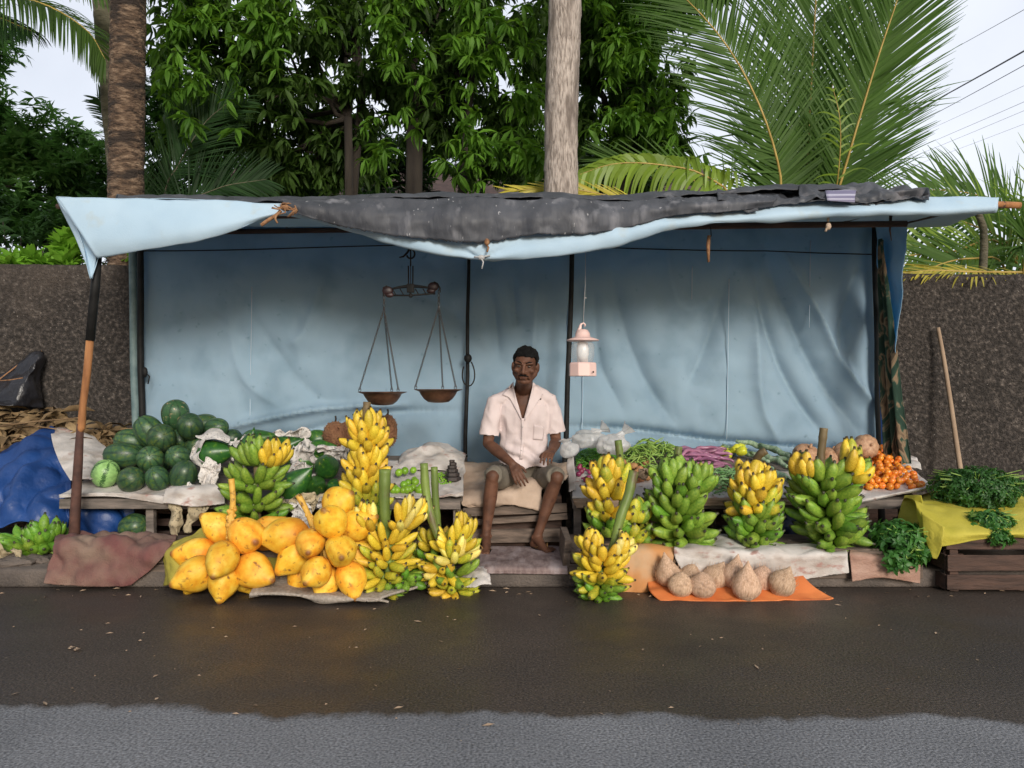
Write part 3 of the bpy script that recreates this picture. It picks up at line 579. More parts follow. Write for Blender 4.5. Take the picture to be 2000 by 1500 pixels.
# low palm behind the wall on the far right
p2 = thing('low_palm', (P(1990,0,7.6).x, 7.6, 0), 'low palm with wide fronds spreading over the wall right of the stall', 'palm tree')
mb = MB(); b2 = p2.location; mb.tube([(b2.x,7.6,-.02),(b2.x,7.6,.8),(b2.x,7.6,1.7)], [.2,.16,.12], 12); mb.build('trunk', M['palmpale'], p2)
base2 = (b2.x, 7.6, 1.6)
for path, L0, n, fc, dr, sd_, mt, an in [
      ([(b2.x+.3,7.6,1.7), P(1960,478,7.2), P(1860,492,7.0), P(1770,500,6.9), P(1690,520,6.8)], .75, 60, (0,-1,.25), .1, 31, M['palmlit'], 1.2),
      ([base2, P(1985,500,7.3), P(1900,440,7.2), P(1800,420,7.1), P(1700,430,7.0)], .8, 60, (0,-1,.2), .25, 32, M['palm'], 1.1),
      ([base2, P(2010,470,7.6), P(1950,400,7.7), P(1880,375,7.8), P(1800,370,7.9)], .75, 56, (0,-1,.2), .3, 33, M['palm'], 1.1),
      ([base2, P(2040,470,7.6), P(2060,420,7.5), P(2100,380,7.5), P(2180,360,7.5)], .9, 56, (0,-1,.2), .3, 34, M['palmlit'], 1.1),
      ([base2, P(1960,520,7.1), P(1900,505,6.9), P(1840,515,6.75), P(1790,540,6.65)], .55, 44, (0,-1,.4), .2, 35, M['palm'], 1.0),
      ([base2, P(2000,500,7.1), P(2000,470,6.95), P(2020,440,6.85), P(2060,420,6.8)], .7, 44, (0,-1,.4), .35, 36, M['palm'], 1.0)]:
    frond(path, L0, n, fc, None, dr, an, .028, .014, seed=sd_, start=.1).build('frond', [mt, M['rachis']], p2)
tag(frond([P(1995,532,6.45), P(1900,531,6.3), P(1820,528,6.28), P(1760,534,6.25)], .3, 34, (0,-.6,1), None, .3, 1.0, .022, .012, seed=41, sides=(1,-1), ragged=.5).build('fallen_frond', [M['palmyellow'], M['rachis']]),
    'yellowed fallen frond lying along the top of the wall at the right', 'palm frond')
# yellow drooping frond just right of the grey trunk, with straight green frond above it
p3 = thing('young_palm', (P(1440,0,7.4).x, 7.4, 0), 'young palm with drooping yellow leaflets just right of the grey trunk', 'palm tree')
mb = MB(); b3 = p3.location; mb.tube([(b3.x,7.4,-.02),(b3.x,7.4,.8),(b3.x,7.4,1.6)], [.12,.10,.07], 10); mb.build('trunk', M['palmpale'], p3)
base3 = (b3.x, 7.4, 1.5)
frond([base3, P(1440,420,7.3), P(1380,345,7.2), P(1290,322,7.2), P(1200,320,7.2), P(1120,345,7.2)], .44, 40, (0,-1,.15), None, 2.5, 1.15, .05, .014, seed=51, gravity=1.6, start=.28).build('frond', [M['palmlit'], M['rachis']], p3)['label'] = 'yellow green frond with hanging leaflets'
frond([base3, P(1430,420,7.6), P(1350,350,7.6), P(1250,322,7.6), P(1180,310,7.6)], .62, 34, (0,-1,0), None, .0, .42, .018, .012, seed=52, start=.2).build('frond', [M['palm'], M['rachis']], p3)
frond([base3, P(1380,450,7.2), P(1250,400,7.1), P(1120,370,7.0), P(985,372,7.0)], .35, 36, (0,-1,.4), None, .1, .45, .022, .012, seed=53, start=.2).build('frond', [M['palmyellow'], M['rachis']], p3)
# palm fronds low behind the brown trunk, and a drooping frond upper left
p4 = thing('shaded_palm', (P(330,0,8.2).x, 8.2, 0), 'shaded young palm low behind and right of the brown palm trunk', 'palm tree')
mb = MB(); b4 = p4.location; mb.tube([(b4.x,8.2,-.02),(b4.x,8.2,.8),(b4.x,8.2,1.7)], [.15,.12,.09], 10); mb.build('trunk', M['palmpale'], p4)
for pth, sd_, L0 in (([(b4.x,8.2,1.6), P(320,400,8.1), P(350,320,8.0), P(400,240,8.0), P(460,190,8.0)], 61, .62), ([(b4.x,8.2,1.6), P(290,420,8.1), P(260,330,8.1), P(235,250,8.1), P(190,190,8.1)], 62, .36),
                     ([(b4.x,8.2,1.6), P(350,430,8.0), P(420,370,7.9), P(520,350,7.9)], 64, .55)):
    frond(pth, L0, 80, (0,-1,.1), None, .2, 1.0, .018, .010, seed=sd_, start=.2).build('frond', [M['dleaf'], M['palmpale']], p4)  # dark bush leaf colour puts the shade into these fronds
def palm_trunk(name, pts, rad, mt, label, ring=.10, amp=.03, crown_z=None, n=22):
    b = pts[0]; t = thing(name, (b[0], b[1], 0), label, 'palm tree'); pp = catmull(pts, 120); mb = MB()
    rr = []; L = 0
    for i in range(120):
        if i: L += float(np.linalg.norm(pp[i]-pp[i-1]))
        ph = (L/ring+.35*noise.noise(Vector((L*2, 1, 1)))) % 1; rr.append(np.interp(i/119, [0, 1], rad)*(1+amp*(1-ph)+.03*noise.noise(Vector((L*3, 0, 0)))))
    mb.tube(pp, rr, n); V = mb.v
    mb.v = [tuple(Vector(v)+Vector((noise.noise(Vector(v)*9), noise.noise(Vector(v)*9+Vector((5,5,5))), 0))*.007) for v in V]
    mb.build('trunk', mt, t); return t
def palm_crown(t, top, seed, n=9, L=1.0):
    rnd = random.Random(seed)
    for i in range(n):
        az = 2*PI*i/n+rnd.uniform(-.2, .2); d = Vector((math.cos(az), math.sin(az), 0)); top = Vector(top)
        pth = [top, top+d*.7+Vector((0,0,.7)), top+d*1.7+Vector((0,0,.8)), top+d*2.7+Vector((0,0,.2)), top+d*3.3+Vector((0,0,-.7))]
        frond(pth, L, 40, (0,0,1), None, .7, 1.0, .045, .03, seed=seed*10+i, start=.15).build('frond', [M['palm'], M['rachis']], t)
tA = palm_trunk('brown_palm', [P(249,800,6.75)*1, P(247,500,6.75), P(246,385,6.75), P(248,200,6.75), P(251,0,6.75), P(255,-300,6.75), P(262,-620,6.75)], [.150,.135], M['palmbrown'], 'thick brown palm trunk with rough rings rising behind the left end of the awning', .09, .05)
palm_crown(tA, P(262,-620,6.75), 3)
tB = palm_trunk('olive_palm', [P(262,800,8.0), P(245,450,8.0), P(226,250,8.0), P(212,100,8.0), P(203,0,8.0), P(185,-300,8.0), P(170,-420,8.0)], [.125,.10], M['palmpale'], 'paler palm trunk leaning out from behind the thick brown one', .11, .03)
palm_crown(tB, P(170,-420,8.0), 5, 7)
tC = palm_trunk('grey_palm', [P(1090,800,6.7), P(1094,500,6.7), P(1096,385,6.7), P(1096,250,6.7), P(1100,100,6.7), P(1104,0,6.7), P(1110,-300,6.7), P(1118,-650,6.7)], [.148,.135], M['palmgrey'], 'smooth pale grey palm trunk rising behind the middle of the awning', .23, .05)
palm_crown(tC, P(1118,-650,6.7), 7)
# crown of leaves hanging into the upper left corner
t = thing('overhanging_palm', (P(-260,0,7.6).x, 7.6, 0), 'palm whose dark frond hangs into the upper left corner', 'palm tree')
mb = MB(); b5 = t.location; mb.tube([(b5.x,7.6,-.02),(b5.x-.1,7.6,2),(b5.x,7.6,4),(b5.x+.1,7.6,5.6)], [.16,.14,.13,.12], 14); mb.build('trunk', M['palmbrown'], t)
tp = Vector((b5.x+.1,7.6,5.55))
for pth, sd_, L0, mt in (([tp, P(-150,-60,7.4), P(-20,-20,7.2), P(90,10,7.1), P(170,60,7.0), P(205,115,7.0)], 71, .62, M['mango']), ([tp, P(-180,-160,7.4), P(-60,-130,7.3), P(80,-90,7.3), P(200,-20,7.3)], 72, .7, M['palm']),
                        ([tp, P(-200,40,7.4), P(-110,30,7.3), P(-20,30,7.3), P(60,60,7.2)], 73, .55, M['dleaf']), ([tp, tp+Vector((-1,0,.5)), tp+Vector((-2,0,0))], 74, .7, M['palm'])):
    frond(pth, L0, 120, (0,-.5,1), None, 1.3, .95, .022, .016, seed=sd_, start=.15, gravity=.5).build('frond', [mt, M['rachis']], t)  # mango and bush leaf colours paint the backlit darkness of two fronds
# bent grey branch standing up behind the wall at the right
mb = MB(); mb.tube([P(1915,700,6.6), P(1918,560,6.6), P(1922,480,6.6), P(1921,445,6.55), P(1912,420,6.5), P(1905,395,6.5)], [.035,.034,.032,.030,.028,.024], 9)
tag(mb.build('bent_branch', M['palmpale']), 'bent grey branch standing under the right tip of the awning', 'branch')
# ================================================================ stall: posts, back cloth, awning
def post(name, a, b, r, m, label, cat='post', n=10, group=None, bend=.01):
    A, B = Vector(a), Vector(b); mb = MB()
    pts = [A.lerp(B, i/10)+Vector((bend*noise.noise(Vector((i*.5, A.x*3, 1))), bend*noise.noise(Vector((i*.5, A.x*3, 5))), 0)) for i in range(11)]
    mb.tube(pts, r if not hasattr(r, '__len__') else list(np.linspace(r[0], r[1], 11)), n); return tag(mb.build(name, m), label, cat, group)
BY = 5.92
# back cloth with folds: ridges along curves given in the plane of the cloth (x, z)
def w2(px, py): p = P(px, py, BY); return (p.x, p.z)
FOLD = [([(1490,470),(1540,600),(1600,730),(1690,860)], .085, .060), ([(1470,500),(1500,640),(1550,760),(1630,880)], .06, .05), ([(1520,480),(1590,600),(1650,720),(1715,800)], .05, -.05),
        ([(1430,520),(1400,620),(1370,700),(1340,760)], .09, .05), ([(1190,520),(1220,640),(1260,740),(1320,830)], .09, .05), ([(1160,560),(1170,700),(1215,800)], .06, .03),
        ([(1480,560),(1480,700),(1490,800),(1530,880)], .06, -.035), ([(1700,470),(1650,600),(1640,720)], .07, .035), ([(1290,450),(1330,600),(1420,560)], .08, -.03),
        ([(1100,832),(1250,842),(1400,862),(1550,875),(1720,885)], .040, .075), ([(1110,862),(1300,874),(1500,890),(1700,896)], .03, -.05),
        ([(280,855),(450,862),(560,850),(680,822),(780,805),(905,803)], .045, .042), ([(300,560),(420,620),(520,700)], .12, .02), ([(960,560),(975,700)], .05, .03), ([(1050,540),(1040,700)], .06, -.03), ([(1000,540),(1010,640)], .04, .03),
        ([(480,600),(600,760),(700,800)], .08, .02), ([(440,610),(480,740),(560,800)], .05, -.018), ([(420,840),(620,800),(790,790)], .03, -.05), ([(780,560),(870,600),(905,640)],.08,.03), ([(640,520),(600,640),(560,680)],.07,-.03)]
FP = []
for c, wd, am in FOLD:
    q = np.array([w2(*p) for p in c]); q3 = np.hstack([q, np.zeros((len(q), 1))]); FP.append((catmull(q3, 60)[:, :2], wd, am))
def foldfn(px0, px1):
    def f(u, v, p):
        d = 0
        for q, wd, am in FP:
            dd = np.hypot(q[:, 0]-p.x, q[:, 1]-p.z); k = int(dd.argmin())
            s = k/59.; env = min(1, s*4+.15)*min(1, (1-s)*4+.25)
            d += 1.7*am*env*math.exp(-abs(dd[k]/(wd*.85))**1.3)
        return d
    return f
bc = thing('back_cloth', (0, BY, .5), 'pale blue cloth stretched as the back wall of the stall', 'cloth')
def panel(x0, x1, yt0, yt1, yb0, yb1, n, seed, dy=0, name='panel'):
    rows = []
    for k, v in enumerate(np.linspace(0, 1, 5)):
        rows.append([tuple(P(x0+(x1-x0)*u, (yt0+(yt1-yt0)*u)*(1-v)+(yb0+(yb1-yb0)*u)*v, BY+dy)) for u in np.linspace(0, 1, 5)])
    return sheet(name, rows, n, 110, M['cloth'], bc, .035, 1.3, .0015, seed, .008, 9, fn=foldfn(x0, x1))
panel(262, 914, 432, 432, 905, 905, 150, 1); panel(910, 1114, 432, 432, 925, 925, 60, 2, .012); panel(1108, 1716, 432, 432, 905, 915, 150, 3)
# seam lines and the cord across the cloth
mb = MB()
for (px, a, b) in ((492,560,838),(1424,545,858),(1583,470,640),(1141,560,860),(1352,520,600)):
    mb = MB(); mb.tube([P(px-(y-a)*.015, y, BY-.02-.0*y) for y in np.linspace(a, b, 12)], .0035, 5); mb.build('seam', M['awn'], bc)
mb = MB(); mb.tube([P(x, 484+6*math.sin(x/190)+(10 if x > 1500 else 0)*(x-1500)/200, BY-.05) for x in range(265, 1716, 30)], .0045, 6)
tag(mb.build('cord', M['blackmetal']), 'thin dark cord strung across the top of the back cloth', 'cord')
post('stall_post', P(262,490,5.90)+Vector((-.02,0,.25)), (P(270,900,5.9).x, 5.9, PZ), .030, M['bluepole'], 'pale blue grey post at the left edge of the back cloth', group=None)
post('stall_post', P(272,470,5.86)+Vector((0,0,.2)), (P(281,900,5.86).x, 5.86, PZ), .024, M['blackmetal'], 'dark post standing against the pale blue grey one at the left')
post('stall_post', P(917,440,5.82), (P(907,900,5.82).x, 5.82, PZ), (.012,.017), M['blackmetal'], 'thin dark post left of the seated man')
post('stall_post', P(1119,440,5.6), (P(1098,900,5.6).x, 5.6, PZ), (.017,.021), M['blackmetal'], 'black post right of the seated man, behind the lantern')
post('stall_post', P(1712,430,5.84), (P(1722,900,5.84).x, 5.84, PZ), (.034,.03), M['blackmetal'], 'dark post at the right edge of the back cloth')
# dark loop of cord on the left post by the man
mb = MB(); mb.tube([P(915+14*math.sin(t)*(.5+.5*math.sin(t/2)), 722-26*math.cos(t)+6, 5.76) for t in np.linspace(.6, 5.2, 18)], .005, 6); mb.ell(P(914,700,5.78), (.03,.02,.035), n=8, k=6)
tag(mb.build('cord_loop', M['blackmetal']), 'dark loop of cord knotted on the post left of the man', 'cord')
mb = MB(); mb.ell(P(283,727,5.8), (.022,.02,.04), n=8, k=6); mb.tube([P(283,727,5.8), P(292,735,5.78), P(289,750,5.78)], .005, 6)
tag(mb.build('cord_knot', M['blackmetal']), 'small dark knot of cord on the left edge post', 'cord')
# roof rails
RR = [((215,425,4.75),(1960,400,4.62),.022,'long front rail under the edge of the awning'), ((1130,445,4.9),(1770,437,4.9),.020,'wooden rail under the right half of the awning'),
      ((255,455,5.9),(1775,435,5.9),.020,'rear rail above the back cloth')]
for a, b, r, lab in RR: post('roof_rail', P(*a), P(*b), r, M['wooddark'], lab, 'rail')
for i, px in enumerate((270, 560, 930, 1110, 1395, 1615, 1740)):
    nm = ['left end','second from the left end','above the left middle post','above the lantern','beside the hanging wooden peg','beside the rag by the right end','right end'][i]
    post('roof_cross_rail', Vector((P(px,0,5.9).x, 5.95, 2.40)), Vector((P(px,0,5.9).x*.96, 4.66, 2.25)), .016, M['wooddark'], 'dark cross rail holding up the awning, '+nm, 'rail')
mb = MB(); mb.tube([P(1860,402,4.62), P(1920,400,4.62), P(1960,400,4.62), P(1992,401,4.62)], [.022,.022,.021,.02], 10)
tag(mb.build('pole_end', M['rust']), 'bare orange wooden pole end sticking out of the awning at the right', 'pole')
# front left prop: black upper, rusty middle, dark foot
t = thing('front_post', (P(143,1050,4.72).x, 4.72, PZ), 'leaning front post at the left, black above and rusty orange in the middle', 'post')
A = [P(190,500,4.66), P(186,560,4.68), P(176,665,4.69)]; mb = MB(); mb.tube(A, .0265, 10); mb.build('upper_tube', M['blackmetal'], t)
mb = MB(); mb.tube([P(176,660,4.69), P(170,730,4.70), P(162,790,4.70), P(159,835,4.70), P(156,845,4.70)], [.022,.023,.021,.024,.016], 10); mb.build('rusty_tube', M['rust'], t)
mb = MB(); mb.tube([P(157,828,4.70), P(153,900,4.71), P(147,1000,4.72), (t.location.x, 4.72, PZ)], [.02,.026,.030,.034], 10); mb.build('foot', M['rustdark'], t)
# awning
aw = thing('awning', (0, 4.7, 2.2), 'pale blue cloth awning roofing the stall, its front edge hanging in swags', 'awning')
AY = 4.60
top = [(110,385,AY),(220,388,AY),(330,391,AY),(440,393,AY),(545,397,AY+.02),(700,396,AY+.03),(820,394,AY+.03),(940,394,AY+.03),(1060,396,AY+.03),(1200,400,AY+.02),(1330,398,AY),(1470,395,AY),(1610,388,AY),(1740,384,AY-.01),(1850,385,AY-.02),(1950,388,AY-.02)]
hem = [(188,499,AY-.02),(262,490,AY-.04),(380,470,AY-.06),(470,447,AY-.04),(560,424,AY),(700,456,AY-.01),(820,484,AY-.03),(942,505,AY-.04),(1060,501,AY-.06),(1190,478,AY-.07),(1310,447,AY-.06),(1440,436,AY-.06),(1600,424,AY-.06),(1720,418,AY-.07),(1830,421,AY-.06),(1945,412,AY-.04)]
def rowmix(a, b, v, bulge=0): return [tuple(P(p[0]*(1-v)+q[0]*v, p[1]*(1-v)+q[1]*v, p[2]*(1-v)+q[2]*v-bulge)) for p, q in zip(a, b)]
def swag(u, v, p):
    d = 0; x = p.x*F/p.y+1000
    for cx, cy, k in ((942, 505, 1), ):
        r = math.hypot(x-cx, ((CH-p.z)*F/p.y+HY)-cy); a = math.atan2(((CH-p.z)*F/p.y+HY)-cy, x-cx)
        d += .022*math.sin(a*11)*math.exp(-r/150)*min(1, r/25)
    return d*v
sheet('front_flap', [rowmix(top, hem, 0), rowmix(top, hem, .35, .02), rowmix(top, hem, .75, .035), rowmix(top, hem, 1, 0), [ (q.x, q.y+.02, q.z+.012) for q in [P(*h) for h in hem]]], 260, 28, M['awn'], aw, .022, 2.6, .003, 3, .009, 8, fn=swag)
# roof panel from the front rail to the back
zr = lambda u: 0
rows = []
for v in np.linspace(0, 1, 5):
    rows.append([tuple(P(p[0], p[1], p[2]).lerp(Vector((P(p[0]*(.88)+1000*.12, 0, 6.05).x, 6.05, 2.43)), v)-Vector((0,0,.05*math.sin(PI*v)))) for p in top])
sheet('roof_cloth', rows, 140, 40, M['awn'], aw, .03, 1.6, .003, 9, .004, 12)
# folded side flap at the left corner
sheet('side_flap', [[P(110,385,AY), P(125,410,AY+.05), P(160,430,AY+.18)], [P(140,430,AY-.01), P(152,450,AY+.04), P(185,460,AY+.14)], [P(165,485,AY-.01), P(172,492,AY+.03), P(196,496,AY+.08)], [P(176,545,AY-.0), P(180,540,AY+.01), P(190,505,AY+.02)]], 20, 26, M['awn'], aw, .02, 5, .003, 4)
sheet('corner_fold', [[P(110,385,AY), P(150,440,AY-.02), P(188,499,AY-.02)], [P(118,405,AY+.02), P(152,462,AY+.02), P(186,515,AY+.02)], [P(130,432,AY+.04), P(158,492,AY+.03), P(181,545,AY+.02)]], 26, 12, M['awn'], aw, .01, 6, .003, 6)
# black tarpaulin on top with its hanging front
bt = thing('black_tarpaulin', (0, 4.6, 2.3), 'dirty black tarpaulin laid over the awning with a ragged hanging edge', 'tarpaulin')
BYY = AY-.075
ttop = [(545,396),(620,391),(720,389),(840,388),(960,388),(1080,389),(1200,391),(1330,390),(1420,386),(1520,382)]
them = [(560,406),(600,427),(700,450),(800,462),(880,473),(950,470),(1060,458),(1200,448),(1290,426),(1400,412),(1500,404)]
them = [them[0],(630,432),(735,455),(850,468),(935,474),(1040,459),(1180,453),(1320,421),(1410,414),(1510,405)]
def tw(u, v, p): return .012*math.sin(p.x*23+3*noise.noise(Vector((p.x*3,0,0))))*v
sheet('front_drop', [[tuple(P(x, y, BYY+.05)) for x, y in ttop], [tuple(P((a[0]+b[0])/2, (a[1]+b[1])/2-4, BYY-.03)) for a, b in zip(ttop, them)], [tuple(P(x, y, BYY-.02)) for x, y in them]], 220, 20, M['tarpfront'], bt, .03, 3.5, .004, 11, .008, 22, fn=tw, fray=.5)
tb = [(230,386),(380,386),(520,390),(640,388),(760,384),(900,382),(1050,384),(1180,385),(1330,380),(1460,372),(1600,366),(1700,372),(1790,380)]
rows = [[tuple(P(x, y+5, AY+.01)+Vector((0,0,.006))) for x, y in tb], [tuple(P(x, y-1, AY+.10)+Vector((0,0,.012))) for x, y in tb], [tuple(P(x, y+3, AY+.3)+Vector((0,0,.008))) for x, y in tb], [tuple(Vector((P(x,0,AY+.3).x*1.05, 5.5, 2.50))) for x, y in tb], [tuple(Vector((P(x,0,AY+.3).x*1.1, 6.1, 2.46))) for x, y in tb]]
sheet('top_sheet', rows, 180, 34, M['tarp'], bt, .02, 4.0, .004, 13, .010, 16)
# crumpled remains of tarpaulin along the right
for (x0, x1, yt, yb, sd_, am) in ((1290,1480,384,412,21,.05),(1400,1620,376,404,22,.05),(1560,1740,368,396,23,.055),(1660,1815,370,392,24,.05)):
    rows = [[tuple(P(x, yt+3*math.sin(x), AY+.12)) for x in np.linspace(x0, x1, 6)], [tuple(P(x, (yt+yb)/2-4*math.sin(x*3), AY-.04)) for x in np.linspace(x0, x1, 6)], [tuple(P(x, yb+6*math.sin(x*2), AY-.085)) for x in np.linspace(x0, x1, 6)]]
    sheet('crumpled_piece', rows, 60, 20, M['tarp'], bt, am, 7, .003, sd_, .018, 25)
sheet('striped_patch', [[P(1612,372,AY-.06), P(1650,371,AY-.06), P(1672,373,AY-.06)], [P(1614,382,AY-.11), P(1650,383,AY-.11), P(1670,385,AY-.11)], [P(1616,392,AY-.12), P(1650,394,AY-.12), P(1670,395,AY-.12)]], 12, 12, mat('lilac_striped_cloth', [(.4, (.16,.15,.24)), (.5, (.5,.5,.6)), (.6, (.16,.15,.24))], 2.2, 1, .7, stretch=(.3,1,14)), bt, .004, 9, .003, 31)
sheet('raised_fold', [[P(1740,392,AY-.03), P(1768,390,AY-.03), P(1795,388,AY-.03)], [P(1742,376,AY-.06), P(1770,372,AY-.08), P(1812,366,AY-.05)], [P(1760,380,AY-.0), P(1785,380,AY+.0), P(1818,386,AY+.02)]], 20, 16, M['tarp'], bt, .012, 9, .003, 33)
# knots, rope ends and pegs
def rope(pts, r, lab, m='rope', name='rope_end', cat='rope'):
    mb = MB(); mb.tube([Vector(p) for p in catmull([tuple(P(*q)) for q in pts], 16)], r, 7); return tag(mb.build(name, M[m]), lab, cat)
t = tag(rope([(548,412,4.5),(540,420,4.48),(524,430,4.47),(510,440,4.47)], .011, 'frayed orange rope end sticking down left of the tarpaulin corner'))
mb = MB(); 
for i in range(16):
    a = random.uniform(0, 2*PI); mb.tube([P(560+random.uniform(-14,14), 404+random.uniform(-6,6), 4.49), P(560+18*math.cos(a), 406+9*math.sin(a), 4.47), P(556+26*math.cos(a+.6), 410+14*math.sin(a+.6), 4.48)], .004, 5)
mb.ell(P(558,405,4.50), (.035,.03,.022), n=10, k=6); tag(mb.build('rope_knot', M['rope']), 'bundle of coir knotted at the left corner of the black tarpaulin', 'rope')
rope([(548,412,4.49),(538,425,4.46),(542,436,4.47)], .006, 'small rope loop under the coir knot')
mb = MB(); mb.ell(P(951,473,4.50), (.016,.014,.022), n=9, k=6); mb.tube([P(951,478,4.5), P(954,484,4.5), P(951,492,4.5)], .006, 6)
tag(mb.build('cloth_knot', M['rope']), 'small knotted rag pinned at the low point of the tarpaulin', 'knot')
mb = MB(); mb.ell(P(940,503,4.53), (.022,.02,.016), n=9, k=6); mb.tube([P(940,505,4.52), P(944,512,4.52), P(941,525,4.52)], .0045, 6); mb.tube([P(926,502,4.53), P(940,502,4.52), P(957,499,4.53)], .005, 6)
tag(mb.build('string_knot', M['string']), 'pale string tying the lowest point of the awning swag', 'string')
mb = MB(); mb.tube([P(1388,443,4.75), P(1389,462,4.75)], .003, 5, 1); mb.tube([P(1385,460,4.75), P(1383,480,4.75), P(1384,512,4.75)], [.011,.013,.007], 7)
tag(mb.build('wooden_peg', [M['rope'], M['blackmetal']]), 'wooden peg hanging on a cord in front of the right half of the back cloth', 'peg')
mb = MB(); mb.tube([P(1618,416,4.6), P(1617,432,4.6)], .008, 6); mb.ell(P(1618,442,4.6), (.018,.014,.022), n=8, k=6); mb.tube([P(1618,440,4.6), P(1612,452,4.6)], .008, 6)
tag(mb.build('hanging_rag', M['tansack']), 'small pale rag tied under the awning near its right end', 'rag')
mb = MB(); mb.tube([P(1740,420,4.9), P(1738,450,4.9), P(1741,470,4.9)], [.012,.006,.003], 6); tag(mb.build('frayed_cord', M['wooddark']), 'dark frayed cord hanging by the right end post', 'cord')
# right side curtain: pale strip and patterned green cloth
sheet_o = sheet('side_cloth', [[P(1712,436,5.7), P(1740,434,5.5), P(1770,432,5.35)], [P(1714,520,5.7), P(1736,520,5.5), P(1766,520,5.35)], [P(1722,560,5.7), P(1746,640,5.5), P(1757,640,5.35)], [P(1740,600,5.7), P(1750,670,5.5), P(1756,690,5.35)]], 24, 40, M['cloth'], None, .03, 4, .003, 44, .006, 14)
tag(sheet_o, 'pale blue strip of cloth hanging at the right end of the stall', 'cloth')
def pleat(u, v, p): return .03*math.sin(u*19+v*2)*(.35+.65*v)
o = sheet('side_curtain', [[P(1716,470,5.6), P(1720,466,5.55), P(1724,474,5.5)], [P(1714,620,5.6), P(1730,620,5.5), P(1742,625,5.4)], [P(1716,760,5.6), P(1738,765,5.5), P(1757,770,5.4)], [P(1726,905,5.6), P(1754,912,5.5), P(1776,915,5.4)]], 60, 60, M['curtain'], None, .01, 5, .003, 45, .003, 14, fn=pleat)
tag(o, 'dark green patterned curtain gathered at the right end of the stall', 'curtain')
o = sheet('cloth_edge', [[P(1718,650,5.68), P(1728,660,5.66)], [P(1718,760,5.68), P(1724,765,5.66)], [P(1722,890,5.68), P(1736,895,5.66)]], 10, 20, M['bluetarp'], None, .01, 5, .003, 46)
tag(o, 'narrow blue edge of cloth between the end post and the curtain', 'cloth')
# stick leaning on the wall
mb = MB(); mb.tube([Vector(p) for p in catmull([tuple(P(1832,640,6.14)), tuple(P(1843,700,6.1)), tuple(P(1857,790,6.02)), tuple(P(1870,880,5.95)), (P(1885,960,5.9).x, 5.85, PZ)], 24)], list(np.linspace(.015, .021, 24)), 8)
tag(mb.build('leaning_stick', M['card']), 'long pale stick leaning on the wall at the right', 'stick')
# black plastic hanging at far left
t = thing('black_plastic', P(40,760,6.1), 'black plastic sheet tented from a nail on the wall at the far left', 'plastic sheet')
sheet('sheet', [[P(82,688,6.14), P(82,688,6.14), P(81,690,6.12)], [P(20,720,6.1), P(62,716,5.98), P(80,716,6.13)], [P(-60,765,6.1), P(32,765,5.9), P(80,765,6.13)], [P(-110,790,6.05), P(10,790,5.82), P(78,798,6.1)]], 40, 30, M['blackplastic'], t, .06, 5, .002, 51, .01, 18)
mb = MB(); mb.tube([P(-20,745,5.95), P(20,742,5.9), P(45,738,5.9)], .004, 6); mb.tube([P(82,686,6.16), P(52,700,6.1), P(0,740,6.05), P(-60,780,6.0)], .006, 6); mb.build('cord', M['rope'], t)
# ================================================================ tables and boxes
def TV(v): return (4.93+.92*v, .445+.20*v)              # sloping display board: v 0 front, 1 back -> (Y, z)
def onT(px, py):
    lo, hi = -.1, 1.1
    for _ in range(40):
        m_ = (lo+hi)/2; Y, z = TV(m_); y = HY+(CH-z)*F/Y
        if y > py: lo = m_
        else: hi = m_
    Y, z = TV(lo); return Vector(((px-1000)*Y/F, Y, z))
ROTT = Matrix.Rotation(math.atan2(.20, .92), 3, 'X')
def table(label, x0, x1, legs):
    t = thing('display_table', ((x0+x1)/2, 4.95, PZ), label, 'table'); n = 6
    for i in range(n):
        v = (i+.5)/n; Y, z = TV(v); mb = MB(); mb.box(((x0+x1)/2+random.uniform(-.01,.01), Y, z-.022), (x1-x0, .92/n-.008, .022), ROTT, jit=.003); mb.build('board', M['woodgrey'], t, smooth=False, bevel=.003)
    mb = MB(); mb.box(((x0+x1)/2, 4.915, .405), (x1-x0, .026, .065), jit=.004); mb.build('front_rail', M['woodgrey'], t, smooth=False, bevel=.003)
    for x in legs:
        for (Y, zt) in ((4.97, .42), (5.75, .59)):
            mb = MB(); mb.box((x, Y, (zt-.025+PZ)/2), (.05, .05, zt-.025-PZ), jit=.003); mb.build('leg', M['woodgrey'], t, smooth=False, bevel=.004)
    return t
table('left grey wooden display table carrying the watermelons and papayas', P(120,0,4.93).x, P(900,0,4.93).x, [P(300,0,5).x, P(600,0,5).x, P(893,0,5).x])
table('right grey wooden display table carrying the vegetables', P(1118,0,4.93).x, P(1800,0,4.93).x, [P(1127,0,5).x, P(1450,0,5).x, P(1785,0,5).x])
# dark storage boxes under the left table give it its shadowy inside
def crate(name, label, c, size, m, n=3, cat='crate', gap=.03, rz=0, slat_ends=True):
    t = thing(name, (c[0], c[1], c[2]), label, cat); sx, sy, sz = size; Rz = Matrix.Rotation(rz, 3, 'Z'); O = Vector(c)
    def bx(nm, p, s): mb = MB(); mb.box(O+Rz @ Vector(p), s, Rz, jit=.004); mb.build(nm, m, t, smooth=False, bevel=.004)
    h = sz/n
    for k in range(n):
        z = h*(k+.5)
        bx('slat', (random.uniform(-.01,.01), -sy/2, z), (sx, .022, h-gap*random.uniform(.5, 1.5)))
        bx('slat', (0, sy/2, z), (sx-.03, .022, h-gap))
        for s in (-1, 1): bx('end_slat', (s*(sx/2-.012), 0, z), (.022, sy-.026, h-gap))
    for sx_ in (-1, 1):
        for sy_ in (-1, 1): bx('corner_post', (sx_*(sx/2-.05), sy_*(sy/2-.035), sz/2), (.05, .045, sz-.01))
    bx('bottom', (0, 0, .02), (sx-.05, sy-.05, .02)); return t
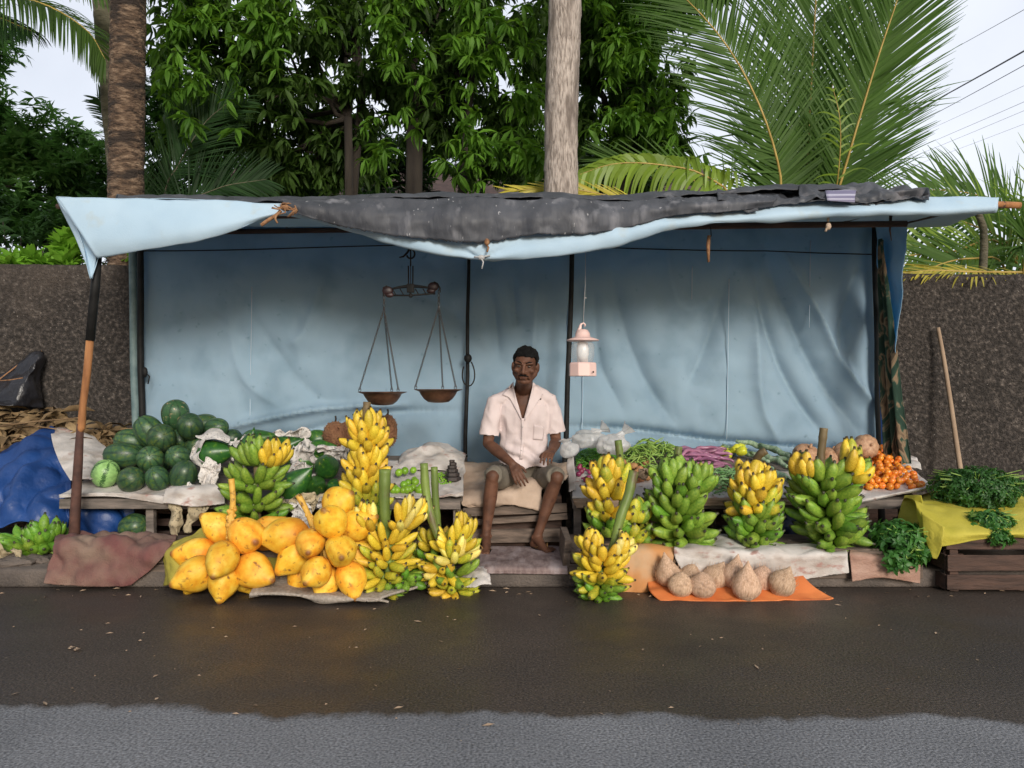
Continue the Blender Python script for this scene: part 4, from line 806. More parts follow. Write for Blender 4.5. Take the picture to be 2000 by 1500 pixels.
# low ledges at the kerb
def ledge(label, x0, x1, y0, y1, h, m):
    t = thing('kerb_plank_box', ((x0+x1)/2, (y0+y1)/2, .0), label, 'box'); cx = (x0+x1)/2
    mb = MB(); mb.box((cx, y0, .05+h*.28), (x1-x0, .03, h*.52), jit=.004); mb.build('lower_plank', m, t, smooth=False, bevel=.004)
    mb = MB(); mb.box((cx, y0+.004, .05+h*.80), (x1-x0-.02, .028, h*.44), jit=.004); mb.build('upper_plank', m, t, smooth=False, bevel=.004)
    mb = MB(); mb.box((cx, (y0+y1)/2+.02, .05+h), (x1-x0, y1-y0, .025), jit=.003); mb.build('top_board', m, t, smooth=False, bevel=.004)
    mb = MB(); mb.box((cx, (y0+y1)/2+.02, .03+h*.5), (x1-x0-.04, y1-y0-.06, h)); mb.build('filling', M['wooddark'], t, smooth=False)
    return t
LY = 4.42
ledge('low plank box along the kerb under the right hand banana bunches', P(1112,0,LY).x, P(1800,0,LY).x, 4.42, 4.86, .155, M['wood'])
ledge('low plank box along the kerb at the left, under the red brown sack', P(100,0,LY).x, P(345,0,LY).x, 4.44, 4.86, .15, M['wood'])
ledge('low plank box behind the orange coconuts', P(350,0,LY).x, P(905,0,LY).x, 4.52, 4.86, .13, M['wood'])
mb = MB(); mb.box(P(1105,1105,4.44)+Vector((0,.2,0)), (.04, .42, .30), Matrix.Rotation(.06, 3, 'Y'), jit=.01)
tag(mb.build('upright_plank', M['wood'], smooth=False, bevel=.004), 'short upright plank at the left end of the right hand ledge', 'plank')
# box the man sits on
t = thing('seat_box', (P(1003,0,5.05).x, 5.1, PZ), 'wooden box the man sits on, made of slanting planks', 'box')
for (px0, py0, px1, py1, hh) in ((905,1000,1108,992,.055),(905,1022,1108,1008,.04),(905,1048,1108,1044,.085)):
    a, b = P(px0,py0,5.0), P(px1,py1,5.0); c = (a+b)/2; mb = MB(); mb.box(c, ((b-a).length, .022, hh), Matrix.Rotation(-math.atan2(b.z-a.z, b.x-a.x), 3, 'Y'), jit=.004); mb.build('plank', M['wood'], t, smooth=False, bevel=.003)
mb = MB(); mb.box((P(1005,0,5.3).x, 5.32, .27), (.62, .5, .33)); mb.build('box_body', M['wooddark'], t, smooth=False, bevel=.004)
o = sheet('seat_sack', [[P(905,905,5.62), P(1000,905,5.62), P(1108,905,5.62)], [P(903,935,5.35), P(1000,930,5.35), P(1108,930,5.35)], [P(902,968,5.06), P(1000,950,5.04), P(1060,955,5.04)], [P(902,985,4.99), P(960,978,4.96), P(1062,990,4.97)], [P(915,992,4.985), P(1000,984,4.965), P(1060,1000,4.975)]], 60, 50, M['tansack'], None, .03, 5, .012, 61, .012, 15)
tag(o, 'tan sack folded over the box as a seat cushion', 'sack')
# sacks on the table fronts
def tsheet(name, label, cat, rows, m, nu=70, nv=40, amp=.02, sc=5, th=.006, seed=1, amp2=.008, sc2=18, group=None, fray=.3, fn=None):
    return tag(sheet(name, [[tuple(q) if not isinstance(q, tuple) or len(q) != 3 or q[1] < 20 else tuple(P(*q)) for q in r] for r in rows], nu, nv, m, None, amp, sc, th, seed, amp2, sc2, fray=fray, fn=fn), label, cat, group)
def tab(px, v, dz=.012):
    Y, z = TV(v); return (( px-1000)*Y/F, Y, z+dz)
tsheet('white_sack', 'pale sack laid along the front edge of the table under the watermelons', 'sack', [[tab(185,.45), tab(300,.45), tab(415,.45)], [tab(150,.2), tab(300,.2), tab(415,.2)], [tab(118,.02), tab(200,.0), tab(325,.0)], [P(116,966,4.895), P(220,962,4.89), P(322,972,4.89)], [P(116,972,4.892), P(220,970,4.89), P(322,984,4.89)]], M['sack'], seed=62, amp=.008, amp2=.004)
tsheet('grey_board', 'folded grey padded board sticking out over the table edge right of the pale sack', 'board', [[tab(340,.12,.03), tab(400,.12,.03), tab(440,.12,.03)], [P(325,958,4.86), P(400,955,4.86), P(440,955,4.86)], [P(318,982,4.80), P(380,990,4.80), P(440,984,4.82)]], M['sack'], seed=63, amp=.01, th=.016)
tsheet('white_sack', 'pink white sheet under the iron weights at the end of the left table', 'sack', [[tab(740,.75,.02), tab(830,.75,.02), tab(905,.75,.02)], [tab(740,.3,.016), tab(830,.3,.016), tab(905,.3,.016)], [tab(740,0,.014), tab(830,0,.014), tab(905,0,.014)], [P(745,972,4.89), P(820,974,4.885), P(904,962,4.885)]], M['sack'], seed=64, amp=.006)
# grey sack draped at the right end of left table, hanging to a heap
def heapsheet(name, label, cat, cx, cy, rx, ry, hgt, m, seed, base=None, n=46, amp=.05, sc=5, amp2=.015, sc2=16, Y=None, z=None, group=None):
    """an irregular cloth heap: a dome with strong folds, resting on the surface at (px,py)"""
    c = onT(cx, cy) if Y is None else P(cx, cy, Y)
    if z is not None: c.z = z
    V = []; Q = []
    for j in range(n):
        for i in range(n):
            u = i/(n-1)*2-1; v = j/(n-1)*2-1; r = min(1, math.hypot(u, v)/1.2); x = c.x+u*rx; y = c.y+v*ry
            zz = c.z+(TV(0)[1]*0)+(v*ry*.217 if Y is None else 0)
            h = hgt*max(0, 1-r*r)
            p = Vector((x, y, seed)); h += amp*(1-abs(noise.noise(p*sc))*2.2)*(.25+.75*(1-r)) + amp2*noise.noise(p*sc2)
            e = .03*noise.noise(Vector((x*6, y*6, seed+3)))
            V.append((x+e, y+e, zz+max(.004, h)))
    Q = [(j*n+i, j*n+i+1, (j+1)*n+i+1, (j+1)*n+i) for j in range(n-1) for i in range(n-1)]
    o = link(name, npmesh(name, V, np.array(Q), m)); s_ = o.modifiers.new('thick', 'SOLIDIFY'); s_.thickness = .004
    return tag(o, label, cat, group)
heapsheet('grey_sack', 'rumpled pale sack heaped at the right end of the left table behind the weights', 'sack', 845, 905, .24, .26, .12, M['sack'], 3, amp=.03)
tsheet('pale_sack', 'pale sack pulled down the left end of the table behind the leaning post', 'sack', [[P(98,835,5.75), P(150,838,5.75), P(180,855,5.7)], [P(104,870,5.45), P(160,868,5.45), P(215,885,5.45)], [P(120,910,5.2), P(165,905,5.2), P(215,925,5.2)], [P(140,940,5.05), P(170,940,5.0), P(205,945,5.0)]], M['sack'], seed=65, amp=.03)
tsheet('brown_paper', 'crumpled brown and white paper hanging under the table edge right of the blue tarpaulin', 'paper', [[P(332,978,4.86), P(342,976,4.86), P(352,978,4.86)], [P(330,1010,4.88), P(342,1010,4.83), P(354,1010,4.88)], [P(334,1045,4.86), P(345,1048,4.83), P(352,1040,4.86)]], M['paperold'], 16, 30, .03, 12, .003, 66, .01, 30)
tsheet('brown_paper', 'second crumpled paper strip hanging under the table, nearer the green bananas', 'paper', [[P(362,978,4.86), P(385,978,4.82), P(418,978,4.86)], [P(364,1000,4.86), P(372,1005,4.84), P(400,1000,4.86)], [P(358,1035,4.86), P(366,1040,4.84), P(374,1030,4.86)]], M['paperold'], 20, 30, .03, 12, .003, 67, .01, 30)
# blue tarpaulin bundle at the far left + pieces under the table
def foldtarp(u, v, p): return -.13*abs(noise.noise(p*3.2+Vector((0,0,p.x*2))))-.05*abs(noise.noise(p*7))+.03*math.sin(p.x*9+p.z*5)
tsheet('blue_tarpaulin', 'bright blue tarpaulin thrown over goods at the far left', 'tarpaulin', [[P(-120,900,5.9), P(20,890,5.9), P(95,858,5.85), P(125,850,5.8)], [P(-130,930,5.55), P(30,890,5.5), P(80,880,5.5), P(135,900,5.45)], [P(-150,980,5.2), P(0,950,5.15), P(80,940,5.15), P(140,950,5.1)], [P(-160,1020,5.0), P(0,1010,4.98), P(70,1000,4.98), P(138,1000,5.0)], [P(-160,1060,4.95), P(-10,1040,4.93), P(60,1025,4.94), P(132,1045,5.0)]], M['bluetarp'], 90, 70, .05, 3, .004, 68, .02, 9, fray=0, fn=foldtarp)
tsheet('blue_tarpaulin', 'blue tarpaulin hanging under the left table behind the leaning post', 'tarpaulin', [[P(120,975,5.15), P(180,975,5.15), P(250,975,5.25)], [P(128,1010,5.1), P(190,1010,5.05), P(250,1010,5.2)], [P(130,1060,5.05), P(190,1060,5.0), P(240,1060,5.15)]], M['bluetarp'], 60, 40, .05, 6, .004, 69, .02, 14, fray=0, fn=foldtarp)
# added dark panels standing in for the shade beneath the tables
for (x0, x1, lab) in ((262, 905, 'dark panel standing in for the shade under the left table'), (1120, 1790, 'dark panel standing in for the shade under the right table')):
    mb = MB(); mb.box(((P(x0,0,5.83).x+P(x1,0,5.83).x)/2, 5.84, .33), (P(x1,0,5.83).x-P(x0,0,5.83).x, .02, .45)); tag(mb.build('shade_panel', M['wooddark'], smooth=False), lab, 'board')
# red sack over the left ledge
tsheet('red_sack', 'worn red brown sack draped over the low plank box at the left', 'sack', [[P(112,1046,4.86), P(220,1044,4.86), P(345,1048,4.86)], [P(108,1052,4.6), P(220,1050,4.6), P(343,1056,4.6)], [P(104,1066,4.415), P(210,1060,4.41), P(335,1072,4.41)], [P(96,1105,4.39), P(200,1105,4.37), P(295,1112,4.38)], [P(86,1140,4.34), P(190,1146,4.35), P(255,1143,4.37)]], M['redsack'], 90, 60, .035, 8, .007, 70, .022, 15, fray=.2)
tsheet('olive_sack', 'olive yellow sack standing left of the orange coconuts', 'sack', [[P(395,1035,4.6), P(420,1045,4.58), P(440,1060,4.58)], [P(345,1062,4.45), P(375,1060,4.38), P(400,1065,4.38)], [P(325,1082,4.42), P(335,1080,4.33), P(380,1090,4.30)], [P(326,1115,4.42), P(332,1115,4.30), P(372,1120,4.28)], [P(325,1143,4.38), P(335,1143,4.27), P(372,1148,4.26)]], M['olivesack'], 50, 50, .02, 7, .006, 71, .01, 20)
tsheet('olive_sack', 'olive sack cloth in the gap between the two coconut bunches', 'sack', [[P(520,1055,4.62), P(590,1055,4.62)], [P(515,1090,4.5), P(590,1090,4.5)], [P(510,1125,4.4), P(600,1125,4.4)]], M['olivesack'], 30, 30, .02, 7, .006, 72, .01, 20)
tsheet('net_sack', 'grey net sack spread on the wet road under the coconuts and bananas', 'sack', [[P(520,1118,4.42), P(620,1120,4.42), P(720,1120,4.42), P(825,1122,4.42)], [P(505,1135,4.28), P(620,1150,4.26), P(720,1150,4.26), P(835,1140,4.30)], [P(490,1158,4.12), P(560,1160,4.10), P(640,1166,4.08), P(740,1170,4.06), P(835,1152,4.15)][:4], [P(487,1163,4.13), P(560,1158,4.12), P(640,1172,4.085), P(760,1174,4.10)]], M['netsack'], 110, 40, .012, 5, .012, 73, .006, 14, fray=.1, fn=lambda u,v,p: .015*math.sin(p.x*14)*(v**2))
tsheet('white_rag', 'pale plastic rag on the road beside the right edge of the yellow green bananas', 'rag', [[P(905,1100,4.42), P(935,1102,4.42), P(950,1110,4.42)], [P(900,1120,4.32), P(930,1115,4.28), P(955,1125,4.28)], [P(895,1148,4.24), P(930,1150,4.2), P(960,1143,4.2)]], M['sack'], 26, 26, .03, 10, .004, 74, .01, 30)
# mat under the man's feet
tsheet('foot_mat', 'worn pinkish mat on the pavement under the man\'s feet', 'mat', [[(P(912,0,5.0).x,4.99,.118), (P(1010,0,5).x,4.99,.116), (P(1112,0,5).x,4.99,.118)], [(P(905,0,4.7).x,4.7,.117), (P(1010,0,4.7).x,4.7,.120), (P(1110,0,4.7).x,4.7,.118)], [(P(925,0,4.45).x,4.44,.117), (P(1010,0,4.45).x,4.43,.119), (P(1108,0,4.45).x,4.44,.117)], [(P(930,0,4.45).x,4.40,.08), (P(1010,0,4.45).x,4.395,.085), (P(1108,0,4.45).x,4.40,.08)]], mat('worn_mat', [(.3, (.13,.085,.08)), (.7, (.30,.23,.22))], 12, 9, .9, .7, 90, stretch=(3,1,1), spots=((.36,.30,.30), 5, .5, .7), bdist=.006), 60, 50, .006, 6, .008, 75, .003, 24)
# coverings on the right ledge
tsheet('ochre_sheet', 'ochre orange board sheet draped over the left part of the right hand ledge', 'sheet', [[P(1128,1050,4.84), P(1240,1050,4.84), P(1322,1056,4.84)], [P(1120,1068,4.60), P(1230,1062,4.60), P(1320,1064,4.60)], [P(1135,1085,4.415), P(1240,1074,4.40), P(1318,1072,4.40)], [P(1165,1120,4.38), P(1250,1115,4.36), P(1310,1115,4.37)], [P(1190,1157,4.34), P(1250,1158,4.32), P(1285,1152,4.34)]], M['orangeboard'], 80, 60, .014, 4, .005, 76, .010, 12, fray=.2)
tsheet('white_sheet', 'white plastic sack draped over the middle of the right hand ledge', 'sack', [[P(1330,1050,4.84), P(1490,1050,4.84), P(1648,1058,4.84)], [P(1322,1060,4.60), P(1490,1060,4.60), P(1650,1066,4.60)], [P(1317,1068,4.385), P(1480,1076,4.38), P(1655,1078,4.385)], [P(1318,1088,4.375), P(1480,1100,4.355), P(1655,1096,4.37)], [P(1330,1112,4.37), P(1480,1140,4.345), P(1656,1118,4.37)]], M['sack'], 100, 60, .03, 5, .004, 77, .012, 12, fray=.3)
tsheet('brown_sack', 'reddish brown sack draped over the right part of the ledge below the leafy greens', 'sack', [[P(1660,1062,4.84), P(1720,1062,4.84), P(1795,1066,4.84)], [P(1660,1070,4.60), P(1720,1072,4.60), P(1795,1078,4.60)], [P(1660,1078,4.39), P(1720,1086,4.39), P(1796,1096,4.39)], [P(1661,1105,4.375), P(1720,1105,4.365), P(1797,1118,4.37)], [P(1664,1136,4.36), P(1720,1128,4.36), P(1798,1140,4.365)]], mat('pinkish_brown_sack', [(.3, (.26,.14,.10)), (.7, (.42,.27,.21))], 9, 8, .9, .7, 60, stretch=(1,1,2.5), bdist=.008), 70, 50, .010, 6, .005, 78, .005, 16, fray=.2)
tsheet('orange_cloth', 'bright orange cloth on the road under the husked coconuts', 'cloth', [[P(1262,1118,4.405), P(1420,1118,4.405), P(1560,1118,4.405)], [P(1266,1146,4.30), P(1430,1140,4.30), P(1580,1140,4.30)], [P(1270,1158,4.22), P(1440,1160,4.2), P(1625,1168,4.2)], [P(1290,1176,4.15), P(1440,1176,4.13), P(1622,1172,4.16)]], M['orangecloth'], 90, 40, .010, 6, .008, 79, .005, 14, fray=.1)
# green-stuff crate at the right
crate('vegetable_crate', 'dark slatted wooden crate at the right edge, covered with the yellow cloth', (P(1945,0,4.6).x, 4.62, .0), (.92, .62, .335), M['wooddark'], 3)
crate('vegetable_crate', 'dark upright crate end between the ledge and the slatted crate', (P(1826,0,4.65).x-.01, 4.70, .0), (.14, .5, .40), M['wooddark'], 2)
tsheet('yellow_cloth', 'crumpled yellow cloth spread over the crate at the right edge', 'cloth', [[P(1765,985,5.0), P(1850,955,5.1), P(1960,955,5.1), P(2120,960,5.1)], [P(1762,985,4.85), P(1835,970,4.85), P(1950,975,4.85), P(2120,980,4.85)], [P(1768,975,4.62), P(1815,992,4.55), P(1940,998,4.55), P(2120,998,4.55)], [P(1790,990,4.45), P(1828,1030,4.31), P(1950,1037,4.285), P(2120,1035,4.285)], [P(1797,1060,4.40), P(1832,1068,4.29), P(1950,1050,4.29), P(2120,1047,4.29)]], M['yellowcloth'], 90, 70, .018, 4, .004, 80, .008, 12, fray=0)
tsheet('yellow_cloth_corner', 'pointed hanging corner of yellow cloth on the crate', 'cloth', [[P(1800,1000,4.38), P(1845,1030,4.27)], [P(1806,1050,4.34), P(1842,1058,4.26)], [P(1822,1090,4.29), P(1830,1092,4.28)]], M['yellowcloth'], 16, 24, .014, 8, .004, 81, .006, 20)
tsheet('yellow_cloth_left', 'left fall of yellow cloth beside the leafy greens', 'cloth', [[P(1768,968,4.72), P(1800,968,4.6)], [P(1760,1000,4.70), P(1800,1010,4.5)], [P(1752,1028,4.68), P(1790,1035,4.52)]], M['yellowcloth'], 20, 24, .014, 8, .004, 82, .006, 20)
# cardboard tray under the tomatoes
tsheet('cardboard_tray', 'pale plastic lined cardboard spread under the tomatoes at the right end of the table', 'tray', [[tab(1650,1.02,.02), tab(1700,1.05,.03), tab(1745,1.0,.03)], [tab(1650,.5,.02), tab(1720,.5,.02), tab(1775,.5,.05)], [tab(1650,.12,.02), tab(1740,.12,.02), tab(1820,.14,.03)], [P(1670,978,4.87), P(1750,962,4.87), P(1828,948,4.90)], [P(1670,984,4.872), P(1750,968,4.872), P(1826,954,4.90)]], M['sack'], 60, 40, .010, 5, .005, 83, .004, 20)
tsheet('plastic_lining', 'rumpled pale plastic behind the tomatoes below the tan pumpkin', 'plastic', [[tab(1690,1.0,.05), tab(1760,.95,.05)], [tab(1680,.75,.05), tab(1790,.7,.05)], [tab(1700,.6,.03), tab(1800,.45,.04)]], M['sack'], 30, 24, .03, 9, .003, 84, .01, 24)
# ================================================================ fruit builders
def vary(o): return o
def rotto(d, roll=0):
    """rotation taking local +Z to direction d"""
    q = Vector(d).to_track_quat('Z', 'Y'); return q @ Quaternion((0,0,1), roll)
def banana_mesh(name, mt, bend=.9, fat=.24):
    """unit length banana from origin along +X, curving up to +Z"""
    mb = MB(); n = 12; pts = []; rad = []; a = -.15; p = Vector((0,0,0))
    prof = [.34,.46,.74,.95,1.0,1.02,1.02,1.0,.96,.88,.66,.30,.22]
    for i in range(n+1):
        pts.append(p.copy()); rad.append(prof[i]*fat*.5); a = -.15+bend*(i/n); p = p+Vector((math.cos(a), 0, math.sin(a)))*(1/n)
    V0 = len(mb.v); mb.tube(pts, rad, 10, up=(0,1,0))
    for k in range(n+1):                # slightly five-sided section
        for j in range(10):
            i = V0+k*10+j; c = pts[k]; d = Vector(mb.v[i])-c; mb.v[i] = tuple(c+d*(1+.06*math.cos(5*2*PI*j/10)))
    return mb.mesh(name, mt)
BM = {k: [banana_mesh('banana', M[m_], b, f) for (b, f) in ((.8,.30), (1.1,.28), (.55,.31))] for k, m_ in (('g','bgreen'),('d','bdark'),('y','byellow'),('l','blime'),('p','bpale'))}
def bunch(label, base, tiers, stalk, group='banana bunches', blen=.125, seed=1, axis=None):
    """tiers: list of (px, py, radius_px, n, elevation_deg, kinds, length factor, az0, span); stalk: list of (px,py,Y,r)"""
    rnd = random.Random(seed); Y0 = base[2]; loc = P(*base); t = thing('banana_bunch', loc, label, 'bananas', group)
    mb = MB(); pts = catmull([tuple(P(a, b, c)) for a, b, c, r in stalk], 26); rr = np.interp(np.linspace(0, 1, 26), np.linspace(0, 1, len(stalk)), [r for *_, r in stalk])
    node = [1+.10*math.exp(-((i % 8)-4)**2*1.2) for i in range(26)]
    mb.tube(pts, list(rr*np.array(node)), 12)
    # cut rim
    o = mb.build('stalk', M['stalkbrown' if (rnd.random() < .0 or stalk[0][3] < 0) else stalk_m[0]], t)
    for k, tr in enumerate(tiers):
        px, py, rp_, n, el, kinds, lf, az0, span = tr; Y = Y0; c = P(px, py, Y); s = Y/F
        hand = MB(); 
        for q in range(9):
            a = R(az0-span/2+span*q/8); hand.ell(c+Vector((math.cos(a)*.032, math.sin(a)*.032, 0)), (.020,.020,.016), n=8, k=5)
        h = hand.build('banana_hand', M['stalk'], t)
        n = n+3
        for i in range(n):
            a = R(az0-span/2+span*(i+rnd.uniform(-.3,.3)+.5)/n); row = i % 2
            e = R(el+(14 if row else -12)+rnd.uniform(-11, 11)); kd = rnd.choice(kinds)
            r0 = .026; st = Vector((math.cos(a)*r0, math.sin(a)*r0, .010*(1 if row else -1)))
            L = max(.05, rp_*s-.012)*lf*rnd.uniform(.88, 1.08)
            Mx = Matrix.Rotation(a+rnd.uniform(-.12,.12), 4, 'Z') @ Matrix.Rotation(-e, 4, 'Y') @ Matrix.Rotation(rnd.uniform(-.35,.35), 4, 'X')
            o = link('banana', rnd.choice(BM[kd]), h, loc=(c-loc)*0+ (c-loc)+st)
            o.rotation_euler = Mx.to_euler(); f = L/1.0; w_ = fatk[0]*.92*s*(.9+.2*rnd.random())/.30
            o.scale = (f, w_, w_)
    return t
stalk_m = ['stalk']; fatk = [19]
# ---- left bunches
stalk_m[0] = 'stalkbrown'
F0, F1 = -90, 300
bunch('green bunch with a yellow hand at its top right, behind the orange coconuts', (500,1055,4.72),
   [(505,905,62,9,48,'gg',1.0,-150,190),(525,905,62,8,42,'yyy',1.0,-40,110),(500,945,72,13,14,'ggg',1,F0,F1),(498,985,74,14,4,'ggg',1,F0,F1),(500,1018,72,14,-4,'ggd',1,F0,F1),(505,1045,55,11,-14,'gg',1,F0,F1)],
   [(503,860,4.72,.020),(502,900,4.72,.020),(503,950,4.72,.02),(505,1050,4.72,.018)], seed=2)
bunch('tallest bunch, bright yellow above and green below, standing in front of the papayas', (715,1050,4.70),
   [(718,855,62,11,50,'yyy',1.0,F0,F1),(718,870,58,9,22,'yyy',1.0,F0,F1),(716,905,58,10,58,'yyy',1,F0,F1),(714,925,60,11,35,'yyy',1,F0,F1),(714,955,62,12,30,'yyyl',1,F0,F1),(718,985,56,12,36,'llg',1,F0,F1),(720,1015,52,12,30,'ggd',.95,F0,F1),(725,1045,46,10,16,'dd',.95,F0,F1)],
   [(717,785,4.70,.024),(715,820,4.70,.022),(714,900,4.70,.02),(722,1050,4.70,.018)], seed=3)
stalk_m[0] = 'stalk'; fatk[0] = 17
bunch('yellow bunch on the net sack with a thick upright green stalk', (760,1160,4.28),
   [(730,1030,62,9,52,'yyyp',1,-150,160),(782,1028,74,11,42,'yyyp',1,-30,150),(755,1065,66,13,26,'yyy',1,F0,F1),(755,1095,68,14,8,'yyl',1,F0,F1),(750,1122,62,13,-4,'yll',1,F0,F1),(790,1125,44,8,-12,'ddg',1,-30,150),(752,1145,50,11,-14,'lgd',1,F0,F1)],
   [(752,917,4.24,.033),(751,960,4.24,.030),(752,1010,4.25,.028),(757,1070,4.28,.026),(760,1150,4.28,.02)], seed=4, group='banana bunches')
bunch('bunch of yellow, pale and green fruit on the leaning green stalk nearest the man', (878,1160,4.30),
   [(892,1052,56,7,64,'yyy',1.1,-20,140),(888,1070,54,9,34,'yyl',1,F0,F1),(885,1092,62,11,34,'ppl',1,-40,240),(868,1110,56,10,-16,'yyp',1,-140,180),(885,1124,60,12,8,'lgg',1,F0,F1),(885,1146,50,12,-10,'lgy',1,F0,F1)],
   [(828,905,4.30,.022),(832,960,4.30,.024),(845,1020,4.29,.023),(863,1065,4.29,.021),(880,1110,4.30,.017)], seed=5)
bunch('small half hidden bunch behind the leaning stalk, its green stalk upright', (855,1150,4.45),
   [(850,1065,46,9,34,'yyl',1,F0,F1),(845,1092,52,11,10,'dgl',1,F0,F1),(845,1118,52,11,2,'ddg',1,F0,F1),(850,1140,46,10,-6,'dd',1,F0,F1)],
   [(848,912,4.44,.020),(851,980,4.44,.021),(856,1040,4.45,.019),(856,1100,4.45,.014)], seed=6)
# ---- right bunches
stalk_m[0] = 'stalk'; fatk[0] = 22
bunch('leftmost bunch on the right ledge, yellow at upper left, green at lower right', (1205,1066,4.60),
   [(1195,940,60,8,50,'yyl',1,-130,200),(1190,965,54,9,22,'yyy',1,-120,220),(1195,1000,50,9,4,'yyl',1,-130,220),(1235,1010,46,8,34,'lgy',1,-30,150),(1190,1030,52,9,2,'ggd',1,-120,240),(1240,1045,40,9,4,'gll',1,-60,200)],
   [(1207,860,4.60,.022),(1212,900,4.60,.022),(1218,950,4.60,.022),(1208,1050,4.6,.018)], seed=7)
fatk[0] = 18
bunch('small yellow over green bunch on the road with a thick leaning green stalk', (1180,1168,4.20),
   [(1160,1070,46,8,58,'yyy',1,-140,170),(1205,1078,44,8,46,'yyp',1,-20,150),(1175,1095,58,12,24,'yyy',1,F0,F1),(1175,1115,62,14,6,'yyl',1,F0,F1),(1172,1135,58,13,-6,'llg',1,F0,F1),(1170,1152,44,11,-20,'gdd',1,F0,F1)],
   [(1238,920,4.30,.027),(1228,965,4.28,.027),(1212,1010,4.26,.026),(1200,1060,4.24,.024),(1184,1110,4.2,.018)], seed=8)
fatk[0] = 23.5
bunch('all green bunch of fat fruit, second on the right ledge', (1325,1070,4.58),
   [(1315,945,62,9,58,'ggg',1,F0,F1),(1345,955,66,9,30,'gggl',1,-30,200),(1320,975,70,11,24,'ggd',1,F0,F1),(1325,1005,74,12,10,'ggd',1,F0,F1),(1330,1030,74,12,0,'ggg',1,F0,F1),(1335,1055,62,10,-8,'gg',1,F0,F1)],
   [(1326,872,4.58,.022),(1322,900,4.58,.022),(1318,950,4.58,.021),(1328,1060,4.58,.018)], seed=9)
stalk_m[0] = 'stalkbrown'
bunch('bunch golden above and green below with a curved dark stalk', (1475,1070,4.58),
   [(1474,950,58,10,54,'yyy',1,F0,F1),(1474,965,62,10,24,'yyy',1,F0,F1),(1474,985,58,10,0,'yyyl',1,F0,F1),(1474,1010,60,12,10,'ggd',1,F0,F1),(1474,1035,60,12,2,'ggd',1,F0,F1),(1474,1058,52,11,-8,'gg',1,F0,F1)],
   [(1496,880,4.52,.022),(1482,890,4.54,.023),(1473,915,4.57,.022),(1474,960,4.58,.021),(1475,1060,4.58,.018)], seed=10)
bunch('largest green bunch, yellow fingers at its top, with a tall brown stalk', (1612,1072,4.56),
   [(1580,925,52,6,52,'yyg',1,-160,110),(1640,915,62,7,56,'lyy',1,-20,110),(1655,930,54,5,16,'yyg',1,-20,110),(1605,945,72,11,26,'ggg',1,F0,F1),(1610,975,80,13,12,'ggd',1,F0,F1),(1618,1005,82,13,2,'ggd',1,F0,F1),(1625,1030,80,13,-2,'ggg',1,F0,F1),(1625,1056,66,12,-10,'gg',1,F0,F1)],
   [(1609,836,4.56,.024),(1606,865,4.56,.023),(1603,900,4.56,.023),(1606,960,4.56,.024),(1615,1060,4.56,.018)], seed=11)
fatk[0] = 20
stalk_m[0] = 'stalk'
bunch('dark green bananas lying under the blue tarpaulin at the far left', (60,1080,4.75),
   [(55,1062,58,8,2,'d',1,180,150),(85,1058,48,9,6,'d',1,-60,200),(62,1070,52,9,-2,'dg',1,-90,220),(92,1042,40,6,28,'d',1,-60,160)],
   [(75,1052,4.85,.014),(75,1064,4.85,.014)], seed=12)
# ---- orange king coconuts: shared meshes
def kc_mesh(k):
    mb = MB(); rnd = random.Random(k)
    prof = []
    for i in range(17):
        t = i/16; r = [.10,.45,.68,.83,.92,.975,1.0,1.0,.985,.95,.885,.79,.665,.53,.40,.26,.10][i]
        prof.append((r*.5+1e-3, (t-.47)*1.36))
    mb.lathe(prof, 22, fn=lambda th, t: 1+.06*math.cos(3*th+k)*math.sin(PI*t)**.7+.02*math.cos(2*th))
    mb.v = [tuple(Vector(v)*(1+.035*noise.noise(Vector(v)*3+Vector((k*5, 0, 0))))) for v in mb.v]
    return mb.mesh('coconut', M['kcoco'])
KC = [kc_mesh(k) for k in range(3)]
def relax(cs, rs, zmin=None, it=60, k=.97):
    """push apart fruit that would otherwise sink into one another, mostly in depth"""
    cs = [c.copy() for c in cs]
    for _ in range(it):
        for i in range(len(cs)):
            for j in range(i):
                d = cs[i]-cs[j]; L = d.length; m_ = (rs[i]+rs[j])*k
                if L < m_:
                    if abs(d.y) < .01: d.y = .01
                    dr = Vector((d.x*.35, d.y, d.z*.35)).normalized()*(m_-L)*.3; cs[i] += dr; cs[j] -= dr
    return cs
def kbunch(label, loc, stalk, nuts, hub):
    L0 = P(*loc); t = thing('orange_coconut_bunch', L0, label, 'coconuts', 'orange coconut bunches')
    mb = MB(); pts = catmull([tuple(P(*q[:3])) for q in stalk], 20); mb.tube(pts, list(np.interp(np.linspace(0,1,20), np.linspace(0,1,len(stalk)), [q[3] for q in stalk])), 10, ecc=None)
    for i in range(34):
        k = random.randint(8, 19); p = Vector(pts[k]); mb.ell(p+Vector([random.uniform(-.018,.018) for _ in range(3)]), (random.uniform(.008,.016),)*3, n=6, k=4)
    H = P(*hub); cc = relax([P(n_[0], n_[1], n_[2]) for n_ in nuts], [n_[3]*n_[2]/F for n_ in nuts], .0, 60, .84)
    for c_, n_ in zip(cc, nuts): c_.z = max(c_.z, n_[3]*n_[2]/F*.98)
    for (px, py, Y, r, dx, dy, dz) in nuts:
        c = P(px, py, Y); d = Vector((dx, dy, dz)).normalized(); e = c-d*(r*Y/F*.9)
        if (e-H).length < .22: mb.tube([H, H.lerp(e, .5)+Vector((0,-.01,.01)), e], [.010,.008,.012], 7)
    mb.build('stalk', M['kstalk'], t)
    for i, (px, py, Y, r, dx, dy, dz) in enumerate(nuts):
        c = cc[i]; d = Vector((dx, dy, dz)).normalized(); s = 2*r*Y/F*.85
        o = link('coconut', KC[i % 3], t, c-L0, rotto(d, random.uniform(0, 6)), (s*random.uniform(.92,1.04), s*random.uniform(.92,1.04), s*random.uniform(.94,1.12)))
    return t
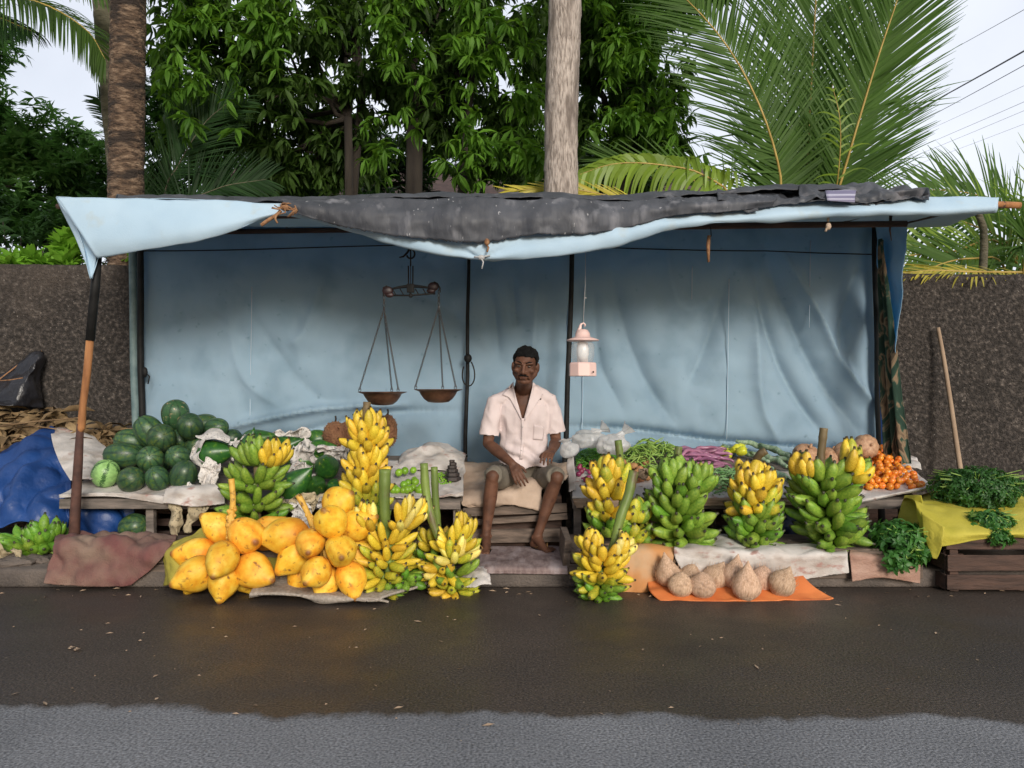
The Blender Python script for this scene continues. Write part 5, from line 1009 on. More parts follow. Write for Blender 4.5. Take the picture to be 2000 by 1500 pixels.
kbunch('left bunch of orange coconuts on a spiky yellow stalk, by the olive sack', (437,1185,4.2),
   [(452,935,4.30,.017),(455,980,4.30,.016),(450,1020,4.30,.022),(450,1055,4.30,.018)],
   [(418,1040,4.38,36,-.5,-.3,.5),(388,1084,4.32,40,-1,-.5,.15),(386,1114,4.22,40,-.8,-.7,-.35),(437,1097,4.12,38,.0,-.9,-.5),(486,1056,4.22,43,.6,-.8,-.1),(552,1046,4.25,42,-1,-.3,-.05),(525,1040,4.42,38,.6,.2,.4),(492,1108,4.2,41,.9,-.5,-.25),
    (437,1146,4.14,37,.05,-.6,-.9),(385,1142,4.32,34,-.4,-.3,-.8),(470,1140,4.30,34,.6,-.2,-.7)], (450,1050,4.33))
kbunch('right bunch of orange coconuts on a slanting cut stalk, on the net sack', (640,1180,4.2),
   [(583,968,4.42,.019),(600,1000,4.38,.016),(615,1035,4.32,.022),(622,1050,4.30,.018)],
   [(665,987,4.30,36,.7,-.4,.5),(650,1030,4.16,37,-.1,-.8,.6),(690,1030,4.26,37,1,-.3,.4),(611,1070,4.14,36,.15,-1,-.25),(578,1090,4.24,38,-.6,-.5,-.6),(666,1080,4.13,36,.25,-1,-.1),(692,1068,4.28,38,.9,-.1,-.2),
    (622,1110,4.12,35,-.3,-.9,-.35),(680,1122,4.14,37,.35,-.6,-.8),(634,1146,4.14,33,-.1,-.6,-.9),(590,1130,4.30,31,-.5,-.2,-.7),(690,1138,4.28,34,.6,-.1,-.7),(645,1125,4.34,36,.2,.3,-.6)], (622,1045,4.32))
# ---- husked brown coconuts
def bc_mesh(k, tuft):
    mb = MB(); prof = []
    for i in range(17):
        t = i/16; r = math.sin(PI*(t*.98+.01))**.75
        z = (t-.5)
        if tuft and t > .74: r = r*.95*(1-((t-.74)/.26))**.5+.03+.08*max(0, 1-(t-.74)/.26); z += (t-.74)*tuft
        prof.append((r*.5+1e-3, z*1.05))
    mb.lathe(prof, 20, fn=lambda th, t: 1+.05*math.cos(3*th+k)*math.sin(PI*t))
    mb.v = [tuple(Vector(v)*(1+.05*noise.noise(Vector(v)*4+Vector((k*5, 0, 0))))) for v in mb.v]
    for i in range(150):          # loose husk fibres
        d = Vector([random.gauss(0,1) for _ in range(3)]).normalized(); p = d*.47; p.z *= 1.02; tl = Vector((d.x*.1, d.y*.1, .35+random.random()*.2))*.4
        mb.tube([p, p+tl*.5+d*.05, p+tl+d*.02], [.006,.005,.001], 3, cap=False)
    return mb.mesh('husked_coconut', M['brcoco'])
BC0, BC1, BC2 = bc_mesh(1, 0), bc_mesh(2, 1.25), bc_mesh(3, .55)
for (px, py, Y, r, m_, tilt, lab) in [(1304,1123,4.30,26,BC1,(-.15,0,1),'husked coconut with a tall fibre tuft, leftmost on the orange cloth'),(1329,1143,4.20,26,BC0,(.1,-.2,1),'round bald coconut in front of the leftmost tufted one'),
      (1372,1144,4.19,28,BC0,(-.1,-.3,1),'round bald coconut second in the front row on the orange cloth'),(1348,1125,4.33,23,BC0,(.3,0,1),'coconut peeping between the two round front ones'),
      (1398,1130,4.31,27,BC2,(.5,0,1),'darker coconut leaning behind the second round one'),(1433,1128,4.28,27,BC1,(.2,0,1),'pinkish pointed coconut behind the pale tufted front one'),
      (1457,1146,4.16,30,BC1,(.05,-.1,1),'palest coconut with its tuft pointing up, foremost on the orange cloth'),(1488,1133,4.28,27,BC0,(.2,0,1),'round coconut just right of the pale tufted one'),
      (1527,1140,4.20,28,BC2,(.45,-.1,1),'rightmost husked coconut on the orange cloth, tuft leaning right')]:
    s = 2*r*Y/F; o = link('husked_coconut', m_, None, P(px, py, Y), rotto(tilt, random.uniform(0,6)), (s*.95, s*.95, s)); tag(o, lab, 'coconut', 'husked coconuts on the orange cloth')
# ---- watermelons
def wm_mesh(name, mt, k, long_=1.12):
    mb = MB(); prof = [(math.sin(PI*(i/20))**.85*.5+1e-3, -.5*long_*math.cos(PI*i/20)) for i in range(21)]
    mb.lathe(prof, 28, fn=lambda th, t: 1+.012*math.cos(8*th)); mb.v = [tuple(Vector(v)*(1+.03*noise.noise(Vector(v)*2+Vector((k*5,0,0))))) for v in mb.v]
    mb.tube([(0,0,.5*long_-.01), (.02,0,.5*long_+.05)], [.025,.018], 6); return mb.mesh(name, mt)
WM = [wm_mesh('watermelon', M['melon'], 1), wm_mesh('watermelon', M['melon'], 2, 1.25), wm_mesh('watermelon', M['melon'], 3, 1.45)]
WT = wm_mesh('watermelon', M['melontorn'], 4, 1.12); WL = wm_mesh('watermelon', M['melonlight'], 5, 1.05)
mel = [(339,815,5.50,29,WT,(.2,-.5,1),'scabbed watermelon crowning the pile'),(367,835,5.34,27,WM[0],(.3,-.8,.6),'watermelon just below and right of the scabbed top one'),(295,842,5.46,29,WM[1],(-.6,-.3,1),'watermelon at the left shoulder of the pile under the top one'),
       (316,857,5.26,30,WM[0],(.6,-.9,.3),'olive tinged watermelon in the middle of the pile'),(400,832,5.62,24,WM[2],(1,-.1,.12),'long watermelon lying at the back right of the top one'),(425,838,5.60,21,WM[1],(1,-.2,.1),'watermelon end at the back right of the pile against the cloth'),
       (258,862,5.50,28,WM[1],(-1,-.2,.2),'large dull watermelon at the back left of the pile'),(240,889,5.24,27,WM[2],(-1,-.15,.05),'long oval watermelon lying across the left of the pile'),(296,896,5.14,28,WM[0],(.4,-1,.4),'greyish watermelon in the second row, centre of the pile'),
       (346,893,5.16,25,WM[0],(-.2,-1,.4),'small bright green watermelon in the second row beside the wrapped papaya'),(206,925,5.06,28,WL,(.5,-.3,1),'pale green striped watermelon, leftmost in the front row'),
       (261,933,5.04,27,WM[0],(.8,-.6,.3),'watermelon second from the left in the front row'),(313,934,5.03,25,WM[0],(-.1,-.8,.8),'grey green watermelon third in the front row'),(361,929,5.05,27,WM[1],(.5,-.3,1),'watermelon fourth in the front row'),
       (398,932,5.10,21,WM[0],(0,-1,.3),'partly papered watermelon at the right end of the front row'),(384,872,5.45,25,WM[0],(0,-1,.2),'dark watermelon deep in the pile behind the newspaper'),(448,855,5.62,22,WM[0],(0,-1,.5),'watermelon at the back right of the newspaper'),
       (322,895,5.45,24,WM[0],(0,-1,.5),'watermelon hidden in the middle of the pile'),(350,862,5.5,26,WM[0],(0,-1,.5),'watermelon hidden under the right shoulder of the pile'),(262,905,5.42,24,WM[0],(0,-1,.5),'watermelon hidden at the back of the second row')]
mc = relax([P(q[0], q[1], q[2]) for q in mel], [q[3]*q[2]/F for q in mel])
for (px, py, Y, r, m_, d, lab), cpos in zip(mel, mc):
    s = 2*r*Y/F*.92; o = link('watermelon', m_, None, cpos, rotto(d, random.uniform(0,6)), (s, s, s)); tag(o, lab, 'watermelon', 'watermelons piled on the left table')
o = link('watermelon', WM[0], None, P(262,1030,5.0), rotto((1,-.4,.3)), (.18,.18,.18)); tag(o, 'watermelon lying in the shade under the left table', 'watermelon')
# ---- papayas
def pap_mesh(k):
    mb = MB(); prof = []
    for i in range(19):
        t = i/18; r = math.sin(PI*min(1, t**.8*.98+.01))**.8*(.5-.22*t); prof.append((r*1.15+1e-3, (t-.42)*1.5))
    mb.lathe(prof, 20, fn=lambda th, t: 1+.035*math.cos(5*th+k)); mb.tube([(0,0,.86), (.01,0,.92)], [.04,.03], 6)
    mb.v = [tuple(Vector(v)*(1+.03*noise.noise(Vector(v)*2+Vector((k*3,0,0))))) for v in mb.v]; return mb.mesh('papaya', M['papaya'])
PM = [pap_mesh(1), pap_mesh(2)]
for (px, py, Y, r, d, lab) in [(418,886,5.08,27,(1,-.1,.15),'smooth green papaya wrapped in newspaper beside the watermelons'),(574,948,4.98,29,(.75,-.2,.7),'large green papaya leaning right of the green banana bunch'),(638,911,5.12,24,(.2,-.9,.5),'dark round papaya left of the tall yellow bunch'),
       (617,949,5.02,20,(.3,-1,.2),'small papaya with a yellow patch under the dark round one'),(655,953,5.02,19,(-.2,-1,.3),'small papaya touching the left side of the tall yellow bunch'),(552,876,5.35,26,(.9,-.2,.4),'green papaya among newspapers above the green bunch'),
       (486,880,5.3,25,(.3,-.2,1),'orange tinged papaya behind the brown stub stalk'),(626,876,5.45,18,(1,-.2,.2),'papaya lying below the dry jackfruit'),(500,862,5.6,24,(1,0,.3),'bluish papaya behind against the cloth'),
       (622,858,5.62,20,(1,0,.2),'papaya at the very back against the cloth, left of the jackfruit'),(590,900,5.3,22,(.9,-.1,.1),'papaya tucked under newspaper above the large leaning one')]:
    s = 2*r*Y/F*1.05; o = link('papaya', PM[random.randint(0,1)], None, P(px, py, Y), rotto(d, random.uniform(0,6)), (s, s, s)); tag(o, lab, 'papaya', 'papayas on the left table')
# ---- crumpled newspapers
def crumple(label, px, py, Y, w_, h_, seed, m='paper', amp=.05, rot=(0,0,0), cup=.0, name='newspaper', n=30, z=None):
    c = P(px, py, Y); s = Y/F*.8; E = Matrix.Rotation(rot[2], 3, 'Z') @ Matrix.Rotation(rot[0], 3, 'X') @ Matrix.Rotation(rot[1], 3, 'Y'); V = []
    for j in range(n):
        for i in range(n):
            u = i/(n-1)*2-1; v = j/(n-1)*2-1; p = Vector((u*w_*s, 0, v*h_*s))
            q = Vector((u*1.6, v*1.6, seed*3.3)); d = Vector((noise.noise(q), noise.noise(q+Vector((7,0,0))), noise.noise(q+Vector((0,7,0)))))*amp*.8
            cr_ = abs(noise.noise(q*1.3))*amp*1.0+abs(noise.noise(q*3))*amp*.25; p = p+d+Vector((0, -cr_+cup*(u*u+v*v), 0)); V.append(tuple(c+E @ p))
    Q = [(j*n+i, j*n+i+1, (j+1)*n+i+1, (j+1)*n+i) for j in range(n-1) for i in range(n-1)]
    o = link(name, npmesh(name, V, np.array(Q), M[m], smooth=True)); q = o.modifiers.new('thick', 'SOLIDIFY'); q.thickness = .0015; return tag(o, label, 'paper', 'crumpled newspapers')
tsheet('newspaper', 'newspaper hooded over the wrapped papaya beside the watermelons', 'paper', [[P(392,850,5.2), P(418,836,5.2), P(452,850,5.15)], [P(386,862,5.05), P(415,858,4.98), P(448,860,5.0)]], M['paper'], 26, 20, .03, 8, .0015, 91, .012, 24, group='crumpled newspapers')
tsheet('newspaper', 'newspaper curling down the left side of the wrapped papaya', 'paper', [[P(398,848,5.1), P(388,860,5.1), P(404,856,5.0)], [P(376,880,5.08), P(372,895,5.08), P(386,890,4.98)], [P(392,902,5.06), P(400,915,5.05), P(412,905,4.98)]], M['paper'], 20, 30, .03, 9, .0015, 92, .012, 24, group='crumpled newspapers')
for a in [('newspaper hanging below the wrapped papaya at the table edge',412,925,5.0,22,30,1,'paper',.05,(0,.3,0)),('torn newspaper strip on the table edge under the papaya',395,950,4.94,38,9,2,'paper',.04,(.6,0,0)),
          ('newspaper right of the wrapped papaya',450,888,5.1,16,16,3,'paper',.05,(.3,0,.4)),('newspapers crumpled behind the yellow hand of the green bunch',575,850,5.5,34,18,4,'paper',.09,(.3,0,0)),
          ('newspaper between the upper papayas',600,885,5.25,30,26,5,'paper',.10,(.4,0,.2)),('newspaper beside the dark round papaya',585,915,5.1,28,20,6,'paper',.09,(.6,0,-.3)),('newspaper under the dry jackfruit',655,880,5.4,34,20,7,'paper',.09,(.3,0,0)),
          ('brown tinged newspaper above the coconut stalk',612,975,4.9,42,16,8,'paperold',.08,(.5,0,0)),('newspaper left of the top orange coconut',640,985,4.82,26,22,9,'paper',.08,(.2,0,.3)),('newspaper hanging behind the right coconut bunch',588,1010,4.82,22,34,10,'paper',.06,(0,0,0)),
          ('newspaper under the large leaning papaya',560,985,4.88,34,14,11,'paperold',.07,(.5,0,0)),('newspaper between the watermelons and the blue papaya',470,865,5.5,26,14,12,'paper',.07,(.3,0,0)),('newspaper peeping above the green bunch',530,895,5.3,16,14,13,'paper',.05,(.3,0,0)),
          ('foil like paper crumpled on the ground at the left edge',22,1085,4.6,30,26,14,'paperold',.09,(.5,0,0)),('grey scrap of paper on the ledge behind the leaning green stalks',800,1010,4.75,20,20,15,'paper',.05,(.4,0,0))]:
    crumple(*a)
# ---- jackfruits
for (px, py, Y, rx, rz, lab) in ((655,850,5.55,24,27,'dry brown jackfruit left of the tall yellow bunch'),(690,845,5.62,26,26,'brown jackfruit behind the tall yellow bunch'),(757,842,5.50,19,32,'brown jackfruit right of the tall yellow bunch')):
    t = thing('jackfruit', P(px, py+rz, Y), lab, 'jackfruit', 'dry jackfruits at the back of the left table'); mb = MB(); s = Y/F; c = P(px, py, Y)
    mb.ell(c, (rx*s, rx*s, rz*s), n=24, k=16)
    for i in range(130):
        d = Vector([random.gauss(0,1) for _ in range(3)]).normalized(); p = c+Vector((d.x*rx*s, d.y*rx*s, d.z*rz*s)); b = d.orthogonal().normalized()*.006; b2 = d.cross(b).normalized()*.006
        mb.add([p+b, p+b2, p-b, p-b2, p+d*.009], [(0,1,4),(1,2,4),(2,3,4),(3,0,4)])
    mb.build('fruit', M['jack'], t, smooth=False); mb = MB(); mb.tube([c+Vector((0,0,rz*s-.01)), c+Vector((.004,0,rz*s+.02)), c+Vector((0,0,rz*s+.04))], [.008,.006,.007], 6); mb.build('stem', M['bark'], t)
# ---- limes, weights, peas
LM = MB(); LM.ell((0,0,0), (.5,.5,.54), n=14, k=10); LMm = LM.mesh('lime', M['lime'])
for i, (x, y) in enumerate([(782,937),(797,940),(812,938),(776,952),(790,954),(805,955),(818,953),(785,966),(800,968),(814,967),(792,930),(806,929),(822,962),(770,965),(788,947),(811,945),(797,961),(778,960)]):
    x += random.uniform(-5,5); y += random.uniform(-4,4)
    c = onT(x, min(968, y+10)); s = random.uniform(.044, .052); o = link('lime', LMm, None, c+Vector((0,0,s*.5+(.035 if y < 935 else 0)+.012)), rotto((random.random(), random.random(), 1)), (s, s, s)); tag(o, 'round green lime in the small group right of the tall yellow bunch', 'lime', 'limes by the tall yellow bunch')
wts = [(.046,.022),(.038,.020),(.032,.018),(.026,.016),(.020,.014),(.015,.012)]; c = onT(884, 944); z = c.z+.016
names = ['largest iron weight at the foot of the stack','second iron weight from the bottom of the stack','third iron weight from the bottom of the stack','fourth iron weight, above the middle of the stack','fifth iron weight, just under the smallest','smallest iron weight on top of the stack']
for (r, h), lab in zip(wts, names):
    h *= 1.35; r *= 1.25
    mb = MB(); mb.lathe([(r*.9,0),(r,.15*h),(r,.8*h),(r*.9,h),(r*.35,h),(r*.3,h*.92)], 6, c=(c.x+random.uniform(-.004,.004), c.y, z)); z += h*1.0+.001; tag(mb.build('iron_weight', M['weight'], smooth=False, bevel=.002), lab, 'weight', 'iron weights on the left table')
def tube_item(name, mt, L, r, bend, n=8, k=7, taper=True, wob=0, seed=0):
    mb = MB(); pts = [Vector((L*(i/k-.5), bend*(1-(2*i/k-1)**2)+wob*math.sin(i*1.7+seed), wob*math.cos(i*1.3+seed))) for i in range(k+1)]
    rr = [r*(math.sin(PI*(.06+.88*i/k))**.4 if taper else 1) for i in range(k+1)]; mb.tube(pts, rr, n); return mb.mesh(name, mt)
def pile(label, cat, name, meshes, px, py, wx, wy, hgt, n, r, group, flat=.35, dirbias=None, dens=1, sc=(.85,1.15)):
    """n separate items resting on the sloping table inside a px ellipse (centre px,py; half sizes wx,wy), heaped to hgt m in the middle"""
    for i in range(n):
        a = random.uniform(0, 2*PI); q = math.sqrt(random.random()); x = px+wx*q*math.cos(a); y = py+wy*q*math.sin(a); c = onT(x, y)
        lv = math.sqrt(random.uniform(.25, 1)); c.z += r+hgt*(1-q*q)*lv
        az = random.uniform(0, 2*PI) if dirbias is None else dirbias+random.gauss(0, .35)
        qn = Quaternion((0,0,1), az) @ Quaternion((0,1,0), random.uniform(-flat, flat)) @ Quaternion((1,0,0), random.uniform(0, 6))
        s = random.uniform(*sc); o = link(name, random.choice(meshes), None, c, qn, (s, s, s)); tag(o, label, cat, group)
def heapcore(name, label, cat, px, py, wx, wy, hgt, m, seed):
    pass
beans = [tube_item('long_bean', M['bean'], .17, .0045, b, 6, 8, True, .003, s_) for b, s_ in ((.02,1),(.035,2),(-.012,3),(.05,4))]
pile('thin green bean in the tall tangled heap near the back of the right table', 'bean', 'long_bean', beans, 1272, 905, 58, 26, .14, 230, .006, 'green beans in the tall heap', .5)
okra = [tube_item('short_bean', M['okra'], .11, .0052, b, 6, 7, True, .002, s_) for b, s_ in ((.012,1),(.02,2),(-.01,3))]
pile('blue green bean in the low heap left of the golden banana bunch', 'bean', 'short_bean', okra, 1425, 945, 62, 28, .06, 190, .006, 'blue green beans in the low heap', .3)
ch = [tube_item('green_chilli', M['chilli'], .055, .0045, b, 5, 5, True, 0, 0) for b in (.006, .012, -.004)]
# chillies: beyond counting, one object
def stuffheap(name, label, cat, meshes, px, py, wx, wy, hgt, n, r, m):
    V = []; Fc = []; 
    mb = MB()
    src = [([v.co.copy() for v in me.vertices], [tuple(p.vertices) for p in me.polygons]) for me in meshes]
    for i in range(n):
        a = random.uniform(0, 2*PI); q = math.sqrt(random.random()); c = onT(px+wx*q*math.cos(a), py+wy*q*math.sin(a)); c.z += r+hgt*(1-q*q)*math.sqrt(random.uniform(.2, 1))
        qn = Quaternion((0,0,1), random.uniform(0, 6.28)) @ Quaternion((0,1,0), random.uniform(-.5, .5)); vs_, fs = random.choice(src); mb.add([c+qn @ v for v in vs_], fs)
    o = mb.build(name, m); return tag(o, label, cat, kind='stuff')
stuffheap('green_chilli_heap', 'heap of small green chillies in front of the white plastic bags', 'chillies', ch, 1168, 900, 40, 22, .08, 700, .005, M['chilli'])
brj = [tube_item('purple_brinjal', M['brinjal'], L, .013, b, 9, 9, True, .004, s_) for L, b, s_ in ((.24,.03,1),(.22,.06,2),(.25,.015,3))]
pile('long pinkish purple brinjal in the heap at the back of the right table', 'brinjal', 'purple_brinjal', brj, 1366, 905, 42, 20, .10, 42, .012, 'long purple brinjals', .15, .1)
cap = MB(); cap.lathe([(.01,-.5),(.3,-.46),(.44,-.2),(.48,.1),(.4,.38),(.15,.46),(.02,.42)], 14, fn=lambda th,t: 1+.10*math.cos(4*th)); cap.tube([(0,0,.42),(.03,0,.6)], [.05,.04], 6); capm = cap.mesh('capsicum', M['capsicum'])
for i in range(11):
    c = onT(1432+random.uniform(-30,28), 890+random.uniform(-6,12)); s = random.uniform(.055,.075); tag(link('capsicum', capm, None, c+Vector((0,0,s*.45+random.choice((0,.04)))), rotto((random.uniform(-1,1), random.uniform(-1,.5), random.uniform(0,.8)), random.random()*6), (s, s, s*1.15)), 'yellow green capsicum among those behind the low bean heap', 'capsicum', 'capsicums')
gr = [tube_item('snake_gourd', M['gourd'], L, .022, b, 12, 12, True, .006, s_) for L, b, s_ in ((.42,.03,1),(.36,.05,2))]
for i, (px, py, az, dz, lab) in enumerate([(1455,890,-.9,.02,'snake gourd with its thin end up, leftmost of the pale gourds'),(1500,905,-1.1,.03,'pale snake gourd running down behind the golden bunch'),(1520,900,-1.2,.06,'snake gourd lying second from the right, pale and striped'),(1545,915,-1.3,.03,'snake gourd just left of the largest green bunch'),(1510,930,-1.2,.02,'lowest snake gourd on the table'),(1482,885,-.6,.05,'short snake gourd lying at the back')]):
    c = onT(px, py+8); tag(link('snake_gourd', gr[i % 2], None, c+Vector((0,0,.03+dz)), Quaternion((0,0,1), az) @ Quaternion((0,1,0), .22), (1,1,1)), lab, 'gourd', 'snake gourds')
on = MB(); on.lathe([(.02,-.46),(.3,-.40),(.48,-.1),(.46,.15),(.25,.38),(.06,.50),(.03,.62)], 12); onm = on.mesh('red_onion', M['onion'])
for i in range(34):
    c = onT(1128+random.uniform(0,80)*.9, 925+random.uniform(-14,30)); s = random.uniform(.032,.042); tag(link('red_onion', onm, None, c+Vector((0,0,s*.5+random.choice((0,.02,.03)))), rotto((random.uniform(-1,1), random.uniform(-1,1), 1), 0), (s, s, s)), 'small shiny red onion at the left end of the right table', 'onion', 'small red onions')
pot = MB(); pot.ell((0,0,0), (.5,.42,.40), n=12, k=8); potm = pot.mesh('potato', mat('orange_brown_potato', [(.3, (.36,.15,.06)), (.7, (.55,.28,.12))], 8, 5, .7, .2, 40, randv=.15))
for i in range(16):
    c = onT(1225+random.uniform(-32,42), 930+random.uniform(-24,20)); s = random.uniform(.055,.07); tag(link('potato', potm, None, c+Vector((0,0,s*.4+random.choice((0,.03)))), rotto((random.uniform(-1,1), random.uniform(-1,1), 1), 0), (s, s, s)), 'orange brown potato beside the leftmost bunch on the right table', 'potato', 'potatoes')
crumple('folded reddish paper bag lying between the beans and the potatoes', 1252, 925, 5.0, 22, 22, 41, 'card', .03, (.9,0,.3))
# tomatoes
tm_ = MB(); tm_.lathe([(.02,-.42),(.3,-.38),(.48,-.12),(.49,.10),(.34,.34),(.12,.40),(.02,.36)], 14, fn=lambda th,t: 1+.03*math.cos(5*th)); tmm = tm_.mesh('tomato', M['tomato'])
pos = []
for i in range(900):
    v = random.uniform(.06,.86); Y, z = TV(v); x = (random.uniform(1664, 1664+148*(1-.45*v))-1000)*Y/F
    if 1668 > x*F/Y+1000: continue
    if all((Vector((x, Y))-Vector((p[0], p[1]))).length > .043 for p in pos): pos.append((x, Y, z+.045))
pos2 = []
for i in range(500):
    a = random.choice(pos); x, Y = a[0]+.024, a[1]+.02
    cxn = abs(((x*F/Y+1000)-1712)/52); 
    if cxn < 1 and all((Vector((x, Y))-Vector((p[0], p[1]))).length > .043 for p in pos2): pos2.append((x, Y, a[2]+.034))
pos3 = [(x+.02, Y+.015, z+.03) for x, Y, z in pos2 if random.random() < .35]
for (x, Y, z) in pos+pos2+pos3:
    s = random.uniform(.044,.053); tag(link('tomato', tmm, None, (x, Y, z), rotto((random.uniform(-1,1), random.uniform(-1,1), .6), 0), (s, s, s*.95)), 'small orange red tomato in the heap at the right end of the table', 'tomato', 'tomatoes heaped on the tray')
# pumpkins
def pk_mesh(k, lobes, flat=.8):
    mb = MB(); prof = [(math.sin(PI*(.04+.92*i/16))**.7*.5*(1-.2*(abs(i-8)/8)**6), -.5*flat*math.cos(PI*i/16)) for i in range(17)]
    mb.lathe(prof, 48, fn=lambda th, t: 1-.09*abs(math.sin(lobes*th/2))**.6*0-.08*(abs(math.cos(lobes*th/2))**6)); mb.tube([(0,0,.3),(0,0,.44),(.05,0,.5)], [.07,.05,.045], 7); return mb.mesh('pumpkin', M['pumpkin'])
PK = [pk_mesh(1, 9), pk_mesh(2, 12, .7)]
for (px, py, Y, r, k, d, lab) in ((1690,873,5.50,25,0,(.1,-1,.25),'ribbed tan pumpkin at the right end of the table, turned to show its crown'),(1655,885,5.45,27,1,(-.3,-.5,1),'pale pumpkin hidden behind the yellow fingers of the largest bunch'),(1575,890,5.45,27,1,(.2,-.6,1),'smooth pale pumpkin left of the tall brown stalk'),(1622,895,5.5,24,0,(.2,-.3,1),'pumpkin just right of the tall brown stalk')):
    s = 2*r*Y/F; tag(link('pumpkin', PK[k], None, P(px, py, Y), rotto(d, 1.0), (s, s, s)), lab, 'pumpkin', 'pumpkins at the back of the right table')
# plastic bags
def bag(label, px, py, Y, rx, rz, seed, spike=None):
    t = thing('plastic_bag', P(px, py+rz, Y), label, 'bag', 'plastic bags on the right table'); mb = MB(); c = P(px, py, Y); s = Y/F; mb.ell(c, (rx*s, rx*s*.7, rz*s), n=34, k=22)
    mb.v = [tuple(c+(Vector(v)-c)*(1+.38*abs(noise.noise(Vector(v)*11+Vector((seed,0,0))))+.22*noise.noise(Vector(v)*26))) for v in mb.v]; mb.build('bag', M['plasticbag'], t, smooth=False)
    mb = MB(); h = c+Vector((spike[0]*s, 0, spike[1]*s)); mb.tube([c+Vector((spike[0]*s*.3, 0, rz*s*.7)), h.lerp(c, .3), h], [.03,.014,.05], 10); mb.v = [tuple(Vector(v)+Vector([.02*noise.noise(Vector(v)*30+Vector((q*9,0,seed))) for q in range(3)])) for v in mb.v]; mb.build('bag_neck', M['plasticbag'], t, smooth=False)
bag('small round white plastic bag at the left corner of the right table', 1112, 878, 5.15, 18, 15, 1, (-8,20)); bag('white plastic bag with a pointed top, leaning on the pole of the leftmost bunch', 1195, 868, 5.30, 30, 18, 2, (34,34)); bag('flat white plastic package behind the chilli heap', 1150, 858, 5.45, 32, 16, 3, (34,26))
tsheet('pale_paper', 'pale curled paper at the left edge of the right table beside the man', 'paper', [[P(1108,892,5.2), P(1120,892,5.15)], [P(1110,920,5.1), P(1124,918,5.05)], [P(1112,962,4.97), P(1126,958,4.93)]], M['sack'], 14, 24, .02, 9, .003, 95, .006, 24)
for i in range(3):
    tsheet('folded_newsprint', ['top','middle','bottom'][i]+' folded newsprint layer along the front edge of the right table', 'paper', [[tab(1120,.5,.008+.004*(3-i)), tab(1400,.5,.008+.004*(3-i)), tab(1660,.5,.008+.004*(3-i))], [tab(1118,.0,.008+.004*(3-i)), tab(1400,.0,.008+.004*(3-i)), tab(1660,.0,.008+.004*(3-i))], [P(1118+i*4,974+i*9,4.885-.004*i), P(1400,974+i*7,4.885-.004*i), P(1660,972+i*7,4.885-.004*i)]], M['card'] if i else M['sack'], 60, 20, .006, 7, .003, 96+i, .004, 20)
# ================================================================ leafy greens
def leafheap(label, c, rad, n, size, m, seed, name='leafy_bundle', stems=60, hang=None, cat='leafy greens'):
    t = thing(name, (c[0], c[1], c[2]-rad[2]*.8), label, cat); W = whorl(5, size, size*.42, (-.2, .9), .9, 3, seed); pos = []; Ms = []; T = []
    rnd = random.Random(seed)
    for i in range(n):
        d = Vector([rnd.gauss(0,1) for _ in range(3)]).normalized(); q = rnd.uniform(.45, 1)**.5; p = Vector((d.x*rad[0]*q, d.y*rad[1]*q, max(-.8*rad[2], d.z*rad[2]*q)))
        p *= 1+.18*noise.noise(p*9+Vector((seed,0,0))); pos.append(Vector(c)+p-t.location)
        Ms.append(np.array(rotto((d.x+rnd.gauss(0,.4), d.y+rnd.gauss(0,.4), d.z+.3+rnd.gauss(0,.4)), rnd.uniform(0,6)).to_matrix())*rnd.uniform(.7,1.25)); T.append(max(0, min(1, rnd.gauss(.25,.3))))
    link('leaves', scatter_mesh(W[0], W[1], np.array(Ms), np.array([list(p) for p in pos]), 'leaves', m, T), t)
    mb = MB()
    for i in range(stems):
        a = rnd.uniform(0, 2*PI); d = Vector((math.cos(a)*rad[0], math.sin(a)*rad[1], rnd.uniform(-.3,.9)*rad[2])); e = Vector(c)+d*rnd.uniform(.8, 1.12); mb.tube([Vector(c)+d*.1, Vector(c)+d*.6+Vector((0,0,.02)), e], .0022, 4)
    mb.build('stems', M['bean'], t); return t
c1 = P(1908,955,4.72); leafheap('big mound of fine dark green herbs on the yellow cloth', (c1.x, c1.y, c1.z), (.27,.22,.135), 1500, .028, M['leafdark'], 3)
c2 = P(1935,1022,4.40); leafheap('small bundle of rounder greens hanging over the front of the crate', (c2.x, c2.y, c2.z), (.14,.10,.07), 260, .036, M['leafy'], 4)
c3 = P(1955,1050,4.27); leafheap('loose sprigs trailing down from the crate edge', (c3.x, c3.y, c3.z), (.07,.03,.05), 40, .034, M['leafy'], 5, stems=14)
c4 = P(1760,1058,4.46); leafheap('loose pile of large leaved greens spilling over the right end of the ledge', (c4.x, c4.y, c4.z), (.17,.16,.12), 330, .048, M['leafy'], 6)
c5 = P(1765,1092,4.30); leafheap('sprigs of greens hanging down in front of the ledge', (c5.x, c5.y, c5.z), (.10,.04,.07), 60, .048, M['leafy'], 7, stems=16)
leafheap('few small sprigs lying on the yellow cloth', tuple(P(1870,1030,4.40)), (.07,.05,.02), 26, .026, M['leafdark'], 8, stems=10)
mb = MB()
for i in range(60):
    a = random.uniform(0, 6.28); q = math.sqrt(random.random()); c = onT(868+22*q*math.cos(a), 940+12*q*math.sin(a)); mb.ell(c+Vector((0,0,.02+.02*(1-q))), (.009,.012,.009), n=7, k=5)
tag(mb.build('small_green_pods', M['lime']), 'little heap of small green pods left of the iron weights', 'pods', kind='stuff')
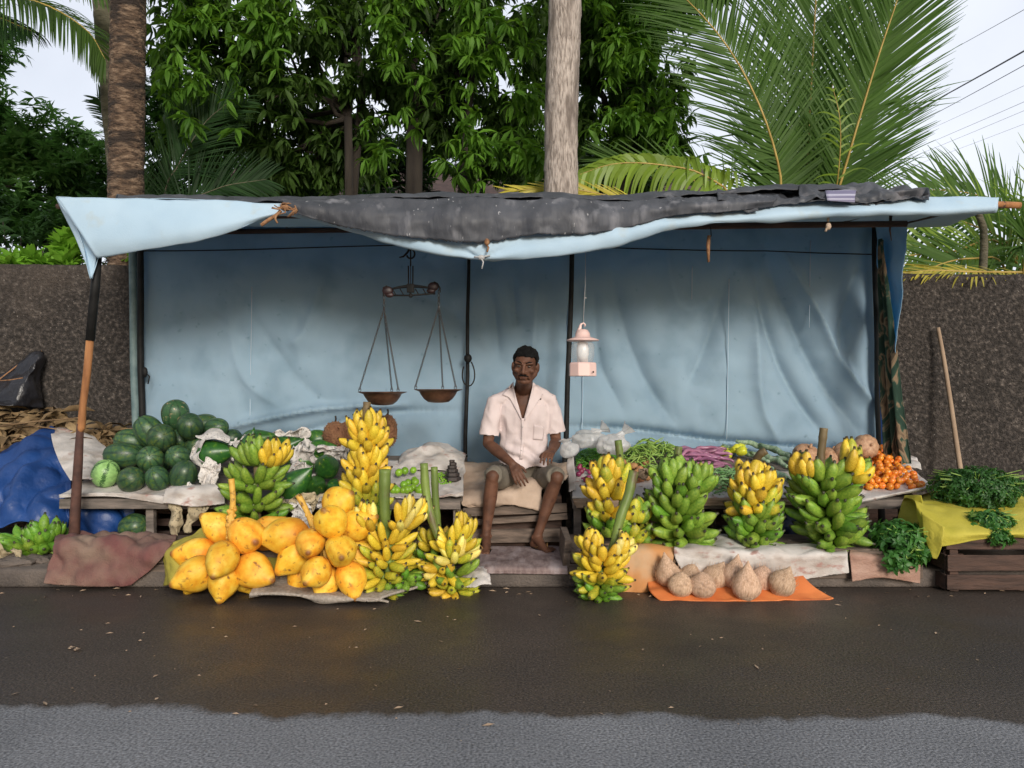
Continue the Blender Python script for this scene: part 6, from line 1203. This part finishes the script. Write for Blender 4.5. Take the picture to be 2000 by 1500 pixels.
# ================================================================ dry leaves heap at the left
def drylitter(label, boxes, n, seed, name='dry_leaf_heap', L=.22, W=.05, kind='stuff'):
    rnd = random.Random(seed); lv, lq = leaf_template(L, W, 1.2, 4, .5); pos = []; Ms = []
    for i in range(n):
        a, b, c_, d_ = rnd.choice(boxes); px = rnd.uniform(a, b); py = rnd.uniform(c_, d_); Y = 6.05-(py-790)/110*.55+rnd.uniform(-.1,.1); pos.append(list(P(px, py, Y)))
        q = Quaternion((0,0,1), rnd.uniform(0,6.28)) @ Quaternion((0,1,0), rnd.gauss(0,.5)) @ Quaternion((1,0,0), rnd.uniform(-1.2,1.2)); Ms.append(np.array(q.to_matrix())*rnd.uniform(.5,1.3))
    o = link(name, scatter_mesh(lv, lq, np.array(Ms), np.array(pos), name, M['dry'])); return tag(o, label, 'dry leaves', kind=kind)
mb = MB(); mb.ell((P(60,0,5.85).x, 5.95, .38), (.75,.28,.46), n=30, k=18); mb.v = [tuple(Vector(v)*1+Vector((0,0,.08*noise.noise(Vector(v)*4)))) for v in mb.v]
tag(mb.build('rubbish_heap', mat('brown_rotting_leaves', [(.3, (.03,.02,.012)), (.7, (.12,.075,.04))], 9, 9, .95, 1, 25, bdist=.05)), 'brown heap of rotting leaves against the wall at the far left', 'heap')
drylitter('dry curled banana leaves covering the heap at the far left', [(-60,130,800,835),(-60,140,835,885),(-60,70,860,915),(130,240,830,885)], 520, 5)
for (a, b, r, lab) in (((-40,838,5.6),(165,815,5.7),.008,'long dry stalk lying across the leaf heap'),((-30,905,5.5),(40,850,5.6),.010,'short dry stick poking out of the leaf heap'),((150,835,5.8),(215,870,5.7),.010,'yellow dry stalk right of the leaning post'),((-20,825,5.7),(110,838,5.65),.007,'thin dry stalk lower on the leaf heap')):
    mb = MB(); A, B = P(*a), P(*b); mb.tube([A, (A+B)/2+Vector((0,0,.01)), B], [r, r*.9, r*.6], 6); tag(mb.build('dry_stalk', M['dry']), lab, 'stalk')
# rubble at the left edge, litter on the road
for i, (px, py, Y, s) in enumerate([(20,1125,4.55,.16),(60,1120,4.6,.12),(80,1100,4.7,.10),(55,1092,4.62,.08),(-20,1130,4.5,.14)]):
    mb = MB(); mb.ell((P(px,0,Y).x, Y, PZ+.01), (s, s*.6, s*.28), n=12, k=8); mb.v = [tuple(Vector(v)+Vector([.03*noise.noise(Vector(v)*14+Vector((k_*5,0,0))) for k_ in range(3)])) for v in mb.v]
    tag(mb.build('broken_stone', M['pave'], smooth=False), ['flat broken stone at the left edge of the pavement','broken stone lying under the green bananas','stone close to the red brown sack','small stone behind the flat ones','stone half outside the left edge'][i], 'stone')
rnd = random.Random(9); mb = MB()
for i in range(130):
    Y = rnd.uniform(2.6, 4.3); x = rnd.uniform(-3.2, 3.2)*Y/4.4*1.1; s = rnd.uniform(.003, .009)*(.6 if rnd.random() < .7 else 1.4); a = rnd.uniform(0, 6.28)
    u = Vector((math.cos(a), math.sin(a), 0))*s*rnd.uniform(1, 2.5); v = Vector((-math.sin(a), math.cos(a), 0))*s*.6; c = Vector((x, Y, .004)); mb.add([c+u, c+v+Vector((0,0,.003)), c-u, c-v], [(0,1,2,3)])
for i in range(60):
    x = rnd.uniform(-3.2, 3.2); Y = rnd.uniform(4.2, 4.39); s = rnd.uniform(.004,.012); a = rnd.uniform(0, 6.28); u = Vector((math.cos(a), math.sin(a), 0))*s*2; v = Vector((-math.sin(a), math.cos(a), 0))*s*.5; c = Vector((x, Y, .004)); mb.add([c+u, c+v+Vector((0,0,.005)), c-u, c-v], [(0,1,2,3)])
tag(mb.build('road_litter', M['card'], smooth=False), 'scattered bits of leaf and paper on the wet road', 'litter', kind='stuff')
for (px, py, lab) in ((139,1268,'pale torn scrap lying on the wet road at the left'),(150,1271,'smaller pale scrap touching the torn one on the road')):
    Y = CH*F/(py-HY); c = P(px, py, Y); mb = MB(); mb.add([c+Vector(q) for q in ((-.016,0,.004),(.0,-.012,.006),(.02,-.004,.014),(.012,.014,.005),(-.012,.012,.012))], [(0,1,2,3,4)]); o = mb.build('paper_scrap', M['card']); s_ = o.modifiers.new('t', 'SOLIDIFY'); s_.thickness = .001; tag(o, lab, 'scrap')
# a few boxes in the dark under the tables
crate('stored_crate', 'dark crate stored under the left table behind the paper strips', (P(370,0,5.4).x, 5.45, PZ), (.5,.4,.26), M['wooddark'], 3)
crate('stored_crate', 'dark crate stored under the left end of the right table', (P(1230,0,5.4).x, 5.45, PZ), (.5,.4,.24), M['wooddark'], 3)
tsheet('dark_blue_bag', 'dark blue plastic bag tucked under the right table between two bunches', 'bag', [[P(1520,1000,4.95), P(1575,1000,4.95)], [P(1515,1030,4.9), P(1578,1030,4.88)], [P(1512,1060,4.9), P(1582,1060,4.88)]], mat('dark_blue_plastic', [(.3,(.004,.008,.03)),(.7,(.01,.02,.08))], 6, 4, .35, .5, 20), 30, 24, .05, 8, .003, 99, .02, 20)
# ================================================================ hanging balance and lantern
def torus_link(mb, c, d, side, L, W, r, m=0):
    pts = []
    for i in range(9):
        a = 2*PI*i/8; pts.append(c+d*(math.cos(a)*L)+side*(math.sin(a)*W))
    mb.tube(pts, r, 5, m, cap=False)
def chain(mb, a, b, pitch=.017, r=.0022):
    A, B = Vector(a), Vector(b); d = (B-A).normalized(); n = int((B-A).length/pitch); s1 = d.orthogonal().normalized(); s2 = d.cross(s1)
    for i in range(n+1): torus_link(mb, A.lerp(B, i/n), d, s1 if i % 2 else s2, pitch*.62, pitch*.32, r)
SY = 5.0
t = thing('balance_scale', P(802,580,SY), 'old iron balance scale with two hanging pans in front of the back cloth', 'scale')
mb = MB()
mb.tube([P(780,503,SY), P(788,501,SY), P(795,494,SY), P(800,487,SY), P(799,481,SY)], [.004,.006,.007,.007,.006], 8)
mb.tube([P(802+8*math.cos(a), 496-9*math.sin(a), SY) for a in np.linspace(PI*.75, -PI*.9, 14)], .006, 8)
mb.tube([P(802,480,SY), P(802,520,SY)], .0045, 8); mb.build('hook', M['blackmetal'], t)
mb = MB(); mb.tube([P(797.5,519,SY), P(798,560,SY)], .0045, 6); mb.tube([P(806.5,519,SY), P(806,560,SY)], .0045, 6); mb.tube([P(802,520,SY), P(802,556,SY)], .0025, 6)
mb.box(P(802,563,SY), (.046,.03,.055)); mb.ell(P(802,577,SY), (.014,.012,.016), n=8, k=6); mb.build('bracket', M['blackmetal'], t, bevel=.004)
mb = MB(); mb.tube([P(758,566,SY), P(775,562,SY), P(802,558,SY), P(830,561,SY), P(850,564,SY)], [.006,.008,.012,.008,.006], 8); mb.tube([P(760,577,SY), P(802,577,SY), P(850,573,SY)], .006, 8)
for a in range(6): mb.tube([P(766+a*15,564,SY), P(773+a*15,576,SY)], .0035, 5)
mb.build('beam', M['blackmetal'], t)
for sgn, cx, cy in ((-1,757,567),(1,846,559)):
    mb = MB(); mb.ell(P(cx,cy+1,SY), (.036,.016,.030), n=16, k=10); mb.ell(P(cx-sgn*4,cy+9,SY), (.03,.012,.018), n=12, k=8); mb.build('beam_end', M['scalered'], t)
    mb = MB(); ex = 749 if sgn < 0 else 859; mb.tube([P(cx+sgn*1,cy-8,SY), P(cx+sgn*8,cy-5,SY), P(ex,cy+4,SY), P(ex,cy+12,SY)], .006, 7); mb.build('end_hook', M['blackmetal'], t)
def pan(cx, cy, apex, hooks):
    c = P(cx, cy, SY); mb = MB(); prof = [(.158,.003),(.150,0),(.122,-.010),(.112,-.030),(.092,-.058),(.066,-.078),(.03,-.083),(.001,-.083)]
    k = len(prof); n = 36; V = []; 
    for r, z in prof:
        for j in range(n): V.append(c+Vector((r*math.cos(2*PI*j/n), r*math.sin(2*PI*j/n), z)))
    mb.add(V, [(i*n+j, i*n+(j+1) % n, (i+1)*n+(j+1) % n, (i+1)*n+j) for i in range(k-1) for j in range(n)])
    o = mb.build('pan', M['pan'], t); s_ = o.modifiers.new('t', 'SOLIDIFY'); s_.thickness = .0025
    A = P(*apex, SY)
    mb = MB(); chain(mb, P(apex[0], apex[1]-30, SY), A, .022, .0032)
    mb.ell(A, (.006,.006,.009), n=8, k=5)
    for az in hooks:
        q = c+Vector((.146*math.cos(R(az)), .146*math.sin(R(az)), .004)); mb2 = q+Vector((0,0,.022)); chain(mb, A, mb2); torus_link(mb, q+Vector((0,0,.010)), Vector((0,0,1)), Vector((1,0,0)), .012, .008, .0022)
    mb.build('chain', M['chain'], t)
pan(747,766,(750,604),(184,75,-38)); pan(856,761,(857,600),(188,84,-36))
# lantern
LYY = 4.98
t = thing('camping_lantern', P(1138,735,LYY), 'pale pink plastic lantern with a clear body, hanging on a string right of the man', 'lantern')
O = P(1138,735,LYY); s = LYY/F
mb = MB(); hw = 28*s
pr = [(hw*.98,0),(hw*1.0,.004),(hw*.99,24*s),(hw*.93,27*s),(.001,27*s)]
mb.lathe(pr, 8, c=O, rot=Matrix.Rotation(PI/8, 3, 'Z')); mb.build('base', M['pink'], t, smooth=False, bevel=.005)
mb = MB(); mb.ell(O+Vector((18*s, -.086, 8*s)), (.006,.004,.006), n=10, k=6); mb.build('switch', M['blackmetal'], t)
mb = MB(); mb.lathe([(20*s,27*s),(23*s,40*s),(23*s,60*s),(17*s,70*s)], 20, c=O); mb.build('clear_globe', M['clear'], t)
mb = MB()
for dx in (-6, 6): mb.tube([O+Vector((dx*s,0,27*s)), O+Vector((dx*s,0,66*s))], 4.5*s, 12)
mb.lathe([(7*s,27*s),(12*s,42*s),(12*s,55*s),(7*s,68*s)], 16, c=O); mb.build('lamp_tube', M['lamp'], t)
mb = MB(); mb.lathe([(31*s,69*s),(32*s,71*s),(24*s,74*s),(15*s,77*s),(14*s,84*s),(10*s,90*s),(6*s,92*s),(.001,92*s)], 28, c=O); mb.build('cap', M['pink'], t)
mb = MB(); mb.tube([O+Vector((-9*s,0,84*s)), O+Vector((-5*s,0,95*s)), O+Vector((-3*s,0,102*s)), O+Vector((2*s,0,104*s)), O+Vector((5*s,0,101*s)), O+Vector((4*s,0,97*s))], [5*s,3.4*s,2.2*s,1.8*s,1.6*s,1.2*s], 8); mb.build('handle_hook', M['pink'], t)
mb = MB(); mb.tube([P(1144,452,4.98), P(1143,560,4.98), P(1139,632,4.98)], .0018, 5); mb.ell(P(1144,582,4.98), (.006,.006,.005), n=6, k=4); mb.ell(P(1148,487,4.97), (.014,.012,.02), n=7, k=5, m=1)
tag(mb.build('lantern_string', [M['string'], M['blackmetal']]), 'thin pale string that holds the lantern', 'string')
# ================================================================ the seated man
def remesh(mb, voxel, name, smooth_it=3):
    me = bpy.data.meshes.new('tmp'); me.from_pydata([tuple(v) for v in mb.v], [], mb.f); o = bpy.data.objects.new('tmp', me); COL.objects.link(o)
    r = o.modifiers.new('r', 'REMESH'); r.mode = 'VOXEL'; r.voxel_size = voxel; r.use_smooth_shade = True
    if smooth_it: s_ = o.modifiers.new('s', 'SMOOTH'); s_.iterations = smooth_it; s_.factor = .5
    bpy.context.view_layer.update(); dg = bpy.context.evaluated_depsgraph_get(); e = o.evaluated_get(dg); out_ = bpy.data.meshes.new_from_object(e); out_.name = name
    bpy.data.objects.remove(o); bpy.data.meshes.remove(me); return out_
def cap(mb, a, ra, b, rb, n=14):
    """closed tapered limb segment with round ends"""
    a, b = Vector(a), Vector(b); d = (b-a); L = d.length; d = d/L if L > 1e-6 else Vector((0,0,1)); pts = []; rr = []
    for t in (-1, -.92, -.7, -.4, 0): pts.append(a+d*ra*t); rr.append(ra*math.sqrt(max(0, 1-t*t))+1e-4)
    for t in (0, .4, .7, .92, 1): pts.append(b+d*rb*t); rr.append(rb*math.sqrt(max(0, 1-t*t))+1e-4)
    if L < 1e-4: pts.pop(5); rr.pop(5)
    mb.tube(pts, rr, n)
MAN = P(1020, 1072, 4.85); MAN = Vector((MAN.x, 5.05, PZ+.015))
man = thing('person', MAN, 'seated man in an open pale pink short sleeved shirt and grey shorts', 'person')
HC = P(1026, 715, 5.00); YAW = Matrix.Rotation(R(-7), 3, 'Z') @ Matrix.Rotation(R(7), 3, 'X') @ Matrix.Rotation(R(4), 3, 'Y')
def H(x, y, z): return HC+YAW @ Vector((x*1.06, y, z))*1.04        # head space: +x picture right, -y towards the viewer
B = MB()
def hell(x, y, z, a, b, c_, n=18, k=12): B.ell(H(x,y,z), (a,b,c_), YAW, n, k)
hell(0,.022,.040,.076,.094,.078); hell(0,-.005,.0,.068,.083,.090); hell(0,-.020,-.045,.056,.066,.062); hell(0,-.048,-.092,.030,.030,.022); hell(0,.03,-.02,.07,.07,.07)
for sx in (-1, 1):
    cap(B, H(sx*.056,.0,-.045), .022, H(sx*.022,-.045,-.092), .020)                # jaw line
    hell(sx*.042,-.058,-.022,.021,.018,.018)                                        # cheekbone
    cap(B, H(sx*.014,-.088,.024), .010, H(sx*.048,-.072,.026), .011)                # brow ridge
    hell(sx*.073,.014,-.008,.013,.022,.034,12,8)                                    # ear
    hell(sx*.013,-.100,-.034,.010,.011,.008,10,6)                                   # nostril wing
    cap(B, H(sx*.020,-.086,-.035), .008, H(sx*.036,-.068,-.068), .009)              # cheek fold
cap(B, H(0,-.088,.018), .009, H(0,-.108,-.030), .0125); hell(0,-.104,-.036,.012,.012,.009,10,6)
hell(0,-.080,-.052,.024,.014,.012,12,8); cap(B, H(-.020,-.084,-.061), .006, H(.020,-.084,-.061), .006); cap(B, H(-.016,-.083,-.071), .0065, H(.016,-.083,-.071), .0065)
NB = P(1022, 754, 5.19); cap(B, H(0,.022,-.07), .054, NB+Vector((0,-.01,-.01)), .060)
for sx in (-1, 1): cap(B, H(sx*.04,.0,-.07), .012, NB+Vector((sx*.018,-.05,-.03)), .011)
# torso
SPN = [P(1022,950,5.34), P(1022,915,5.32), P(1023,880,5.29), P(1021,845,5.28), P(1022,812,5.245), P(1023,788,5.215), P(1023,770,5.22)]
RAD = [(.160,.115),(.150,.105),(.135,.095),(.142,.098),(.142,.094),(.120,.072),(.07,.055)]
B.tube([tuple(p) for p in catmull([tuple(p) for p in SPN], 20)], [tuple(x) for x in catmull([(a, b, 0) for a, b in RAD], 20)[:, :2]], 24, up=(1,0,0))
SR = P(964,783,5.17); SL = P(1077,779,5.20)           # his shoulders (picture left, picture right)
cap(B, NB+Vector((0,.01,-.03)), .040, SR+Vector((0,0,-.008)), .036); cap(B, NB+Vector((0,.01,-.03)), .040, SL+Vector((0,0,-.008)), .036)
ER, WR = P(953,866,5.16), P(1001,906,4.97); EL, WL = P(1086,862,5.26), P(1077,884,5.02)
WL.z = P(1078,882,5.02).z
for S_, E_, W_ in ((SR,ER,WR),(SL,EL,WL)):
    cap(B, S_+Vector((0,.0,-.008)), .037, S_.lerp(E_, .5), .043); cap(B, S_.lerp(E_, .5), .043, E_, .036); cap(B, E_, .036, E_.lerp(W_, .3), .040); cap(B, E_.lerp(W_, .3), .040, W_, .026)
# legs
KR, KL = P(962,930,4.86), P(1088,932,4.90); AR, AL = P(949,1046,4.88), P(1049,1048,4.93); HR, HL = P(996,938,5.30), P(1052,938,5.30)
for K_, A_, Hp in ((KR,AR,HR),(KL,AL,HL)):
    cap(B, Hp, .080, Hp.lerp(K_, .6), .066); cap(B, Hp.lerp(K_, .6), .066, K_, .044); B.ell(K_+Vector((0,-.006,-.012)), (.036,.038,.042))
    cap(B, K_, .042, K_.lerp(A_, .35)+Vector((0,.018,0)), .045); cap(B, K_.lerp(A_, .35)+Vector((0,.018,0)), .045, K_.lerp(A_, .8)+Vector((0,.006,0)), .031); cap(B, K_.lerp(A_, .8)+Vector((0,.006,0)), .031, A_, .030)
    B.ell(A_+Vector((.026,0,-.004)), (.014,.016,.016), n=8, k=6); B.ell(A_+Vector((-.026,0,-.004)), (.014,.016,.016), n=8, k=6)
def foot(A_, d, side):
    d = Vector(d).normalized(); s_ = Vector((d.y, -d.x, 0))*side; G = Vector((A_.x, A_.y, PZ+.033))
    hl = G-d*.035; cap(B, A_, .030, hl+Vector((0,0,.006)), .029); b1 = G+d*.115+s_*.018; b2 = G+d*.10-s_*.022
    cap(B, A_+Vector((0,0,-.012)), .032, b1, .021); cap(B, hl, .026, b1+Vector((0,0,-.006)), .021); cap(B, hl, .026, b2+Vector((0,0,-.008)), .018)
    for i in range(5):
        r = [.0145,.0105,.010,.0095,.009][i]; o_ = G+d*([.118,.125,.120,.110,.098][i])+s_*(.030-.0185*i); z = PZ+.022+r*.6
        o_.z = z+.004; e = o_+d*([.034,.032,.028,.024,.020][i])+s_*(.003-.003*i); e.z = z-.002; cap(B, o_, r*1.05, e, r, 8)
    return G
foot(AR, (-.12,-1,0), -1); foot(AL, (.55,-.85,0), 1)
def hand(Wr, d, pn, side, curl, spread=.10, scale=1.0):
    """five separate fingers: d finger direction, pn palm normal, side towards the thumb"""
    d = Vector(d).normalized(); pn = (Vector(pn)-d*Vector(pn).dot(d)).normalized(); sd_ = d.cross(pn).normalized()
    if sd_.dot(Vector(side)) < 0: sd_ = -sd_
    s = scale; kn = []
    for i, off in enumerate((.030, .010, -.010, -.029)):
        k_ = Wr+d*(.092-.004*abs(i-1))*s+sd_*off*s; kn.append(k_); cap(B, Wr+d*.012+sd_*off*.5, .017*s, k_, .0115*s, 10)
    B.ell(Wr+d*.05*s, (.021*s,.021*s,.016*s), n=10, k=8)
    for i, k_ in enumerate(kn):
        L = [(.038,.024,.019),(.043,.027,.020),(.040,.025,.020),(.032,.019,.017)][i]; fd = (d+sd_*spread*(1.5-i)*.5).normalized(); p = k_; ang = 0
        for j in range(3):
            ang += curl[j]*(1+.12*i); q = (fd*math.cos(ang)+pn*math.sin(ang)); e = p+q*L[j]*s; cap(B, p, (.0092-.0007*j)*s, e, (.0088-.0008*j)*s, 8); p = e
    tb = Wr+d*.028*s+sd_*.026*s; t1 = tb+(d*.6+sd_*.55+pn*.35).normalized()*.040*s; t2 = t1+(d*.85+sd_*.15+pn*.4).normalized()*.030*s
    cap(B, Wr+d*.012+sd_*.012, .018*s, tb, .015*s, 10); cap(B, tb, .0135*s, t1, .0105*s, 8); cap(B, t1, .0105*s, t2, .009*s, 8)
hand(WR, (.30,-.45,-.60), (.25,.75,-.55), (.9,0,.3), (.25,.45,.35), .16, .98)
hand(WL, (-.25,-.85,-.10), (-.15,-.10,-1), (-.9,-.3,0), (.35,.55,.40), .12, .98)
body = remesh(B, .0044, 'body', 5); body.materials.append(M['skin'])
body.transform(Matrix.Translation(-MAN)); bo = link('body', body, man)
# hair
Hh = MB(); Hh.ell(H(0,.026,.046), (.083,.100,.084), YAW, 40, 26); hb = remesh(Hh, .004, 'hair', 1)
iv = YAW.inverted(); kill = []
bmh = bmesh.new(); bmh.from_mesh(hb)
for v in bmh.verts:
    q = iv @ (v.co-HC); 
    v.co += (v.co-H(0,.026,.046)).normalized()*(.006*noise.noise(v.co*70)+.006*noise.noise(v.co*30))
for f in list(bmh.faces):
    q = iv @ (f.calc_center_median()-HC); ztop = .066+.010*noise.noise(Vector((q.x*55, 0, 2)))-.18*max(0, abs(q.x)-.045)
    line = ztop if q.y < -.035 else (-.004 if q.y < .035 else -.055)
    if -.035 <= q.y < .0 : line = .066-(q.y+.035)/.035*.07
    if q.z < line: kill.append(f)
bmesh.ops.delete(bmh, geom=kill, context='FACES'); bmh.to_mesh(hb); bmh.free(); hb.materials.append(M['hair']); hb.transform(Matrix.Translation(-MAN)); ho = link('hair', hb, man)
s_ = ho.modifiers.new('t', 'SOLIDIFY'); s_.thickness = .010; s_.offset = -1
for sx in (-1, 1):
    mb = MB(); mb.ell(H(sx*.029,-.0770,.006), (.0115,.0070,.0048), YAW, 14, 10); e_ = mb.build('eye', M['eye'], man)
    mb = MB(); mb.ell(H(sx*.028,-.0820,.0055), (.0054,.0034,.0048), YAW, 12, 8); mb.build('pupil', M['pupil'], e_)
    mb = MB(); mb.tube([H(sx*.012,-.0975,.025), H(sx*.030,-.091,.034), H(sx*.052,-.072,.030)], [(.003,.004),(.0045,.004),(.002,.003)], 8); mb.build('eyebrow', M['hair'], man)
mb = MB(); mb.tube([H(-.030,-.086,-.055), H(-.014,-.0985,-.049), H(0,-.100,-.048), H(.014,-.0985,-.049), H(.030,-.086,-.055)], [.002,.0045,.004,.0045,.002], 8); mb.build('moustache', M['hair'], man)
mb = MB(); mb.tube([H(-.021,-.0855,-.066), H(0,-.0925,-.0645), H(.021,-.0855,-.066)], [.0012,.0032,.0012], 8); mb.build('lips', M['lip'], man)
# shirt: torso and sleeves in one surface, opened at the neck
Sx = MB(); SP2 = [P(1018,902,5.24)]+[p for p in SPN[2:]]
sp = [P(1020,905,5.27), P(1021,880,5.26), P(1022,845,5.245), P(1023,812,5.225), P(1023,790,5.215), P(1023,768,5.21), P(1023,754,5.21)]
rd = [(.170,.150),(.168,.140),(.172,.128),(.180,.124),(.172,.108),(.125,.085),(.075,.068)]
Sx.tube([tuple(p) for p in catmull([tuple(p) for p in sp], 24)], [tuple(x) for x in catmull([(a, b, 0) for a, b in rd], 24)[:, :2]], 30, up=(1,0,0))
for S_, E_, sg in ((SR,ER,-1),(SL,EL,1)):
    cap(Sx, NB+Vector((0,.015,-.020)), .060, S_+Vector((sg*.0,0,-.002)), .047); dd = (E_-S_).normalized(); e = S_+dd*.235+Vector((sg*-.0,0,0))
    up_ = Vector((1,0,0)); Sx.tube([S_-dd*.03, S_, S_+dd*.08, S_+dd*.16, e], [(.042,.040),(.050,.048),(.057,.052),(.064,.057),(.072,.062)], 20, up=(1,0,0))
sh = remesh(Sx, .0062, 'shirt', 3); bms = bmesh.new(); bms.from_mesh(sh)
for v in bms.verts:
    p = v.co; X = p.x*F/p.y+1000; Z = (CH-p.z)*F/p.y+HY; nrm = v.normal
    d = .013*noise.noise(Vector((p.x*9, p.y*5, p.z*5)))-.010*abs(noise.noise(Vector((p.x*13+p.z*6, p.y*6, p.z*9-p.x*5))))+.0075*noise.noise(Vector((p.x*24, p.y*10, p.z*10)))
    if Z > 850: d += .011*math.sin((p.z*1.0+p.x*.55)*62+2.4*noise.noise(p*7))*min(1, (Z-850)/40)
    d += .007*math.exp(-((X-(1052-(Z-800)*.5))/9)**2)*(Z > 790)
    d += .006*math.exp(-((X-(985+(Z-800)*.35))/9)**2)*(Z > 790)
    v.co = p+nrm*d
kill = []
for f in bms.faces:
    c = f.calc_center_median(); X = c.x*F/c.y+1000; Z = (CH-c.z)*F/c.y+HY
    if Z < 822 and c.y < 5.24:
        k = max(0, min(1, (822-Z)/70)); xl = 1020-19*k-3*k*k; xr = 1023+21*k
        if xl < X < xr: kill.append(f); continue
    if c.z > NB.z-.004 and math.hypot(c.x-NB.x, (c.y-NB.y+.01)*1.0) < .058: kill.append(f); continue
    for S_, E_ in ((SR,ER),(SL,EL)):
        dd = (E_-S_).normalized()
        if (c-S_).dot(dd) > .222 and (c-(S_+dd*.235)).length < .10 and abs(f.normal.dot(dd)) > .6: kill.append(f); break
kill = list(set(kill)); bmesh.ops.delete(bms, geom=kill, context='FACES'); bms.to_mesh(sh); 
bvh = BVHTree.FromBMesh(bms)
bms.free(); sh.materials.append(M['shirt']); sh.transform(Matrix.Translation(-MAN)); so = link('shirt', sh, man); s_ = so.modifiers.new('t', 'SOLIDIFY'); s_.thickness = .003; s_.offset = -1
CP = Vector((0, 0, CH))
def onshirt(X, Z, off=.006, fb=5.10):
    d = (P(X, Z, 5)-CP).normalized(); h = bvh.ray_cast(CP, d)
    p = h[0] if h[0] is not None else None
    if p is None or p.y > 5.24: p = P(X, Z, fb)
    return p-d*off
def patch(name, poly_rows, off, parent, mt, th=.003, nu=12, nv=10, fb=5.10):
    A = [catmull([(x, y, 0) for x, y in r], nu) for r in poly_rows]; A = np.array(A); G = np.stack([catmull(A[:, i], nv) for i in range(nu)], 1)
    V = [tuple(onshirt(q[0], q[1], off, fb)-MAN) for q in G.reshape(-1, 3)]; Q = [(j*nu+i, j*nu+i+1, (j+1)*nu+i+1, (j+1)*nu+i) for j in range(nv-1) for i in range(nu-1)]
    o = link(name, npmesh(name, V, np.array(Q), mt), parent); s_ = o.modifiers.new('t', 'SOLIDIFY'); s_.thickness = th; s_.offset = 0; return o
patch('collar', [[(1003,745),(1005,765),(1012,790),(1020,818)],[(993,757),(996,770),(1004,786),(1019,818)],[(981,771),(988,774),(997,780),(1018,819)]], .010, so, M['shirt'], .004, 14, 10, 5.12)
patch('collar', [[(1041,746),(1038,765),(1031,790),(1023,818)],[(1051,756),(1047,772),(1038,792),(1024,820)],[(1061,771),(1054,780),(1043,796),(1025,822)]], .010, so, M['shirt'], .004, 14, 10, 5.12)
patch('placket', [[(1018,817),(1024,817)],[(1018,860),(1023,860)],[(1015,897),(1021,897)]], .004, so, M['shirt'], .004, 4, 24)
patch('pocket', [[(1043,829),(1063,833)],[(1042,846),(1062,849)],[(1041,858),(1051,863),(1060,860)][::2]], .005, so, M['shirt'], .003, 8, 8)
mb = MB(); 
for (x, y) in ((1021,834),(1019,856),(1018,880)): mb.ell(onshirt(x, y, .008), (.005,.003,.005), n=8, k=5)
mb.build('buttons', M['sack'], so)
mb = MB(); mb.ell(onshirt(1055,779,.004), (.009,.004,.007), n=9, k=6); mb.build('badge_stain', M['scalered'], so)
# shorts
T = MB()
for K_, Hp, sg in ((KR,HR,-1),(KL,HL,1)):
    e = Hp.lerp(K_, .95); cap(T, Hp+Vector((0,.02,.0)), .095, Hp.lerp(K_, .4), .084); cap(T, Hp.lerp(K_, .6)+Vector((0,0,.006)), .070, K_+Vector((0,.022,.014)), .050); d_ = (K_-Hp).normalized()
    T.tube([Hp.lerp(K_, .2), Hp.lerp(K_, .45), Hp.lerp(K_, .7), Hp.lerp(K_, .985)+Vector((0,0,.012))], [(.086,.088),(.084,.086),(.078,.078),(.060,.062)], 22, up=(0,0,1))
T.ell(P(1022,925,5.30), (.175,.13,.11))
cap(T, HR.lerp(HL, .5)+Vector((0,-.06,-.02)), .07, HR.lerp(HL, .5)+Vector((0,.05,-.02)), .08)
st = remesh(T, .006, 'shorts', 3); bt_ = bmesh.new(); bt_.from_mesh(st)
for v in bt_.verts:
    p = v.co; v.co = p+v.normal*(.008*noise.noise(Vector((p.x*10, p.y*4, p.z*12)))+.004*noise.noise(p*24)+.004*math.sin(p.x*60+p.y*35)*.6)
kill = []
for f in bt_.faces:
    c = f.calc_center_median()
    for K_, Hp in ((KR,HR),(KL,HL)):
        d_ = (K_-Hp).normalized()
        if (c-Hp).dot(d_) > (K_-Hp).length*5 and (c-K_).length < .12: kill.append(f); break
bmesh.ops.delete(bt_, geom=list(set(kill)), context='FACES'); bt_.to_mesh(st); bt_.free(); st.materials.append(M['shorts']); st.transform(Matrix.Translation(-MAN)); oo = link('shorts', st, man); s_ = oo.modifiers.new('t', 'SOLIDIFY'); s_.thickness = .004; s_.offset = -1
# sandals
for A_, d, sd_ in ((AR, Vector((-.12,-1,0)).normalized(), -1), (AL, Vector((.55,-.85,0)).normalized(), 1)):
    s1 = Vector((d.y, -d.x, 0))*sd_; G = Vector((A_.x, A_.y, PZ+.026)); mb = MB(); n = 20; V = []
    for i in range(n):
        a = 2*PI*i/n; V.append(G+d*(.055+.112*math.cos(a))+s1*(.042*math.sin(a)*(1+.15*math.cos(a))))
    V2 = [v-Vector((0,0,.012)) for v in V]; mb.add(V+V2, [tuple(range(n)), tuple(range(2*n-1, n-1, -1))]+[(i, n+i, n+(i+1) % n, (i+1) % n) for i in range(n)]); sdl = mb.build('sandal', M['blackmetal'], man, smooth=False)
    for k in (-1, 1):
        mb = MB(); tp = G+d*.125+s1*.012; mb.tube([tp+Vector((0,0,.014)), G+d*.085+s1*k*.020+Vector((0,0,.036)), G+d*.03+s1*k*.036+Vector((0,0,.004))], [.004,.005,.005], 7); mb.build('strap', M['sandal'], sdl)
